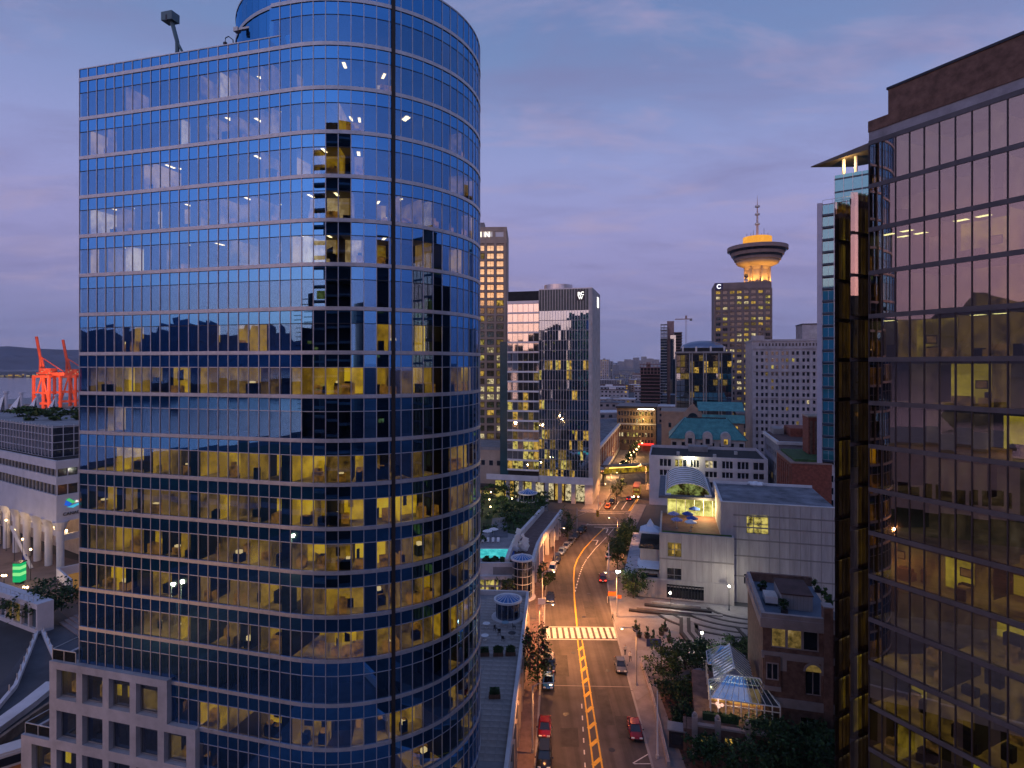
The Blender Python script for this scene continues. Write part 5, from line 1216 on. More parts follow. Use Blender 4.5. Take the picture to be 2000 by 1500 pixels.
put(wmesh(arch[1] - arch[0], arch[3] - arch[2], -1, .12, TRIM, 1), 'window', t, ((arch[0] + arch[1]) / 2, .3, (arch[2] + arch[3]) / 2))
ac = (arch[0] + arch[1]) / 2; ar = (arch[1] - arch[0]) / 2
MB().prism([(ac + ar * math.cos(a), arch[3] + ar * math.sin(a)) for a in np.linspace(0, math.pi, 12)], 0, .1).build('arch_light', LITS[2], t, mat=Matrix(((1, 0, 0, 0), (0, 0, 1, -.12), (0, 1, 0, 0), (0, 0, 0, 1))))
mb = MB()
for a0, a1 in zip(np.linspace(0, math.pi, 12)[:-1], np.linspace(0, math.pi, 12)[1:]): mb.prism([(ac + r_ * math.cos(a), arch[3] + r_ * math.sin(a)) for r_, a in ((ar, a0), (ar + .25, a0), (ar + .25, a1), (ar, a1))], 0, .2)
mb.build('arch_trim', TRIM, t, mat=Matrix(((1, 0, 0, 0), (0, 0, 1, -.22), (0, 1, 0, 0), (0, 0, 0, 1))))
put(wmesh(low[1] - low[0], low[3] - low[2], -1, .14, TRIM, 1), 'window', t, ((low[0] + low[1]) / 2, .3, (low[2] + low[3]) / 2))
block(t, 'bay', cx(1492), cx(1523), -.5, 0, cz(1345), cz(1284), BRICK); put(wmesh(1.5, 2.2, -1, .14, TRIM, 1), 'bay_window', t, (cx(1507), -.54, cz(1312))); block(t, 'bay_sill', cx(1491), cx(1524), -.65, 0, cz(1350), cz(1342), TRIM)
block(t, 'chimney', cx(1608), cx(1626), -.4, 1.0, 0, cz(1180), BRICK); block(t, 'chimney_cap', cx(1607), cx(1627), -.5, 1.1, cz(1180), cz(1177), TRIM)
zr2 = top - 1.2
pl1 = MB().box(cx(1540), cx(1580) + 1.5, 5.0, 11.0, zr2, zr2 + 2.0).build('plant_room', mat('ribbed_panel', (.34, .32, .33), .7, var=.15, stretch=(9, 1, .2)), t); MB().box(cx(1540) - .1, cx(1580) + 1.6, 4.9, 11.1, zr2 + 2.0, zr2 + 2.15).build('plant_roof', ROOFR, pl1)
for i, (x, y) in enumerate(((1.9, 6.8), (4.2, 8.0))):
    a_ = thing('rooftop_unit', '%s rooftop air unit on the brick club house roof' % ('white slatted sloping' if i == 0 else 'lilac boxy'), 'air unit', tuple(c + U * x + V * y + Vector((0, 0, zr2))), -TH)
    MB().box(-.8, .8, -1.2, 1.2, .35, 1.3).build('casing', WHITEP, a_); 
    for k in range(5): MB().box(-.75, .75, -1.1 + .45 * k, -.8 + .45 * k, 1.3, 1.36).build('slat', STEEL, a_)
    for sx_ in (-.7, .7): MB().box(sx_ - .05, sx_ + .05, -1.1, 1.1, 0, .35).build('skid', DARKM, a_)
# ================================================================== glass conservatory on a brick plinth
PZ = 4.0; c = G(1388, 1400, PZ); t = bld('glass_conservatory', 'white framed glass conservatory with blue hipped roofs beside the brick club house', c); rg = random.Random(101)
t.location.z = PZ
CGL = glass('conservatory_glass', (.62, .70, .78), (.55, .70, .85), .22, .02); CRF = glass('sky_tinted_roof', (.40, .58, .76), (.55, .85, 1.1), .55, .05)  # mirrored blue of the sky is put into the roof pane tint
def kx(px): return along(c, U, px)
W1 = kx(1524); eh = 2.5
def hiproof(x0, x1, y0, y1, z0, z1, ix, iy, n):
    b = [(x0, y0, z0), (x1, y0, z0), (x1, y1, z0), (x0, y1, z0)]; q = [(x0 + ix, y0 + iy, z1), (x1 - ix, y0 + iy, z1), (x1 - ix, y1 - iy, z1), (x0 + ix, y1 - iy, z1)]
    for i in range(4):
        a, b_, e, f = Vector(b[i]), Vector(b[(i + 1) % 4]), Vector(q[(i + 1) % 4]), Vector(q[i]); m = n if i in (0, 2) else max(2, n // 2)
        for k in range(m):
            p = [a.lerp(b_, k / m), a.lerp(b_, (k + 1) / m), f.lerp(e, (k + 1) / m), f.lerp(e, k / m)]
            MB().face(p).build('roof_pane', CRF, t); MB().tube([p[0], p[3]], .045, 4).build('glazing_bar', WHITEP, t)
    for i in range(4): MB().tube([b[i], q[i]], .07, 5).build('hip_bar', WHITEP, t); MB().tube([b[i], b[(i + 1) % 4]], .08, 5).build('eave_bar', WHITEP, t)
    MB().tube([q[0], q[1]], .08, 5).build('ridge', WHITEP, t); MB().tube([q[0], (q[0][0], q[0][1], q[0][2] + .7)], .04, 4).build('finial', WHITEP, t)
hiproof(0, W1, 0, 4.6, eh, eh + 2.2, 2.2, 2.25, 10)
hiproof(.2, kx(1478), 9.0, 13, eh, eh + 2.0, 1.9, 1.95, 6)
# ridge link between them
xm = kx(1440)
for sx_ in (-1, 1):
    for k in range(9):
        y0, y1 = 3.4 + k * .8, 4.15 + k * .8
        MB().face([(xm, y0, eh + 2.6), (xm, y1, eh + 2.6), (xm + sx_ * 2.6, y1, eh + .6), (xm + sx_ * 2.6, y0, eh + .6)]).build('roof_pane', CRF, t)
        MB().tube([(xm, y0, eh + 2.65), (xm + sx_ * 2.6, y0, eh + .65)], .05, 4).build('glazing_bar', WHITEP, t)
MB().tube([(xm, 3.3, eh + 2.65), (xm, 10.6, eh + 2.65)], .09, 5).build('ridge', WHITEP, t)
nn = 9
for i in range(nn + 1): MB().box(W1 / nn * i - .07, W1 / nn * i + .07, -.07, .07, 0, eh).build('post', WHITEP, t)
for i in range(nn):
    x0, x1 = W1 / nn * i + .08, W1 / nn * (i + 1) - .08
    MB().face([(x0, 0, .1), (x1, 0, .1), (x1, 0, eh - .75), (x0, 0, eh - .75)]).build('pane', CGL, t)
    MB().box(x0, x1, -.05, .05, eh - .75, eh - .68).build('transom', WHITEP, t)
MB().box(.3, W1 - .3, 3.9, 4.1, 0, eh - .2).build('inner_wall', emis('conservatory_glow', (.55, .26, .06), .7, noise=.5, scale=.8, dark=(.04, .02, .01)), t)
for i in range(6): MB().box(0 - .06, .06, 2 * i, 2 * i + .14, 0, eh).build('post', WHITEP, t)
l = bpy.data.lights.new('room_light', 'POINT'); l.energy = 420; l.color = (1, .65, .3); l.shadow_soft_size = .4; put(l, 'room_light', t, (W1 * .4, 2.0, eh + .2))
o0 = G(1335, 1470); pl_ = bld('brick_plinth', 'low brick plinth with small lit windows and hedge below the conservatory', o0); w = along(o0, U, 1530)
hl = []
for px in (1378, 1400, 1424): hl.append((along(o0, U, px - 9), along(o0, U, px + 9), 1.6, 2.7))
wall_with(pl_, along(o0, U, 1358), w, 0, PZ - .3, 0, hl, BRICK, .4, 'wall'); block(pl_, 'body', along(o0, U, 1358), w, .5, 14, 0, PZ - .02, BRICK); block(pl_, 'coping', along(o0, U, 1355), w, -.15, .5, PZ - .3, PZ - .05, TRIM)
for h_ in hl: put(wmesh(h_[1] - h_[0], 1.1, 0, .08, TRIM, 1), 'window', pl_, ((h_[0] + h_[1]) / 2, .2, 2.15))
for px in (1357, 1402, 1461): block(pl_, 'pier', along(o0, U, px) - .35, along(o0, U, px) + .35, -.3, .5, 0, PZ + .9, TRIM); MB().ball((along(o0, U, px), .1, PZ + 1.15), .3, 8, 5).build('urn', TRIM, pl_)
for x0, x1 in ((1342, 1354), (1335, 1341)): block(pl_, 'side_pier', along(o0, U, x0), along(o0, U, x1), .3, 3, 0, 3.0, BRICK)
# ================================================================== garden hotel podium at the centre left
DZ = 7.0
t = thing('garden_hotel_podium', 'white hotel podium with curved colonnade, pool deck and roof garden along the bending street', 'building')
outer = gl([(1043, 1098), (1047, 1078), (1053, 1060), (1061, 1045), (1071, 1032), (1081, 1019), (1090, 1007), (1099, 995)], DZ)
def off_in(pts, w):
    r = []
    for i, p in enumerate(pts):
        q = (pts[min(i + 1, len(pts) - 1)] - pts[max(i - 1, 0)]).normalized(); r.append(p + Vector((-q.y, q.x, 0)) * w)
    return r
inn1, inn2, inn3 = off_in(outer, .7), off_in(outer, 5.6), off_in(outer, 6.4)
def wallband(a, b, z0, z1, m, nm):
    mb = MB()
    for i in range(len(a) - 1): mb.prism([a[i][:2], a[i + 1][:2], b[i + 1][:2], b[i][:2]], z0, z1)
    return mb.build(nm, m, t)
wallband(outer, inn1, DZ - 1.8, DZ, WHITEC, 'outer_parapet'); wallband(inn2, inn3, DZ - 1.2, DZ + .5, WHITEC, 'inner_parapet'); wallband(inn1, inn2, DZ - 1.3, DZ - .9, PAVR, 'walkway')
wallband(off_in(outer, 2.6), off_in(outer, 3.0), 0, DZ - 1.3, mat('blush_wall', (.50, .38, .34), .8, var=.1), 'rear_wall')
for i in range(len(outer) - 1):
    L = (outer[i + 1] - outer[i]).length; n = max(1, int(L / 3.6))
    for k in range(n):
        p = outer[i].lerp(outer[i + 1], k / n); q = inn1[i].lerp(inn1[i + 1], k / n); m_ = (p + q) / 2; a = math.atan2((q - p).y, (q - p).x)
        MB().box(-.45, .45, -.45, .45, .12, DZ - 1.8, M=Matrix.Translation((m_.x, m_.y, 0)) @ Matrix.Rotation(a, 4, 'Z')).build('column', WHITEC, t)
fr0, fr1 = G(900, 1098, DZ), G(1004, 1100, DZ)
deck = [fr0, fr1, outer[0]] + inn3[1:] + [G(1070, 978, DZ), G(900, 975, DZ)]
MB().prism([(p.x, p.y) for p in deck], 0, DZ - .9).build('deck', GREYC, t)
block(t, 'front_wall', fr0.x, fr1.x, fr0.y - .4, fr0.y, 4.0, DZ, WHITEC); block(t, 'front_ledge', fr0.x, fr1.x + 3, fr0.y - 1.2, fr0.y - .4, 3.6, 4.4, WHITEC)
block(t, 'front_wall', fr1.x - 1.5, fr1.x + 3.2, fr0.y - .5, fr0.y + .2, 0, 4.0, WHITEC)
for i in range(7):
    x = fr1.x - 3.0 - 2.2 * i
    for j in range(2): put(wmesh(2.0, 1.65, 1, .12, WHITEP, 1), 'window', t, (x, fr0.y - .45, 1.1 + 1.8 * j))
# pool
pool = thing('swimming_pool', 'turquoise lit swimming pool on the white hotel deck', 'pool', G(965, 1074, DZ - .9)); pc = pool.location
x0, x1 = G(915, 1074, DZ).x - pc.x, G(997, 1074, DZ).x - pc.x; y0, y1 = G(965, 1084, DZ).y - pc.y, G(965, 1066, DZ).y - pc.y
MB().face([(x0, y0, .12), (x1, y0, .12), (x1, y1, .12), (x0, y1, .12)]).build('water', emis('pool_water', (.06, .48, .50), .85, noise=.2, scale=.5, dark=(.03, .32, .36)), pool)
for a in ((x0 - .5, x1 + .5, y0 - .5, y0), (x0 - .5, x1 + .5, y1, y1 + .5)): MB().box(*a, 0, .22).build('coping', WHITEC, pool)
MB().box(x1, x1 + .9, y0 - .5, y1 + .5, 0, .24).build('coping', mat('blue_tarp', (.03, .10, .40), .5, var=.1), pool)
for i in range(4):
    q = G(943 + 10 * i, 1058, DZ - .9); s_ = thing('sun_lounger', '%s white sun lounger beside the pool' % ('first', 'second', 'third', 'fourth')[i] + ' from the glass tower', 'sun lounger', q, 0)
    MB().box(-.32, .32, -.9, .3, .25, .33).build('seat', WHITEP, s_); MB().box(-.32, .32, 0, .75, 0, .07, M=Matrix.Translation((0, .3, .3)) @ Matrix.Rotation(R(45), 4, 'X')).build('backrest', WHITEP, s_)
    for sx_ in (-.28, .28):
        for sy_ in (-.8, .25): MB().box(sx_ - .03, sx_ + .03, sy_ - .03, sy_ + .03, 0, .25).build('leg', WHITEP, s_)
for i, (px, py) in enumerate(((964, 1044), (952, 1048))):
    u_ = thing('parasol', 'white pool parasol %s' % ('over the dark deck path' if i == 0 else 'lower, close to the loungers'), 'parasol', G(px, py + 5, DZ - .9)); MB().tube([(0, 0, 0), (0, 0, 2.3)], .04, 5).build('pole', STEEL, u_); mb = MB()
    for k in range(8):
        a0, a1 = k * math.pi / 4, (k + 1) * math.pi / 4; mb.face([(1.3 * math.cos(a0), 1.3 * math.sin(a0), 2.0), (1.3 * math.cos(a1), 1.3 * math.sin(a1), 2.0), (0, 0, 2.5)])
    mb.build('canopy', WHITEP, u_)
# white sculptural stair screen
sc_ = thing('white_lattice_screen', 'white sculptural lattice screen between pool and curved walkway', 'screen', G(1014, 1078, DZ - .9)); rq = random.Random(4)
for i in range(26):
    x = rq.uniform(-1.3, 1.6); z = rq.uniform(0, 4.6 - abs(x) * 1.2); s_ = rq.uniform(.35, .8)
    MB().box(-s_, s_, -.12, .12, -s_, s_, M=Matrix.Translation((x, rq.uniform(-.6, .6), z + .5)) @ Matrix.Rotation(rq.uniform(-.7, .7), 4, 'Z') @ Matrix.Rotation(rq.uniform(0, 1.5), 4, 'Y')).build('plate', WHITEP, sc_)
# round glass stair drum at the podium corner
p = G(1020, 1168); r_ = 2.6
dr = pavilion(1020, 1166, 0.1, 38, 8.2, 'tall round glass stair drum with blue cone roof at the podium corner', 'round_stair_drum', 5)
pavilion(1031, 977, DZ - .8, 34, 2.2, 'round garden pavilion with blue grey roof among the hedges', 'garden_pavilion')
# driveway under the podium
dv = gl([(940, 1168), (1045, 1165), (1048, 1215), (1012, 1216), (940, 1180)]); MB().face([(q.x, q.y, .14) for q in dv]).build('driveway', mat('driveway', (.13, .10, .09), .8, var=.2), kind='structure')
# ================================================================== left side of the far street
a_, b_ = far_l[1] + Vector((-6.4, 2, 0)), far_l[5] + Vector((-6.4, 0, 0)); dirn = (b_ - a_).normalized(); rzs = math.atan2(dirn.y, dirn.x)
st = thing('brick_station', 'long red brick station with white cornice along the far street', 'building', a_, rzs); L = (b_ - a_).length; hh = 14.5; rg = random.Random(103)
block(st, 'wall', 0, L, 0, 28, 0, hh, BRICKR); block(st, 'cornice', -.6, L + .6, -.9, 28.6, hh, hh + 1.1, WHITEC); block(st, 'roof', .5, L - .5, .5, 28, hh + 1.1, hh + 1.25, ROOFG); block(st, 'base_course', -.1, L + .1, -.15, 0, 0, 2.2, STONE)
windows(st, [4 + 5.0 * i for i in range(int(L / 5) - 1)], [4.5, 9.2], 1.8, 3.2, .25, rg, off=-.03, frm=WHITEP); 
for i in range(int(L / 5)): block(st, 'pilaster', 1.2 + 5.0 * i, 2.0 + 5.0 * i, -.3, 0, 2.2, hh, STONE if i % 2 else BRICKR)
for i in range(5): block(st, 'skylight', 8 + i * 16, 16 + i * 16, 9, 19, hh + 1.2, hh + 2.6, ROOFR)
MB().prism([(30, -2.6), (66, -2.6), (66, 0), (30, 0)], 5.2, 5.7).build('canopy', WHITEC, st)
# covered footbridge across the far street
p0, p1 = G(1180, 952), G(1275, 946); fb = thing('covered_footbridge', 'covered footbridge with yellow lit underside across the far street', 'bridge', p0, math.atan2((p1 - p0).y, (p1 - p0).x)); L2 = (p1 - p0).length
block(fb, 'deck', 0, L2, 0, 4, 5.0, 5.5, DARKM); block(fb, 'roof', 0, L2, -.2, 4.2, 8.0, 8.4, BROWNM); block(fb, 'light_strip', L2 * .1, L2 * .7, -.1, .1, 7.6, 7.9, emis('yellow_tube', (1, .62, .12), 2.2)); block(fb, 'glazing', 0, L2, .3, .4, 5.5, 7.6, emis('bridge_glow', (.45, .27, .02), .6, noise=.5, scale=.5))
for x in (.5, L2 - 1): block(fb, 'pier', x, x + .8, 1, 3, 0, 5, GREYC)
for i in range(12): block(fb, 'post', L2 / 12 * i, L2 / 12 * i + .12, -.05, .1, 5.5, 8, DARKM)
l = bpy.data.lights.new('bridge_light', 'POINT'); l.energy = 1500; l.color = (1, .6, .1); l.shadow_soft_size = .5; put(l, 'bridge_light', fb, (L2 * .2, -2.2, 6.5))
# golden lit brick block at the end of the street
c = at(1205, 345); t = bld('lit_brick_block', 'brick corner block with golden lit cornice at the end of the street', c); w = along(c, U, 1281); top = zat(797, 345); rg = random.Random(104)
TANB = mat('tan_brick', (.20, .13, .09), .85, var=.2, scale=.6)
block(t, 'wall', 0, w, 0, 30, 0, top, TANB); block(t, 'cornice', -.5, w + .5, -.7, 30, top, top + 1.2, DARKM)
windows(t, [1.4 + (w - 2) / 12 * i for i in range(12)], [top - 3 - 4.1 * i for i in range(5)], 1.1, 2.5, lambda x, z: .75 if z > top - 9 and x > w * .45 else .22, rg, off=-.03, frm=TANB)
for i in range(12): block(t, 'cornice_lamp', w * .55 + i * w * .035, w * .55 + i * w * .035 + .35, -.85, -.7, top - .5, top - .15, LAMPP)
block(t, 'string_course', -.2, w + .2, -.35, 0, top - 9.4, top - 8.7, STONE); block(t, 'red_neon_sign', w * .55, w * .95, -2.2, -.05, 3.6, 4.4, emis('red_neon', (1, .04, .03), 1.4))  # neon sign built as a glowing red block
l = bpy.data.lights.new('cornice_glow', 'POINT'); l.energy = 2600; l.color = (1, .68, .2); l.shadow_soft_size = 1; put(l, 'cornice_glow', t, (w * .7, -4.5, top - 6))
# ================================================================== far city: low blocks fading to the horizon
CITYM = [mat('city_wall_%d' % i, q, .85, var=.15, scale=.1) for i, q in enumerate(((.30, .26, .26), (.22, .12, .10), (.38, .35, .36), (.16, .15, .17), (.30, .20, .15), (.24, .25, .29)))]
rg = random.Random(77); cityw = {}
def far_block(px, d, w, h, dep, m, lit, grp, label, tower_=False):
    c_ = at(px, d); t_ = thing('distant_tower' if tower_ else 'distant_block', label, 'building', (c_.x, c_.y, 0), -TH + rg.choice((0, 0, .35)), grp)
    block(t_, 'wall', 0, w, 0, dep, 0, h, m); block(t_, 'roof', -.3, w + .3, -.3, dep + .3, h, h + .8, rg.choice((ROOFG, WHITEC, ROOFR, GREYC)))
    if rg.random() < .6: block(t_, 'roof_house', w * .3, w * .3 + max(3, w * .25), dep * .3, dep * .6, h + .8, h + 3.5, rg.choice((GREYC, WHITEC)))
    nx_, nz_ = max(2, int(w / 5)), max(1, int(h / 4)); mb = MB()
    for i in range(nx_):
        for j in range(nz_):
            x = w / nx_ * (i + .5); z = h / nz_ * (j + .55); k = 1 + rg.randint(0, 3) if rg.random() < lit else 0
            mb.face([(x - 1.3, -.08, z - 1), (x + 1.3, -.08, z - 1), (x + 1.3, -.08, z + 1), (x - 1.3, -.08, z + 1)], k)
    mb.build('window_rows', [WDARK] + LITS, t_, kind='stuff')
n = 0
CNAME = ('beige', 'red brown', 'pale grey', 'dark grey', 'tan', 'blue grey')
for ri, dd in enumerate((400, 450, 520, 600, 690, 800, 930, 1080, 1250, 1450, 1700, 2000, 2400, 2900)):
    ci = 0
    px = 1165 + rg.uniform(0, 8)
    while px < 1330:
        w = rg.uniform(14, 34) * (1 + dd / 1500); h = rg.uniform(7, 17) * (1 if dd < 700 else 1.15)
        if not (dd < 480 and px > 1203 and px < 1285):
            mi_ = rg.randrange(6); far_block(px, dd + rg.uniform(-20, 20), w, h, 20, CITYM[mi_], .16, 'distant low city blocks', '%s low block, %s from the left in the %s row of distant roofs' % (CNAME[mi_], ORD[ci], ORD[ri])); ci += 1
        px += w / dd * F * rg.uniform(1.05, 1.6)
for si, (px, dd, w, h) in enumerate(sorted(((1172, 1500, 22, 62), (1181, 1540, 20, 58), (1196, 2600, 30, 50), (1219, 5200, 60, 95), (1236, 5600, 60, 115), (1245, 5400, 60, 85), (1262, 5000, 60, 100), (1273, 4800, 60, 90), (1206, 5600, 60, 80), (1252, 5300, 50, 120), (1226, 5100, 50, 90)))):
    far_block(px, dd, w, h, 22, CITYM[2 if dd < 2000 else 5], .1, 'distant skyline towers', 'pale high-rise on the far skyline, %s from the left' % ORD[si], True)
for ii, (px, dd, w, h, m) in enumerate(((1440, 330, 18, 22, 3), (1378, 470, 30, 30, 1), (1500, 420, 40, 40, 3), (1540, 240, 14, 16, 4))):
    far_block(px, dd, w, h, 20, CITYM[m], .2, 'infill blocks behind the copper roofs', 'plain infill block %s' % ('right of the long copper roof', 'between the domed building and the copper roof', 'behind the pale stone block', 'behind the grey cornice block')[ii])
# ================================================================== harbour convention centre at the far left
CA = math.atan(.622); CR = Vector((math.sin(CA), math.cos(CA), 0)); CL = Vector((-math.cos(CA), math.sin(CA), 0))
c = G(110, 1118); t = thing('convention_centre', 'white harbour convention centre with arcade, ribbon windows and planted roof', 'building', c, math.atan2(CR.y, CR.x)); rg = random.Random(111)
# local: x along the right face (away), y = 90 deg left of it = along the left face
CW = mat('convention_white', (.58, .56, .60), .65, var=.06, scale=.3)
zA, zB_, zC, zD, zE, zF = 11.9, 18.4, 20.9, 22.9, 24.8, 26.8
RX, LY = 40, 72
def ring(nm, x0, y0, z0, z1, m, th=.6): block(t, nm, x0, RX, y0, y0 + th, z0, z1, m); block(t, nm, x0, x0 + th, y0 + th, LY, z0, z1, m)
ring('upper_wall', 0, 0, zA, zB_, CW); ring('ribbon_window', .5, .5, zB_, zC, WDARK, .3); ring('floor_band', 0, 0, zC, zD, CW); ring('ribbon_window', .5, .5, zD, zE, WDARK, .3); ring('floor_band', -.2, -.2, zE, zF, CW)
for i in range(16): block(t, 'ribbon_mullion', 2.2 * i + .2, 2.2 * i + .35, .2, .5, zB_, zE, CW)
for i in range(32): block(t, 'ribbon_mullion', .2, .5, 2.2 * i + 1.2, 2.2 * i + 1.35, zB_, zE, STEEL)
block(t, 'body', 1, RX, 1, LY, zA, zF, DARKI)
zG = zat(836, 146); sx, sy = -.0 + 1.5, 6.5
block(t, 'glass_block', sx + .1, RX, sy, LY, zF, zG, mat('convention_glass', (.02, .025, .04), .08, 0, var=.1, spec=.9))
for i in range(14): block(t, 'grid_bar', sx + 2.3 * i, sx + 2.3 * i + .14, sy - .1, sy, zF, zG + .6, CW)
for i in range(32): block(t, 'grid_bar', sx - .02, sx + .1, sy + 2.0 * i, sy + 2.0 * i + .14, zF, zG + .6, CW)
for j in range(5): z = zF + (zG - zF) / 4 * j; block(t, 'grid_rail', sx, RX, sy - .08, sy, z - .06, z + .06, CW); block(t, 'grid_rail', sx - .03, sx + .09, sy, LY, z - .06, z + .06, CW)
block(t, 'lit_pane', sx + 7.1, sx + 9.0, sy - .03, sy - .005, zF + 4.2, zF + 6.0, LITS[2]); block(t, 'lit_pane', sx + 11.6, sx + 13.7, sy - .03, sy - .005, zF + .3, zF + 2.0, LITS[2])
block(t, 'roof', sx, RX, sy, LY, zG, zG + .3, GREYC)
# arcade columns, lower gallery, wall behind
for i in range(9):
    y = 1.0 + 6.6 * i
    cl = MB().cyl((1.2, y), 0, zA - 2.2, .8, n=14).build('column', CW, t, smooth=False); MB().cyl((1.2, y), zA - 2.2, zA, .9, 1.7, n=14).build('capital', CW, cl)
block(t, 'gallery_band', 1.2, 14, 3, 3.6, 6.4, 8.0, CW); block(t, 'gallery_band', 3.4, 4.0, 3.6, 40, 6.4, 8.0, CW); block(t, 'recess_wall', 9, 9.4, 1, LY, 0, zA, mat('warm_plaster', (.45, .36, .31), .8, var=.1)); block(t, 'right_wall', 8, RX, .2, .8, 0, zA, CW)
block(t, 'poster', 10, 14.5, .0, .18, 1.2, 3.8, mat('poster_blue', (.06, .14, .24), .5, var=.4, scale=.6))
for i in range(8):
    l = bpy.data.lights.new('arcade_light', 'POINT'); l.energy = 420; l.color = (1, .66, .38); l.shadow_soft_size = .3; put(l, 'arcade_light', t, (3.6, 4.0 + 6.6 * i, 8.6))
    MB().ball((3.6, 4.0 + 6.6 * i, 8.6), .28, 8, 5).build('arcade_lamp', LAMPW, t)
# sign: bird emblem and lettering on the right face
SGN = emis('sign_letters', (.09, .08, .10), .6)
put(text_mesh('CANADA PLACE', 1.05, .06, mat('sign_bronze', (.10, .075, .07), .4, .6, var=.05)), 'lettering', t, (1.3, -.12, 13.3), (math.pi / 2, 0, 0))
em = [('wing_blue', (.02, .10, .55), [(2.6, 16.2), (3.2, 17.6), (5.2, 16.4), (4.2, 15.6)]), ('wing_green', (.06, .45, .15), [(3.2, 17.7), (4.2, 18.1), (6.6, 16.6), (5.2, 16.4)]), ('wing_cyan', (.05, .40, .60), [(3.4, 15.5), (4.4, 15.6), (7.4, 16.2), (9.6, 15.6), (7.0, 15.5), (5.6, 15.0)]), ('wing_orange', (.80, .22, .05), [(7.2, 16.9), (9.6, 18.1), (11.2, 17.8), (9.2, 16.4)]), ('wing_white', (.9, .88, .85), [(6.0, 16.5), (6.7, 17.2), (7.7, 16.6)])]
for nm, cc_, pts in em: MB().prism([((q - 2.6) * .62 + 1.6, (z - 16.5) * .8 + 16.1) for q, z in pts], 0, .08).build('emblem_' + nm.split('_')[1], emis(nm, cc_, .75), t, mat=Matrix(((1, 0, 0, 0), (0, 0, 1, -.16), (0, 1, 0, 0), (0, 0, 0, 1))))
# roof garden hedges and white fabric sails beyond
def foliage(mb, cx_, cy_, cz_, rx, ry, rz2, n, s, rgx, mi=(0, 1, 2)):
    """leaf-sized faces in clumps spread through an uneven crown"""
    ncl = max(5, n // 45); cl = []
    for _ in range(ncl):
        while True:
            p = [rgx.uniform(-1, 1) for _ in range(3)]; q = sum(v * v for v in p)
            if .12 < q < 1: break
        cl.append((p, rgx.uniform(.18, .40)))
    for i in range(n):
        p, r_ = cl[i % ncl]; v = [p[k] + rgx.gauss(0, r_ * .55) for k in range(3)]
        ctr = Vector((cx_ + v[0] * rx, cy_ + v[1] * ry, cz_ + v[2] * rz2))
        a = Vector((rgx.gauss(0, 1), rgx.gauss(0, 1), rgx.gauss(0, .6))).normalized(); b = a.cross(Vector((rgx.gauss(0, 1), rgx.gauss(0, 1), rgx.gauss(0, 1)))).normalized(); s_ = s * rgx.uniform(.6, 1.4)
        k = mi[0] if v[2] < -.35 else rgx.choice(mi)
        mb.face([ctr - a * s_, ctr + b * s_ * .6, ctr + a * s_, ctr - b * s_ * .6], k)
rgf = random.Random(5)
for i, (x, y, rx) in enumerate(((6, 22, 5), (14, 14, 5), (24, 12, 6), (9, 40, 7), (22, 30, 8), (33, 24, 7), (16, 52, 8))):
    p = c + CR * (sx + x) + CL * (sy + y); h_ = thing('roof_hedge', 'dark hedge clump on the convention centre roof, %s from its near corner' % ORD[i], 'hedge', (p.x, p.y, zG + .3), 0, 'hedges on the convention centre roof')
    mb = MB(); foliage(mb, 0, 0, 1.1, rx, 2.6, 1.5, 420, .5, rgf); mb.build('foliage', LEAF, h_)
for i, px in enumerate((12, 42, 74, 110)):
    d_ = 330 + 25 * i; p = at(px, d_); zb = zat(812 - i, d_); zt = zat(768 + i * 2, d_); s_ = thing('fabric_sail', 'white tent sail roof on the pier, %s from the left' % ('first', 'second', 'third', 'fourth')[i], 'sail', (p.x, p.y, zb - 3)); h_ = zt - zb + 3
    MB().tube([(0, 0, 0), (0, 0, h_)], .8, 8).build('mast', CW, s_); MB().cyl((0, 0), h_, h_ + 1.2, 1.3, n=10).build('mast_head', CW, s_)
    mb = MB(); n_ = 8; w_ = 10 + 1.5 * (3 - i)
    for sy_ in (-1, 1):
        for k in range(n_):
            a, b = k / n_, (k + 1) / n_
            f = lambda q: (-.8 - w_ * q, h_ * .97 * (1 - q) ** 1.05)
            mb.face([(f(a)[0], 0, f(a)[1]), (f(b)[0], 0, f(b)[1]), (f(b)[0], sy_ * 5, 0), (f(a)[0], sy_ * 5, 0)])
    mb.build('membrane', WHITEP, s_)
MB().prism([(-260, 300), (-180, 300), (-200, 420), (-300, 420)][::1], -3, zat(818, 330) - 2).build('pier', GREYC, kind='structure')
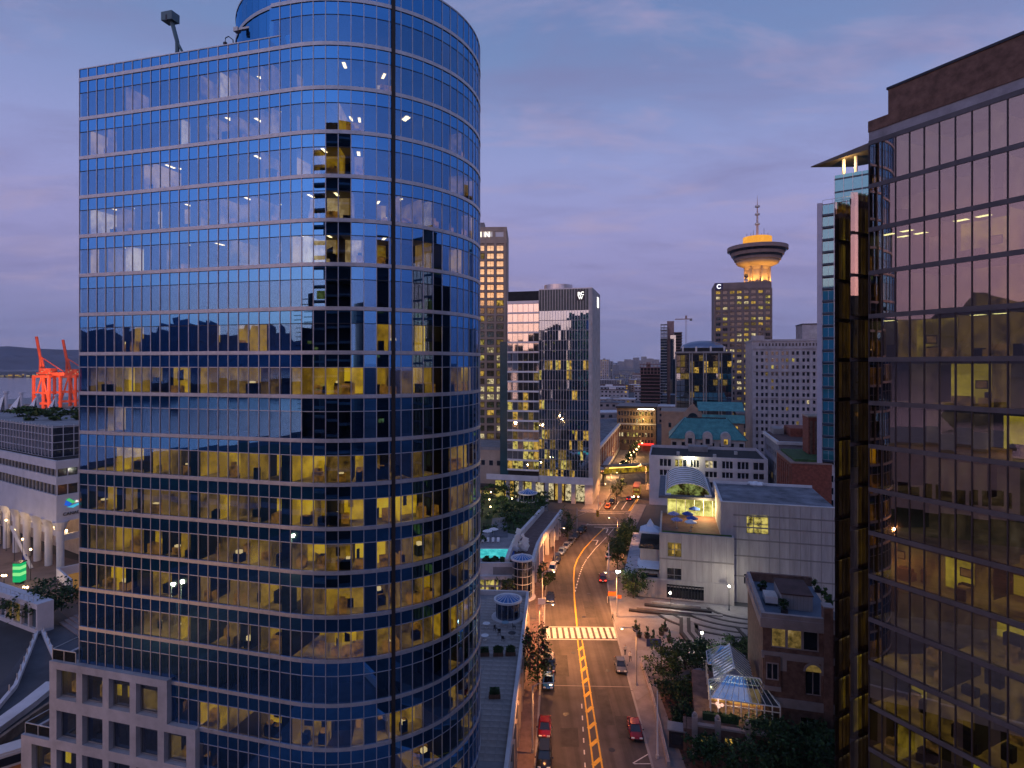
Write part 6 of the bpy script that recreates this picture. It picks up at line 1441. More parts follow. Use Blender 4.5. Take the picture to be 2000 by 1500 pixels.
# red container cranes on the terminal
MB().prism([(-700, 730), (-460, 730), (-460, 900), (-720, 900)], -4, 1).build('terminal_quay', GREYC, kind='structure')
RED = mat('crane_red', (.80, .10, .035), .55, var=.15, scale=.1)
for i, (px, lab) in enumerate(((92, 'tall red container crane with raised boom, left of the two'), (143, 'red container crane partly behind the glass tower, right of the two'))):
    d_ = 660 + 40 * i; p = at(px, d_); t = thing('container_crane', lab, 'crane', (p.x, p.y, 1.0)); k_ = d_ / F; H_ = 100 * k_ * (.92 if i else 1)
    hw = 13 * k_ * (1.15 if i == 0 else 1.1)
    for sx_ in (-1, 0.25, 1):
        for sy_ in (-8, 8): MB().box(sx_ * hw - 1.1, sx_ * hw + 1.1, sy_ - 1.1, sy_ + 1.1, 0, H_ * .62).build('leg', RED, t)
    for z in (H_ * .08, H_ * .28, H_ * .60): MB().box(-hw - 1, hw + 1, -9.2, -6.8, z, z + 2.6).build('beam', RED, t); MB().box(-hw - 1, hw + 1, 6.8, 9.2, z, z + 2.6).build('beam', RED, t)
    MB().tube([(-hw, -8, H_ * .08), (0, -8, H_ * .6)], .9, 6).build('brace', RED, t); MB().tube([(hw, -8, H_ * .08), (hw * .2, -8, H_ * .6)], .9, 6).build('brace', RED, t)
    MB().box(-hw * 1.05, hw * 2.6, -4, 4, H_ * .64, H_ * .70).build('girder', RED, t); MB().box(-hw * .5, hw * .9, -5, 5, H_ * .70, H_ * .78).build('machinery_house', RED, t)
    MB().tube([(-hw * .9, 0, H_ * .68), (-hw * .85, 0, H_ * .95), (-hw * 1.4, 0, H_ * 1.40)], 1.5, 6).build('boom', RED, t); MB().tube([(-hw * .3, 0, H_ * .7), (-hw * .75, 0, H_ * 1.0)], 1.2, 6).build('apex_frame', RED, t); MB().tube([(-hw * .75, 0, H_ * 1.0), (hw * 2.3, 0, H_ * .7)], .5, 5).build('stay', RED, t)
    for k in range(7): MB().ball((-hw * .4 + k * hw * .3, -9.6, H_ * (.66 + .03 * (k % 4))),   .5, 6, 4).build('work_lamp', LITS[3], t)
for i, px in enumerate((100, 150)):
    p = at(px, 640); l = bpy.data.lights.new('quay_floodlight', 'POINT'); l.energy = 45000; l.color = (1, .55, .3); l.shadow_soft_size = 2; put(l, 'quay_floodlight', None, (p.x, p.y - 20, 30))
# lights on the far shore
rgl = random.Random(9)
for i in range(26):
    px = -10 + 6.6 * i + rgl.uniform(-2, 2); d_ = rgl.uniform(2420, 2560); p = at(px, d_); q = thing('shore_building', 'tiny lit building on the far shore, %s from the left' % ORD[i], 'building', (p.x, p.y, -1.5), 0, 'lit buildings on the far shore')
    w_ = rgl.uniform(8, 30); h_ = rgl.uniform(5, 14); block(q, 'wall', 0, w_, 0, 12, 0, h_, CITYM[i % 6]); block(q, 'lit_front', 1, w_ - 1, -.3, -.1, h_ * .3, h_ * .7, LITS[(0, 3, 0, 1)[i % 4]])
# ---- approach road, ramp walls and plaza at the lower left
MB().face([(p.x, p.y, .03) for p in gl([(-60, 1420), (70, 1245), (112, 1190), (170, 1240), (170, 1330), (60, 1400), (-30, 1480)])]).build('approach_road', mat('approach_asphalt', (.085, .085, .10), .85, scale=.1, var=.25), kind='structure')
MB().face([(p.x, p.y, .02) for p in gl([(-60, 1090), (20, 1060), (170, 1100), (170, 1210), (60, 1210), (-60, 1160)])]).build('forecourt', mat('forecourt_paving', (.17, .12, .11), .85, scale=.2, var=.2), kind='structure')
def wall_run(name, label, pts, z0, z1, th, m, cap=None, cat='wall', posts=0):
    t_ = thing(name, label, cat)
    for a, b in zip(pts[:-1], pts[1:]):
        q = (b - a).normalized(); n_ = Vector((-q.y, q.x, 0)) * th / 2
        MB().prism([(a - n_)[:2], (b - n_)[:2], (b + n_)[:2], (a + n_)[:2]], z0, z1).build('wall_panel', m, t_)
        if cap: MB().prism([(a - n_ * 1.5)[:2], (b - n_ * 1.5)[:2], (b + n_ * 1.5)[:2], (a + n_ * 1.5)[:2]], z1, z1 + .15).build('coping', cap, t_)
        k = int((b - a).length / 3)
        for i in range(posts and k): p = a.lerp(b, (i + .5) / k); MB().box(p.x - .06, p.x + .06, p.y - .06, p.y + .06, z1, z1 + 1.0).build('post', STEEL, t_)
    return t_
wall_run('ramp_wall', 'long pale double kerb wall of the lower left ramp', gl([(-20, 1440), (55, 1385), (104, 1345)]), 0, 1.0, 1.4, WHITEC, WHITEC)
wall_run('retaining_wall', 'brownish retaining wall below the pale ramp kerb at lower left', gl([(-20, 1475), (60, 1415), (104, 1385)]), 0, 1.4, .5, mat('stained_wall', (.22, .16, .12), .85, var=.3, scale=.6))
wall_run('roadside_parapet', 'pale parapet along the far edge of the lower left road', gl([(-20, 1405), (30, 1345), (78, 1225), (112, 1300)]), 0, .7, .5, WHITEC, None, 'wall', 1)
# pale gallery building with tall glazed bays
g0, g1 = G(-30, 1198), G(74, 1238); gd = (g1 - g0).normalized(); gb = thing('glazed_gallery', 'low white gallery with tall glazed bays beside the lower left road', 'building', g0, math.atan2(gd.y, gd.x)); gL = (g1 - g0).length
block(gb, 'roof_band', -.5, gL, -.3, 2.4, 4.6, 5.6, CW); block(gb, 'end_wall', gL, gL + .4, -.3, 2.4, 0, 5.6, CW); block(gb, 'base_band', -.5, gL, -.2, .4, 0, .8, CW); block(gb, 'body', 0, gL, .6, 2.3, 0, 4.6, DARKI)
for i in range(8): block(gb, 'post', gL / 7 * i - .25, gL / 7 * i + .25, -.2, .5, .8, 4.6, CW)
for i in range(7): block(gb, 'bay_glass', gL / 7 * i + .25, gL / 7 * (i + 1) - .25, .3, .4, .8, 4.6, LITS[2] if i in (3, 4) else mat('bay_glass', (.05, .09, .13), .1, 0, var=.2, spec=.8))
for i in range(12): block(gb, 'rail_post', gL / 12 * i, gL / 12 * i + .06, 0, .06, 5.6, 6.5, STEEL)
block(gb, 'rail', 0, gL, 0, .06, 6.45, 6.52, STEEL)
# white canopy box and blush steps next to the glass tower
wb = thing('white_entrance_canopy', 'white open topped entrance canopy with glowing amber ceiling left of the glass tower', 'canopy', G(110, 1152), R(-40)); 
block(wb, 'fascia', 0, 11, 0, .4, 2.6, 4.8, CW); block(wb, 'fascia', 0, .4, .4, 9, 2.6, 4.8, CW); block(wb, 'ceiling', .4, 11, .4, 9, 2.7, 2.9, mat('glowing_ceiling', (.26, .14, .04), .7, var=.2, scale=.5, emit=(.5, .22, .03), es=.25));  # ceiling emits faintly, its warm light put in without lamps
for x, y in ((.5, .5), (10, .5), (.5, 8)): MB().cyl((x, y), 0, 2.6, .2, n=8).build('column', CW, wb)
stp = thing('forecourt_steps', 'blush stone steps and landing left of the glass tower', 'steps', G(115, 1218), R(-35))
for i in range(6): block(stp, 'step', 0, 11, .8 * i, .8 * i + .8, 0, .25 + .18 * i, mat('blush_stone', (.28, .22, .22), .85, var=.15))
for i in range(6): block(stp, 'low_wall', 1.8 * i + .6, 1.8 * i + .8, 5.2, 5.4, 1.1, 2.6, CW)
# green lit information pillar
gp_ = thing('green_sign_pillar', 'glowing green banded sign pillar on the forecourt', 'sign', G(38, 1140)); GRN = emis('sign_green', (.01, .36, .12), .8); GRN2 = emis('sign_green_pale', (.25, .75, .25), .8)
for j in range(6): MB().box(-.85, .85, -.85, .85, .6 + .72 * j, 1.25 + .72 * j).build('band', (GRN, GRN, GRN2, GRN, GRN2, GRN)[j], gp_)
MB().box(-.6, .6, -.6, .6, 0, .6).build('foot', DARKM, gp_); MB().box(-1, 1, -1, 1, 4.9, 5.1).build('cap', DARKM, gp_)
bt = thing('tilted_sail_mast', 'leaning white mast with blue pennant above the green sign pillar', 'mast', G(62, 1110)); MB().tube([(0, 0, 0), (-7.6, 3, 9.5)], .38, 8).build('mast', CW, bt); MB().prism([(-3.2, 1.0), (-1.8, .6), (-1.8, .75), (-3.2, 1.15)], 1.0, 3.2).build('pennant', mat('pennant_blue', (.02, .05, .30), .7, var=.1), bt)
# coach at the bottom left corner
co = thing('coach', 'white and orange coach parked at the bottom left corner', 'coach', G(24, 1512), R(38)); CO = mat('coach_white', (.60, .56, .54), .35, var=.05); CORG = mat('coach_orange', (.55, .20, .06), .4, var=.1)
MB().prism([(-6, -1.25), (5.6, -1.25), (6, -1.0), (6, 1.0), (5.6, 1.25), (-6, 1.25)], .9, 3.2).build('body', CO, co); MB().prism([(-5.8, -1.1), (5.4, -1.1), (5.7, -.9), (5.7, .9), (5.4, 1.1), (-5.8, 1.1)], 3.2, 3.45).build('roof', CO, co)
for sy_ in (-1, 1): MB().box(-5.6, 5.2, sy_ * 1.27 - .01, sy_ * 1.27 + .01, 1.9, 2.9).build('window_band', WDARK, co); MB().box(-6, 5.6, sy_ * 1.28 - .01, sy_ * 1.28 + .01, .95, 1.6).build('orange_skirt', CORG, co)
MB().box(6.0, 6.03, -.95, .95, 1.7, 3.0).build('windscreen', WDARK, co)
for x in (-3.8, 3.9):
    for y in (-1.05, 1.05): MB().cyl((0, 0), -.15, .15, .5, n=16).build('wheel', CHAIR, co, loc=(x, y, .5), rot=(math.pi / 2, 0, 0))
# ================================================================== towers behind the camera, seen as reflections in the curved glass
def back_tower(name, label, x0, x1, y0, y1, h, m, balc, crane=False):
    t_ = thing(name, label, 'tower', ((x0 + x1) / 2, y1, 0)); W_, D_ = x1 - x0, y1 - y0; rgb = random.Random(int(h))
    MB().prism([(W_ / 2 * math.cos(a) * (abs(math.cos(a)) ** -.35 if abs(math.cos(a)) > .05 else 1) * .8, -D_ / 2 + D_ / 2 * math.sin(a)) for a in np.linspace(0, 2 * math.pi, 28)[:-1]], 0, h).build('wall', m, t_)
    n_ = int(h / 3.4)
    for i in range(n_):
        z = 3.4 * i
        if balc: MB().box(-W_ * .36, W_ * .36, -.6, 2.0, z, z + .45).build('balcony', GREYC, t_)
        else: MB().box(-W_ / 2 * .8, W_ / 2 * .8, -.2, .25, z, z + .5).build('floor_band', m, t_)
        if rgb.random() < .3: q = rgb.uniform(-W_ * .35, W_ * .2); MB().box(q, q + 3, .05, .3, z + .9, z + 2.8).build('lit_window', LITS[rgb.randint(0, 2)], t_)
    if crane:
        for sx_ in (-1, 1):
            for sy_ in (-1, 1): MB().box(sx_ * 1.2 - .2, sx_ * 1.2 + .2, -D_ / 2 + sy_ * 1.2 - .2, -D_ / 2 + sy_ * 1.2 + .2, h, h + 34).build('crane_mast', DARKM, t_)
        for i in range(14): MB().tube([(-1.2, -D_ / 2 + 1.2, h + 2.4 * i), (1.2, -D_ / 2 + 1.2, h + 2.4 * (i + 1))], .15, 4).build('crane_brace', DARKM, t_)
        MB().tube([(0, -D_ / 2, h + 34), (13, -D_ / 2, h + 42)], .6, 6).build('crane_jib', DARKM, t_)
BT = mat('dark_condo', (.035, .03, .03), .5, var=.2)
back_tower('balcony_tower', 'dark high-rise with curved balconies and a crane mast, mirrored in the curved glass', -66, 2, -64, -26, 104, BT, True, True)
back_tower('slim_tower', 'slim dark high-rise mirrored beside the service rail of the curved glass', 95, 145, -190, -150, 112, BT, False)
back_tower('stepped_tower', 'bluish high-rise mirrored right of the balcony tower in the curved glass', 22, 66, -260, -220, 84, mat('bluish_condo', (.04, .07, .09), .3, var=.2), False)
for i, (x0_, x1_, y_, h_) in enumerate(((-330, -285, -240, 92), (-275, -235, -250, 78), (-228, -190, -235, 96), (-183, -140, -255, 84), (-130, -100, -240, 70))):
    back_tower('harbour_tower', 'dark waterfront high-rise mirrored in the monogram building, %s of five' % ('first', 'second', 'third', 'fourth', 'fifth')[i], x0_, x1_, y_ - 30, y_, h_, BT, False)
wt = thing('added_pale_block', 'added pale block mirrored low in the bronze glass', 'building', (-215, 30, 0)); block(wt, 'wall', 0, 60, 0, 42, 0, 22, CW); block(wt, 'roof', -1, 61, -1, 43, 22, 23, GREYC)  # pale block added out of view to brighten the bronze reflections
for i in range(10): block(wt, 'window_strip', 59.9, 60.1, 2 + 4 * i, 5 + 4 * i, 4, 9, WDARK)
MB().face([(-120, -80, .07), (-62, -80, .07), (-58, 20, .07), (-70, 75, .07), (-120, 75, .07)]).build('waterfront_road', ASPH, kind='structure')
for i, y in enumerate((-10, 25, 58)):
    t_ = thing('waterfront_lamp', 'street lamp on the waterfront road mirrored in the bronze glass, %s' % ('nearest', 'middle', 'farthest')[i], 'street lamp', (-88, y, 0)); MB().lathe([(.13, 0), (.08, 8.5)], 8).build('pole', STEEL, t_); MB().ball((0, 0, 8.6), .25, 8, 5).build('globe', LAMPW, t_); l = bpy.data.lights.new('lamp_light', 'POINT'); l.energy = 4500; l.color = (1, .5, .17); l.shadow_soft_size = .3; put(l, 'lamp_light', t_, (.6, 0, 8.6))
# park and low roofs to the west, seen mirrored in both glass fronts
PARK = mat('park_lawn', (.035, .06, .022), .9, var=.35, scale=.05)
sheet('park', [(-300, -160), (-80, -140), (-95, 40), (-150, 90), (-290, 70)], .05, PARK)
sheet('park_path', [(-290, -20), (-90, -60), (-90, -54), (-290, -12)], .06, PAVE)
# ================================================================== street lamps
def street_lamp(bx, by, side, label, H=8.5, energy=8200, arm=2.3, group='street lamps', on=True):
    p = G(bx, by, .13); t = thing('street_lamp', label, 'street lamp', p)
    MB().cyl((0, 0), 0, .5, .22, .18, n=10).build('base_sleeve', STEEL, t); MB().lathe([(.13, .5), (.085, H)], 10).build('pole', mat('lamp_pole', (.55, .50, .46), .5, .2, var=.08), t)
    MB().tube([(0, 0, H - .1), (side * arm * .3, 0, H + .35), (side * arm * .7, 0, H + .45), (side * arm, 0, H + .4)], .055, 6).build('arm', MATS['lamp_pole'], t)
    h = MB().prism([(side * arm - .35, -.14), (side * arm + .4, -.1), (side * arm + .4, .1), (side * arm - .35, .14)], H + .32, H + .48).build('lamp_head', STEEL, t)
    if on:
        MB().ball((side * arm + .05, 0, H + .27), .17, 10, 6, sz=.6).build('bulb', LAMPW, h)
        l = bpy.data.lights.new('lamp_light', 'SPOT'); l.energy = energy; l.color = (1, .40, .12); l.shadow_soft_size = .15; l.spot_size = R(150); l.spot_blend = .35
        put(l, 'lamp_light', t, (side * arm + .05, 0, H + .1))
    return t
street_lamp(1040, 1470, 1, 'tall street lamp nearest the camera on the left pavement', energy=2600)
street_lamp(1053, 1281, 1, 'street lamp behind the pavement tree just before the zebra crossing, left side', energy=7500)
street_lamp(1059, 1203, 1, 'street lamp with a small sign box past the zebra crossing, left side')
street_lamp(1083, 1100, 1, 'street lamp by the white colonnade on the left pavement')
street_lamp(1243, 1338, -1, 'street lamp at the plaza corner before the zebra crossing, right side', energy=1800)
street_lamp(1205, 1205, -1, 'street lamp past the zebra crossing beside the orange sign, right side')
street_lamp(1206, 1075, -1, 'street lamp beside the slatted canopy on the right pavement')
street_lamp(1169, 995, 1, 'street lamp on the far left corner of the junction')
street_lamp(1193, 968, 1, 'street lamp in front of the station beyond the junction')
street_lamp(1262, 948, -1, 'street lamp by the white block beyond the junction')
pb = thing('white_flagpole', 'bare white pole on the right pavement near the garden fence', 'pole', G(1284, 1480, .13)); MB().lathe([(.12, 0), (.07, 8.5)], 10).build('shaft', WHITEP, pb); MB().cyl((0, 0), 0, .4, .2, n=10).build('foot', STEEL, pb)
pb = thing('white_flagpole', 'bare white pole by the parked cars beside the slatted canopy', 'pole', G(1189, 1132, .13)); MB().lathe([(.12, 0), (.07, 8.5)], 10).build('shaft', WHITEP, pb); MB().cyl((0, 0), 0, .4, .2, n=10).build('foot', STEEL, pb)
def post_lamp(px, py_head, py_base, label, z0=.14, energy=500, col_=(1, .95, .75), cluster=1, mm=None):
    p = G(px, py_base, z0); H = zat(py_head, p.y) - z0; t = thing('globe_lamp', label, 'post lamp', p)
    MB().lathe([(.14, 0), (.07, .4), (.06, H - .25)], 8).build('post', DARKM, t)
    for k in range(cluster):
        a = k * 2 * math.pi / max(1, cluster); r = .35 if cluster > 1 else 0
        MB().ball((r * math.cos(a), r * math.sin(a), H), .22, 10, 6).build('globe', mm or LAMPP, t)
        if r: MB().tube([(0, 0, H - .4), (r * math.cos(a), r * math.sin(a), H - .2)], .03, 4).build('bracket', DARKM, t)
    l = bpy.data.lights.new('globe_light', 'POINT'); l.energy = energy; l.color = col_; l.shadow_soft_size = .22; put(l, 'globe_light', t, (0, -.45 if cluster == 1 else 0, H + .05))
post_lamp(1371, 1236, 1278, 'white globe lamp in the middle of the plaza')
post_lamp(1424, 1145, 1192, 'white globe lamp at the hotel end of the plaza')
post_lamp(1309, 1158, 1197, 'pale green globe lamp before the hotel arcade')
post_lamp(1207, 1117, 1168, 'warm triple globe lamp beside the awning on the right pavement', energy=260, col_=(1, .8, .5), cluster=3)
post_lamp(1405, 1377, 1408, 'pink lit globe lamp on a pier of the conservatory terrace', z0=4.0, energy=30, col_=(1, .6, .45), cluster=3, mm=emis('globe_pink', (1, .55, .42), .9))
for (px, ph, pb_, lab) in ((8, 1124, 1152, 'twin lamp at the forecourt edge, farther left'), (50, 1147, 1178, 'twin lamp at the forecourt edge beside the spreading tree')):
    post_lamp(px, ph, pb_, lab, energy=700, col_=(1, .68, .38), cluster=2, mm=LAMPW)
for i, (px, py) in enumerate(((12, 1016), (28, 1035), (44, 1053), (60, 1073))): post_lamp(px, py, py + 60, '%s warm globe lamp along the convention arcade, counted from the left' % ('first', 'second', 'third', 'fourth')[i], energy=260, col_=(1, .68, .38), mm=LAMPW)
# string of small lamps along the far street trees
for i, (px, py) in enumerate(((1223, 902), (1229, 894), (1234, 888), (1239, 882), (1243, 878), (1247, 873), (1256, 865), (1254, 867), (1231, 884), (1240, 871), (1192, 918), (1212, 906))):
    p = P(px, py, 57500 / (py + 14 - HZ)); p.z = 0; hgt = zat(py, p.y); t = thing('far_lamp', 'small warm lamp of the far street, %s from the left' % ORD[sorted((1223, 1229, 1234, 1239, 1243, 1247, 1256, 1254, 1231, 1240, 1192, 1212)).index(px)], 'street lamp', p, 0, 'lamps of the far street')
    MB().lathe([(.1, 0), (.06, hgt)], 6).build('pole', STEEL, t); MB().ball((0, 0, hgt), .55, 8, 5).build('globe', LAMPW, t)
    if i % 2 == 0: l = bpy.data.lights.new('lamp_light', 'POINT'); l.energy = 2600; l.color = (1, .55, .2); l.shadow_soft_size = .5; put(l, 'lamp_light', t, (0, -.9, hgt))
# traffic signal
p = G(1127, 1037, .13); t = thing('traffic_signal', 'traffic signal mast with yellow signal head over the junction', 'traffic signal', p); MB().lathe([(.14, 0), (.1, 7.0)], 8).build('pole', MATS['lamp_pole'], t); MB().tube([(0, 0, 6.2), (6.2, 0, 5.9)], .08, 6).build('arm', MATS['lamp_pole'], t); MB().tube([(0, 0, 4.4), (3.6, 0, 6.0)], .05, 5).build('brace', MATS['lamp_pole'], t)
hd = MB().box(5.8, 6.5, -.3, .3, 4.3, 6.2).build('signal_head', mat('signal_yellow', (.65, .36, .03), .5, var=.05), t)
for k, cc_ in enumerate(((.05, .2, .1), (.3, .2, .02), (.3, .03, .02))): MB().cyl((0, 0), 0, .1, .2, n=10).build('lens', mat('lens_%d' % k, cc_, .3, var=0), hd, loc=(6.15, -.3, 4.65 + .6 * k), rot=(math.pi / 2, 0, 0))
# orange construction sign and barrier lights
t = thing('orange_sign', 'orange construction warning sign beside the right pavement lamp', 'sign', G(1196, 1178, .13)); ORG = mat('sign_orange', (.80, .16, .02), .6, var=.1)
MB().box(-.9, .9, -.04, .04, 1.5, 2.4).build('board', ORG, t); MB().box(.95, 1.9, -.05, .03, 1.0, 1.7).build('side_board', ORG, t)
for x in (-1, 1): MB().box(x - .05, x + .05, .05, .15, 0, 1.4).build('leg', STEEL, t)
t = thing('parking_sign', 'small white sign box on the left lamp post past the crossing', 'sign', G(1058, 1205, .13)); MB().box(-.75, .75, -.28, -.2, 2.6, 3.8).build('board', WHITEP, t); MB().box(-.05, .05, -.2, -.12, 0, 3.8).build('post', STEEL, t)
t = thing('blue_sign_board', 'blue information board at the plaza hedge', 'sign', G(1277, 1267, .14)); MB().box(-1.3, 1.3, -.05, .05, .4, 1.7).build('board', mat('board_blue', (.03, .05, .16), .5, var=.1), t)
for x in (-1, 1): MB().box(x - .05, x + .05, -.02, .06, 0, .4).build('leg', STEEL, t)
# ================================================================== cars
TYRE = mat('tyre', (.012, .012, .013), .9, var=0); RIMM = mat('wheel_rim', (.35, .35, .36), .35, .8, var=0); CGLS = mat('car_glass', (.012, .015, .022), .06, 0, var=0, spec=.9)
HEADL = mat('headlight', (.7, .7, .68), .15, 0, var=0); TAILL = mat('tail_light', (.35, .01, .01), .2, 0, var=0, emit=(1, .03, .02), es=.15); TAILON = emis('brake_light', (1, .05, .03), 3.0)
wheel_me = MB().cyl((0, 0), -.11, .11, .33, n=16).mesh('wheel', TYRE); rim_me = MB().cyl((0, 0), -.12, .12, .2, n=12).mesh('rim', RIMM)
def car_body(L, W, H, hood, cab0, cab1, suv):
    mb = MB(); hw = W / 2
    # lower body: cross sections along x (front +x)
    secs = [(-L / 2, .42, .62 + .12 * suv, .80), (-L / 2 + .12, .26, .86 + .14 * suv, .92), (-L * .28, .22, .92 + .14 * suv, 1.0), (L * .05, .22, .90 + .14 * suv, 1.0), (L * .30, .22, .80 + .16 * suv, .97), (L / 2 - .25, .25, .70 + .14 * suv, .88), (L / 2, .40, .58 + .12 * suv, .72)]
    b = 0; n = 8
    for x, z0, z1, wf in secs:
        w = hw * wf; zm = (z0 + z1) / 2
        mb.v += [(x, -w * .9, z0), (x, w * .9, z0), (x, w, z0 + .12), (x, w, zm + .1), (x, w * .86, z1), (x, -w * .86, z1), (x, -w, zm + .1), (x, -w, z0 + .12)]
    for i in range(len(secs) - 1):
        for k in range(n): mb.f.append((i * n + k, i * n + (k + 1) % n, (i + 1) * n + (k + 1) % n, (i + 1) * n + k)); mb.m.append(0)
    mb.f.append(tuple(range(n))); mb.m.append(0); mb.f.append(tuple((len(secs) - 1) * n + k for k in range(n))); mb.m.append(0)
    return mb
def cabin(L, W, H, suv):
    hw = W / 2; zb = .86 + .14 * suv; x0, x1, x2, x3 = (-L * .47, -L * .40, L * .08, L * .24) if suv else (-L * .38, -L * .22, L * .06, L * .25)
    g = MB(); a = [(x0, -hw * .84, zb), (x3, -hw * .84, zb - .04), (x3, hw * .84, zb - .04), (x0, hw * .84, zb)]; q = [(x1, -hw * .66, H - .04), (x2, -hw * .66, H - .04), (x2, hw * .66, H - .04), (x1, hw * .66, H - .04)]
    for i in range(4): g.face([a[i], a[(i + 1) % 4], q[(i + 1) % 4], q[i]])
    r = MB(); r.prism([(x1 - .05, -hw * .68), (x2 + .05, -hw * .68), (x2 + .12, 0), (x2 + .05, hw * .68), (x1 - .05, hw * .68)], H - .05, H + .02)
    for i in range(4): r.tube([a[i], q[i]], .05, 5)
    for s_ in (-1, 1): r.tube([(x0 * .1, s_ * hw * .85, zb), (x0 * .1, s_ * hw * .67, H - .04)], .045, 5)
    return g, r
CARS = {}
def car(px, py, color, label, heading, suv=0, brake=False, z=.03):
    """heading: direction the front points in plan"""
    key = (color, suv); L, W, H = (4.7, 1.9, 1.72) if suv else (4.5, 1.8, 1.42)
    if key not in CARS:
        pm = mat('paint_%s' % color, PAINT[color], .22, .25, var=.03, spec=.6); g, r = cabin(L, W, H, suv)
        CARS[key] = (car_body(L, W, H, 0, 0, 0, suv).mesh('body', pm, True), g.mesh('glasshouse', CGLS), r.mesh('roof', pm))
    p = G(px, py, z); t = thing('parked_car' if not brake else 'moving_car', label, 'car', p, math.atan2(heading.y, heading.x))
    bm, gm, rm = CARS[key]; bo = put(bm, 'body', t); put(gm, 'glasshouse', t); put(rm, 'roof', t)
    for sx_ in (-L * .31, L * .31):
        for sy_ in (-W / 2 + .1, W / 2 - .1):
            w_ = put(wheel_me, 'wheel', t, (sx_, sy_, .33), (math.pi / 2, 0, 0)); put(rim_me, 'rim', w_)
    for sy_ in (-1, 1):
        MB().box(L / 2 - .12, L / 2 + .01, sy_ * W * .30 - .2, sy_ * W * .30 + .2, .56 + .14 * suv, .70 + .14 * suv).build('headlight', HEADL, t)
        MB().box(-L / 2 - .01, -L / 2 + .14, sy_ * W * .32 - .2, sy_ * W * .32 + .2, .62 + .14 * suv, .80 + .14 * suv).build('tail_light', TAILON if brake else TAILL, t)
        MB().box(L * .17, L * .21, sy_ * W * .56 - .1, sy_ * W * .56 + .08, .92 + .1 * suv, 1.04 + .1 * suv).build('mirror', CGLS, t)
    MB().box(L / 2 - .05, L / 2 + .02, -.45, .45, .42, .54).build('grille', CGLS, t); MB().box(-L / 2 - .02, -L / 2 + .02, -.26, .26, .5, .62).build('number_plate', WHITEP, t)
    return t
PAINT = {'red': (.22, .008, .014), 'black': (.015, .016, .02), 'navy': (.02, .03, .07), 'blue': (.02, .16, .42), 'white': (.62, .61, .60), 'silver': (.36, .38, .42), 'maroon': (.15, .015, .02), 'grey': (.12, .125, .14), 'orange': (.75, .17, .03), 'paleblue': (.22, .30, .42)}
dn = -(left_edge[1] - left_edge[0]).normalized(); up = (right_edge[1] - right_edge[0]).normalized()
car(1064, 1427, 'red', 'red car parked on the left kerb between the lamp post and the black van', dn)
car(1063, 1487, 'black', 'black van with blue windscreen parked nearest the camera on the left kerb', dn, 1)
car(1074, 1305, 'navy', 'dark blue car parked behind the leafy tree on the left kerb', dn, 1)
car(1071, 1336, 'blue', 'bright blue car parked in front of the navy one on the left kerb', dn)
car(1075, 1172, 'navy', 'dark navy car driving towards the zebra crossing', dn)
ldirs = lambda i: -(left_edge[i + 1] - left_edge[i]).normalized()
car(1079, 1116, 'white', 'white car parked by the small street tree past the crossing', ldirs(5), 1)
car(1087, 1097, 'navy', 'blue car parked by the colonnade behind the white car', ldirs(5), 1)
car(1097, 1081, 'paleblue', 'pale blue car in the row beside the white colonnade', ldirs(6)); car(1106, 1070, 'silver', 'silver car in the row beside the white colonnade', ldirs(6))
car(1115, 1061, 'grey', 'dark grey car in the row beside the white colonnade', ldirs(6)); car(1124, 1051, 'black', 'black car second from the junction in the colonnade row', ldirs(7)); car(1136, 1040, 'black', 'black car nearest the junction in the colonnade row', ldirs(8), 1)
car(1240, 1431, 'red', 'red saloon on the right side of the near street', dn)
car(1212, 1305, 'grey', 'dark car at the right kerb below the zebra crossing', dn)
rdirs = lambda i: (right_edge[i + 1] - right_edge[i]).normalized()
car(1177, 1133, 'maroon', 'dark maroon car with glowing tail lights at the right kerb past the crossing', rdirs(3), 0, True)
car(1190, 1088, 'silver', 'silver car parked by the slatted canopy', rdirs(5)); car(1197, 1073, 'navy', 'navy car parked under the trees by the slatted canopy', rdirs(6), 1)
car(1187, 992, 'orange', 'orange taxi waiting at the far junction', -(far_l[1] - far_l[0]).normalized()); car(1195, 983, 'black', 'black car behind the orange taxi at the far junction', -(far_l[2] - far_l[1]).normalized(), 1)
car(1230, 976, 'red', 'red car with brake lights driving away beyond the junction', (far_r[1] - G(1230, 976)).normalized(), 0, True)
# double-decker bus beyond the junction
p = G(1244, 968); t = thing('double_decker_bus', 'orange lit double-decker bus standing beyond the junction', 'bus', p, math.atan2(-V.y, -V.x)); BO = mat('bus_paint', (.50, .17, .05), .4, var=.1)
MB().prism([(-5.5, -1.25), (5.3, -1.25), (5.5, -1), (5.5, 1), (5.3, 1.25), (-5.5, 1.25)], .45, 4.2).build('body', BO, t); MB().prism([(-5.3, -1.1), (5.2, -1.1), (5.2, 1.1), (-5.3, 1.1)], 4.2, 4.35).build('roof', BO, t)
for z0, z1 in ((1.3, 2.2), (2.9, 3.8)):
    MB().box(5.5, 5.53, -.95, .95, z0, z1).build('front_window', LITS[0], t)
    for sy_ in (-1, 1): MB().box(-5.2, 5.1, sy_ * 1.26 - .01, sy_ * 1.26 + .01, z0, z1).build('side_window', LITS[0], t)
for x in (-3.4, 3.5):
    for sy_ in (-1, 1): MB().cyl((0, 0), -.15, .15, .48, n=14).build('wheel', TYRE, t, loc=(x, sy_ * 1.05, .48), rot=(math.pi / 2, 0, 0))
for sy_ in (-.8, .8): MB().box(5.5, 5.55, sy_ - .18, sy_ + .18, .7, .95).build('headlight', LAMPP, t)
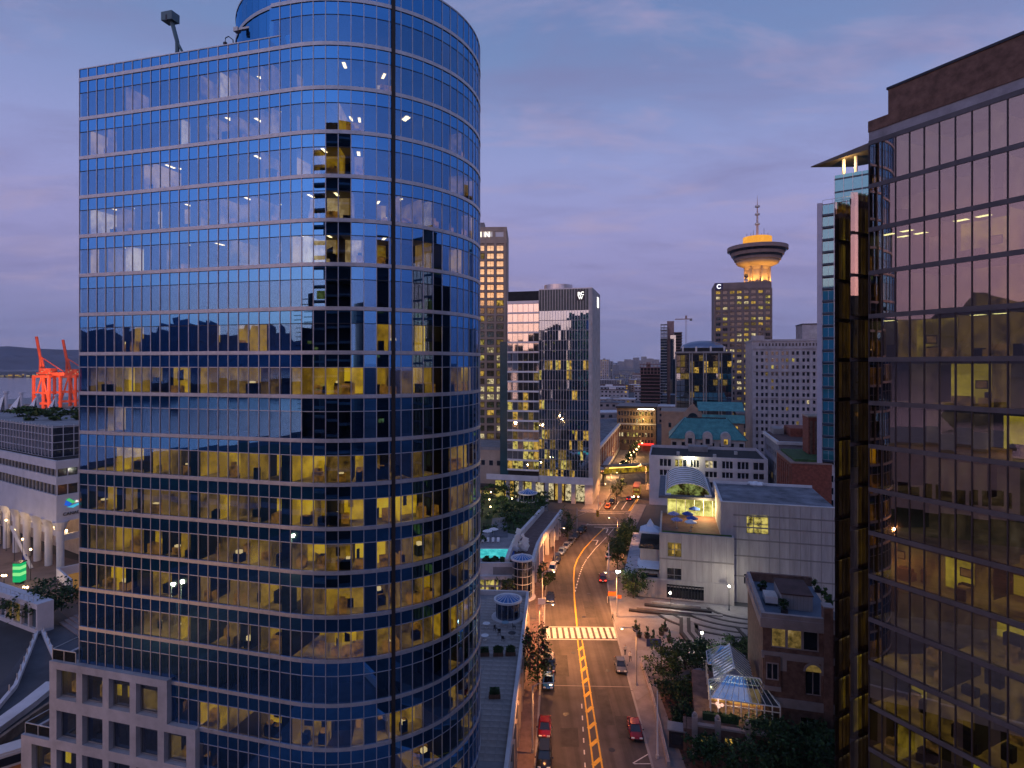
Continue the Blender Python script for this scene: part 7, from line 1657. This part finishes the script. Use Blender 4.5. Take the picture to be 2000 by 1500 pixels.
# ================================================================== trees, shrubs, planters
def tree(px, py, h, r, label, seed, n=700, z=.13, leaf=.22, cols=(0, 1, 2), trunk_h=None, group=None, mats=None, name='street_tree', low=.0):
    rx = random.Random(seed); p = G(px, py, z); t = thing(name, label, 'tree', p, rx.uniform(0, 6), group); th = trunk_h or h * .4
    tr = MB(); tr.tube([(0, 0, 0), (.05, .03, th * .6), (-.05, .06, th), (.05, 0, h * .75)], [.16, .13, .1, .04], 7)
    for k in range(6):
        a = k * 1.05 + rx.uniform(-.3, .3); z0 = th * rx.uniform(.75, 1.15); tr.tube([(0, 0, z0), (r * .4 * math.cos(a), r * .4 * math.sin(a), z0 + h * .16), (r * .75 * math.cos(a), r * .75 * math.sin(a), z0 + h * .3)], [.07, .05, .02], 5)
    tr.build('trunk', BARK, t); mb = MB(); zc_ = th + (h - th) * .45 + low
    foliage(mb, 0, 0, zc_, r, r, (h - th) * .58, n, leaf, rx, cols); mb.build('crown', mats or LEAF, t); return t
AUT = [mat('leaf_plum', (.09, .03, .03), .8, var=.3), LEAF[1], LEAF[2]]
tree(1051, 1345, 9.5, 2.6, 'leafy street tree with plum tinted crown before the zebra crossing', 1, 1500, mats=[LEAF[1], LEAF[2], AUT[0]], trunk_h=2.2)
tree(1064, 1152, 5.6, 2.1, 'small bushy street tree beside the white parked car', 2, 900, trunk_h=1.8)
tree(1109, 1062, 9.5, 2.2, 'tall slim street tree at the end of the colonnade', 3, 900, trunk_h=3.2)
tree(989, 1172, 5.5, 2.0, 'small open tree growing behind the terrace pavilion', 4, 420, z=.2)
for i, (px, py, h, r) in enumerate(((1206, 1112, 8, 2.5), (1213, 1095, 8.5, 2.6), (1221, 1078, 8, 2.4), (1231, 1062, 7, 2.2))): tree(px, py, h, r, '%s tree in the row before the slatted canopy, counted from the crossing' % ('first', 'second', 'third', 'fourth')[i], 10 + i, 1600, trunk_h=2.2, cols=(1, 1, 2))
tree(1237, 1168, 7.5, 3.2, 'broad tree at the left foot of the granite hotel', 20, 1400, trunk_h=1.6); tree(1246, 1160, 5.0, 2.4, 'low tree tucked against the hotel wing', 21, 800, trunk_h=1.2)
tree(1213, 880 + 90, 8, 2.4, 'tree before the station beyond the junction', 22, 500); tree(1204, 985, 7, 2.0, 'small tree near the taxi beyond the junction', 23, 400)
for i, (px, py) in enumerate(((1219, 935), (1225, 922), (1231, 912), (1236, 903), (1241, 896), (1246, 890))): tree(px, py, 8, 2.3, 'tree in the lamp lit row of the far street, %s from the junction' % ORD[i], 30 + i, 300, leaf=.35, group='trees of the far street')
# left forecourt tree
tree(82, 1208, 7.5, 6.2, 'spreading dark tree on the forecourt left of the glass tower', 40, 2200, trunk_h=3.2, leaf=.3, cols=(0, 0, 1), low=-1.0)
# garden beside the conservatory
spots = [(1292, 1318, 4.6, 3.0), (1315, 1312, 4.4, 3.2), (1338, 1308, 4.2, 3.0), (1362, 1305, 4.0, 3.0), (1385, 1300, 4.2, 2.6), (1420, 1288, 3.4, 2.6), (1447, 1285, 3.6, 2.6), (1468, 1282, 3.2, 2.4), (1310, 1365, 3.6, 2.4), (1340, 1385, 3.4, 2.2), (1365, 1352, 3.6, 2.2), (1330, 1422, 3.0, 1.7), (1371, 1425, 3.0, 1.5)]
nm = ('at the blue board', 'behind the blue board', 'third from the pavement', 'fourth from the pavement', 'left of the conservatory ridge', 'behind the conservatory, left', 'behind the conservatory, middle', 'behind the conservatory, right', 'on the red mulch bank', 'before the grey parasols', 'beside the grey parasols', 'by the brick side pier', 'at the corner of the conservatory')
for i, (px, py, h, r) in enumerate(spots): tree(px, py, h, r, 'dense garden shrub ' + nm[i], 50 + i, 900, trunk_h=.7, leaf=.2, name='garden_shrub', cols=((0, 1, 2), (0, 1, 1), (0, 0, 1))[i % 3])
for i, (px, py, h, r) in enumerate(((1500, 1500, 6.5, 3.4), (1545, 1520, 6.5, 3.8), (1590, 1535, 6.0, 3.6), (1450, 1535, 5.0, 3.0), (1375, 1505, 4.2, 2.2), (1625, 1500, 5.5, 2.6))): tree(px, py, h, r, 'dark leafy tree at the foot of the club house, %s from the left' % ('third', 'fourth', 'fifth', 'second', 'first', 'last')[i], 70 + i, 1500, trunk_h=1.5, leaf=.2, cols=(0, 0, 1), name='garden_tree')
for i, x in enumerate((.6, 6.2, 11.6)):
    hd = thing('clipped_hedge', 'clipped hedge on the brick plinth, %s section' % ('left', 'middle', 'right')[i], 'hedge', tuple(o0 + U * (along(o0, U, 1362) + x) + V * .9 + Vector((0, 0, PZ - .05))), -TH); mb = MB(); foliage(mb, 2.3, .4, .55, 2.6, .55, .55, 500, .16, random.Random(90 + i), (0, 0, 1)); mb.build('foliage', LEAF, hd); MB().box(.1, 4.5, .15, .7, 0, .9).build('core', LEAF[0], hd)
mulch = sheet('garden_bed', [p[:2] for p in gl([(1252, 1300), (1300, 1285), (1480, 1280), (1520, 1330), (1640, 1500), (1400, 1520), (1330, 1500), (1290, 1420)])], .10, mat('mulch', (.10, .05, .04), .95, var=.4, scale=1.5))
# roof garden of the podium hotel
rgg = random.Random(120)
gz = DZ - .9
gs_ = [(945, 1035, 3.2), (942, 1010, 3.4), (946, 985, 3.2), (955, 965, 3.0), (975, 962, 2.6), (995, 962, 2.8), (1010, 975, 2.4), (985, 985, 3.0), (1000, 1000, 3.2), (975, 1000, 2.6), (1015, 1000, 3.4), (1030, 1000, 3.4), (1045, 992, 3.0), (1055, 984, 2.8), (1060, 975, 2.4), (1010, 1018, 3.0), (1022, 1015, 3.0), (990, 1018, 2.8), (1003, 1035, 2.4), (1040, 978, 2.6), (950, 1096, .9), (965, 1096, .9), (985, 1096, .8), (940, 1058, 2.0)]
for i, (px, py, r) in enumerate(gs_):
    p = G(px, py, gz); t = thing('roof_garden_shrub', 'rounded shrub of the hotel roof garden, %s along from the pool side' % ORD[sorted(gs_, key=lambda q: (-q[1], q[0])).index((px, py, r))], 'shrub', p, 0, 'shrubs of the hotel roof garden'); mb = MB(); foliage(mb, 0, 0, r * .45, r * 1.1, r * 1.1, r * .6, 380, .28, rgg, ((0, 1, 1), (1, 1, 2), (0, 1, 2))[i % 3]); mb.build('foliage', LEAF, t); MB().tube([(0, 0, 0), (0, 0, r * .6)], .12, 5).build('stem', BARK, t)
lawn = sheet('garden_lawn', [p[:2] for p in gl([(938, 1042), (985, 1040), (1012, 1045), (1052, 1000), (1072, 980), (940, 972)], gz)], gz + .03, mat('lawn', (.04, .065, .022), .9, var=.35, scale=.3))
MB().face([(p.x, p.y, gz + .05) for p in gl([(962, 1012), (990, 1010), (992, 1050), (955, 1050)], gz)]).build('deck_path', mat('deck_path', (.13, .14, .17), .85, var=.15), kind='structure')
for i, (px, py) in enumerate(((956, 990), (958, 1005), (959, 975), (1000, 988))):
    p = G(px, py, gz); t = thing('garden_light', '%s little lamp among the roof garden shrubs' % ('second', 'first', 'third', 'fourth')[i], 'lamp', p); MB().tube([(0, 0, 0), (0, 0, 2.2)], .04, 5).build('post', DARKM, t); MB().ball((0, 0, 2.3), .2, 8, 5).build('globe', LAMPW, t); l = bpy.data.lights.new('garden_glow', 'POINT'); l.energy = 160; l.color = (1, .8, .35); l.shadow_soft_size = .2; put(l, 'garden_glow', t, (0, 0, 2.7))
# terrace box planters
for i, (px, py) in enumerate(((946, 1280), (973, 1280), (997, 1279), (966, 1362))):
    p = G(px, py, ZT - .9); t = thing('box_planter', '%s planter with clipped box shrub on the grey terrace' % ('left', 'middle', 'right', 'single nearest')[i], 'planter', p, .06); MB().box(-.75, .75, -.4, .4, 0, .55).build('trough', mat('planter_wood', (.14, .075, .05), .8, var=.2, scale=3), t); mb = MB(); foliage(mb, 0, 0, .95, .8, .45, .5, 420, .11, random.Random(130 + i), (0, 0, 1)); mb.build('shrub', LEAF, t); MB().box(-.65, .65, -.32, .32, .55, 1.2).build('shrub_core', LEAF[0], t)
# topiary pots on the plaza
for i, (px, py) in enumerate(((1241, 1232), (1264, 1246), (1275, 1254), (1292, 1240), (1308, 1252), (1248, 1244), (1300, 1232))):
    p = G(px, py, .165); t = thing('topiary_pot', 'potted conifer on the plaza, %s' % ('beside the lamp arm', 'second from the pavement', 'nearest the blue board', 'highest in the middle', 'nearest the straight steps', 'closest to the kerb', 'behind the middle one')[i], 'planter', p); MB().cyl((0, 0), 0, .6, .42, .55, n=12).build('pot', mat('pot_dark', (.05, .035, .035), .7, var=.1), t); mb = MB(); foliage(mb, 0, 0, .8, .55, .55, .3, 120, .12, random.Random(140 + i), (0, 0, 1)); foliage(mb, 0, 0, 1.5, .28, .28, .75, 180, .11, random.Random(150 + i), (0, 1, 1)); mb.build('shrub', LEAF, t); MB().tube([(0, 0, .6), (0, 0, 2.1)], .04, 5).build('stem', BARK, t)
for i, (x, y) in enumerate(((1.6, 11.5), (3.2, 3.6), (9.6, 7.5), (10.0, 9.8), (9.3, 12.8))):
    p = BH0 + U * x + V * y + Vector((0, 0, zr2)); t = thing('roof_planter', 'planter shrub on the club house roof, %s' % ('at the rear left corner', 'near the front parapet', 'right of the plant room', 'behind the yellow green one', 'tallest at the rear right')[i], 'planter', p); MB().cyl((0, 0), 0, .5, .45, n=10).build('pot', mat('pot_dark', (.05, .035, .035), .7), t); mb = MB(); foliage(mb, 0, 0, 1.0, .8, .8, .7, 260, .16, random.Random(160 + i), (1, 1, 2) if i > 1 else (0, 0, 1)); mb.build('shrub', LEAF, t)
for i, (px, py) in enumerate(((1368, 1325), (1371, 1355))):
    u_ = thing('parasol', 'grey garden parasol, %s one beside the conservatory' % ('farther', 'nearer')[i], 'parasol', G(px, py + 14, .2)); MB().tube([(0, 0, 0), (0, 0, 2.4)], .04, 5).build('pole', STEEL, u_); mb = MB()
    for k in range(8): a0, a1 = k * math.pi / 4, (k + 1) * math.pi / 4; mb.face([(1.4 * math.cos(a0), 1.4 * math.sin(a0), 2.0), (1.4 * math.cos(a1), 1.4 * math.sin(a1), 2.0), (0, 0, 2.7)])
    mb.build('canopy', mat('parasol_grey', (.17, .16, .19), .8, var=.08), u_)
# garden fence along the right pavement
fn = thing('garden_fence', 'low pale wall with thin rail along the right pavement garden', 'fence'); fp = gl([(1253, 1300), (1262, 1330), (1275, 1370), (1290, 1430), (1306, 1500)])
for a, b in zip(fp[:-1], fp[1:]):
    q = (b - a).normalized(); n_ = Vector((-q.y, q.x, 0)) * .2; MB().prism([(a - n_)[:2], (b - n_)[:2], (b + n_)[:2], (a + n_)[:2]], .1, .75).build('wall_panel', TRIM, fn)
    MB().tube([a + Vector((0, 0, 1.3)), b + Vector((0, 0, 1.3))], .03, 4).build('rail', STEEL, fn)
    for k in range(3): p = a.lerp(b, k / 3); MB().tube([p + Vector((0, 0, .7)), p + Vector((0, 0, 1.3))], .03, 4).build('post', STEEL, fn)
ks = thing('dark_kiosk', 'dark glazed kiosk with grey lid between pavement and brick plinth', 'kiosk', G(1322, 1455, .1), -TH); MB().box(-1.0, 1.0, -.8, .8, 0, 2.3).build('body', DARKM, ks); MB().box(-1.2, 1.2, -1, 1, 2.3, 2.45).build('lid', GREYC, ks); MB().box(-.7, .7, -.84, -.8, .5, 1.9).build('pane', WDARK, ks)
# ================================================================== people
def person(px, py, label, shirt, trousers, rz, stride=.18, z=.14):
    me = bpy.data.meshes.new('person')
    V_ = [(0, 0, .95), (0, 0, 1.15), (0, 0, 1.38), (0, 0, 1.50), (0, .01, 1.62), (0, .02, 1.74),
          (.10, 0, .90), (.11, stride, .50), (.11, stride * .8 + -.04, .07), (.11, stride * .8 + .12, .03), (-.10, 0, .90), (-.11, -stride * .6, .50), (-.11, -stride * 1.5, .09), (-.11, -stride * 1.5 + .14, .03),
          (.20, 0, 1.42), (.25, -.06, 1.15), (.24, .06, .92), (.235, .10, .84), (-.20, 0, 1.42), (-.25, .06, 1.15), (-.24, .14, .94), (-.235, .17, .86)]
    E_ = [(0, 1), (1, 2), (2, 3), (3, 4), (4, 5), (0, 6), (6, 7), (7, 8), (8, 9), (0, 10), (10, 11), (11, 12), (12, 13), (2, 14), (14, 15), (15, 16), (16, 17), (2, 18), (18, 19), (19, 20), (20, 21)]
    rad = [.15, .14, .155, .06, .095, .08, .095, .07, .05, .04, .095, .07, .05, .04, .065, .05, .04, .035, .065, .05, .04, .035]
    me.from_pydata(V_, E_, []); o = put(me, 'person', None, G(px, py, z), (0, 0, rz), label=label, cat='person')
    m1 = o.modifiers.new('skin', 'SKIN'); m1.use_smooth_shade = True
    for i, sv in enumerate(me.skin_vertices[0].data): sv.radius = (rad[i], rad[i] * (.8 if i < 3 else 1)); sv.use_root = i == 0
    m2 = o.modifiers.new('sub', 'SUBSURF'); m2.levels = 1; m2.render_levels = 1
    m = bpy.data.materials.new('outfit'); m.use_nodes = True; t_ = m.node_tree; tc = N(t_, 'ShaderNodeTexCoord'); sp = N(t_, 'ShaderNodeSeparateXYZ'); t_.links.new(tc.outputs['Object'], sp.inputs[0])
    mr = N(t_, 'ShaderNodeMath', operation='DIVIDE', i_1=2.0); t_.links.new(sp.outputs['Z'], mr.inputs[0]); cr_ = ramp(t_, [(0, (.02, .02, .02)), (.05, trousers), (.48, shirt), (.755, (.42, .25, .18)), (.85, (.03, .02, .015))], 'CONSTANT'); t_.links.new(mr.outputs[0], cr_.inputs[0]); t_.links.new(cr_.outputs[0], t_.nodes['Principled BSDF'].inputs['Base Color']); t_.nodes['Principled BSDF'].inputs['Roughness'].default_value = .85
    me.materials.append(m); return o
person(1221, 1279, 'person in pale shirt and dark trousers standing at the kerb by the parked dark car', (.6, .55, .5), (.02, .02, .025), .3, .04)
person(1231, 1292, 'person in white top walking on the right pavement behind the parked dark car', (.65, .6, .58), (.03, .03, .05), 2.8)
person(1197, 1213, 'person in dark clothes at the right end of the zebra crossing', (.05, .045, .05), (.02, .02, .02), 1.5)
person(1080, 1078, 'person in dark clothes walking under the colonnade', (.03, .03, .04), (.02, .02, .03), .4)
person(1182, 985, 'person in dark coat on the far corner by the taxi', (.04, .03, .03), (.02, .02, .02), 1.0)
person(1172, 990, 'person in red top beside the far corner lamp', (.3, .04, .03), (.02, .02, .03), 2.2)
person(68, 1172, 'person in dark clothes on the forecourt steps', (.03, .025, .03), (.02, .02, .025), .7)


# ================================================================== thin evening haze over city and harbour
hz_m = bpy.data.materials.new('haze'); hz_m.use_nodes = True; t_ = hz_m.node_tree; t_.nodes.clear()
pv = N(t_, 'ShaderNodeVolumePrincipled'); pv.inputs['Color'].default_value = (.82, .84, 1, 1); pv.inputs['Density'].default_value = .00004; pv.inputs['Anisotropy'].default_value = .0
t_.links.new(pv.outputs[0], N(t_, 'ShaderNodeOutputMaterial').inputs['Volume'])
MB().box(-13900, 13900, -13900, 13900, -9, 900).build('haze', hz_m, kind='stuff')
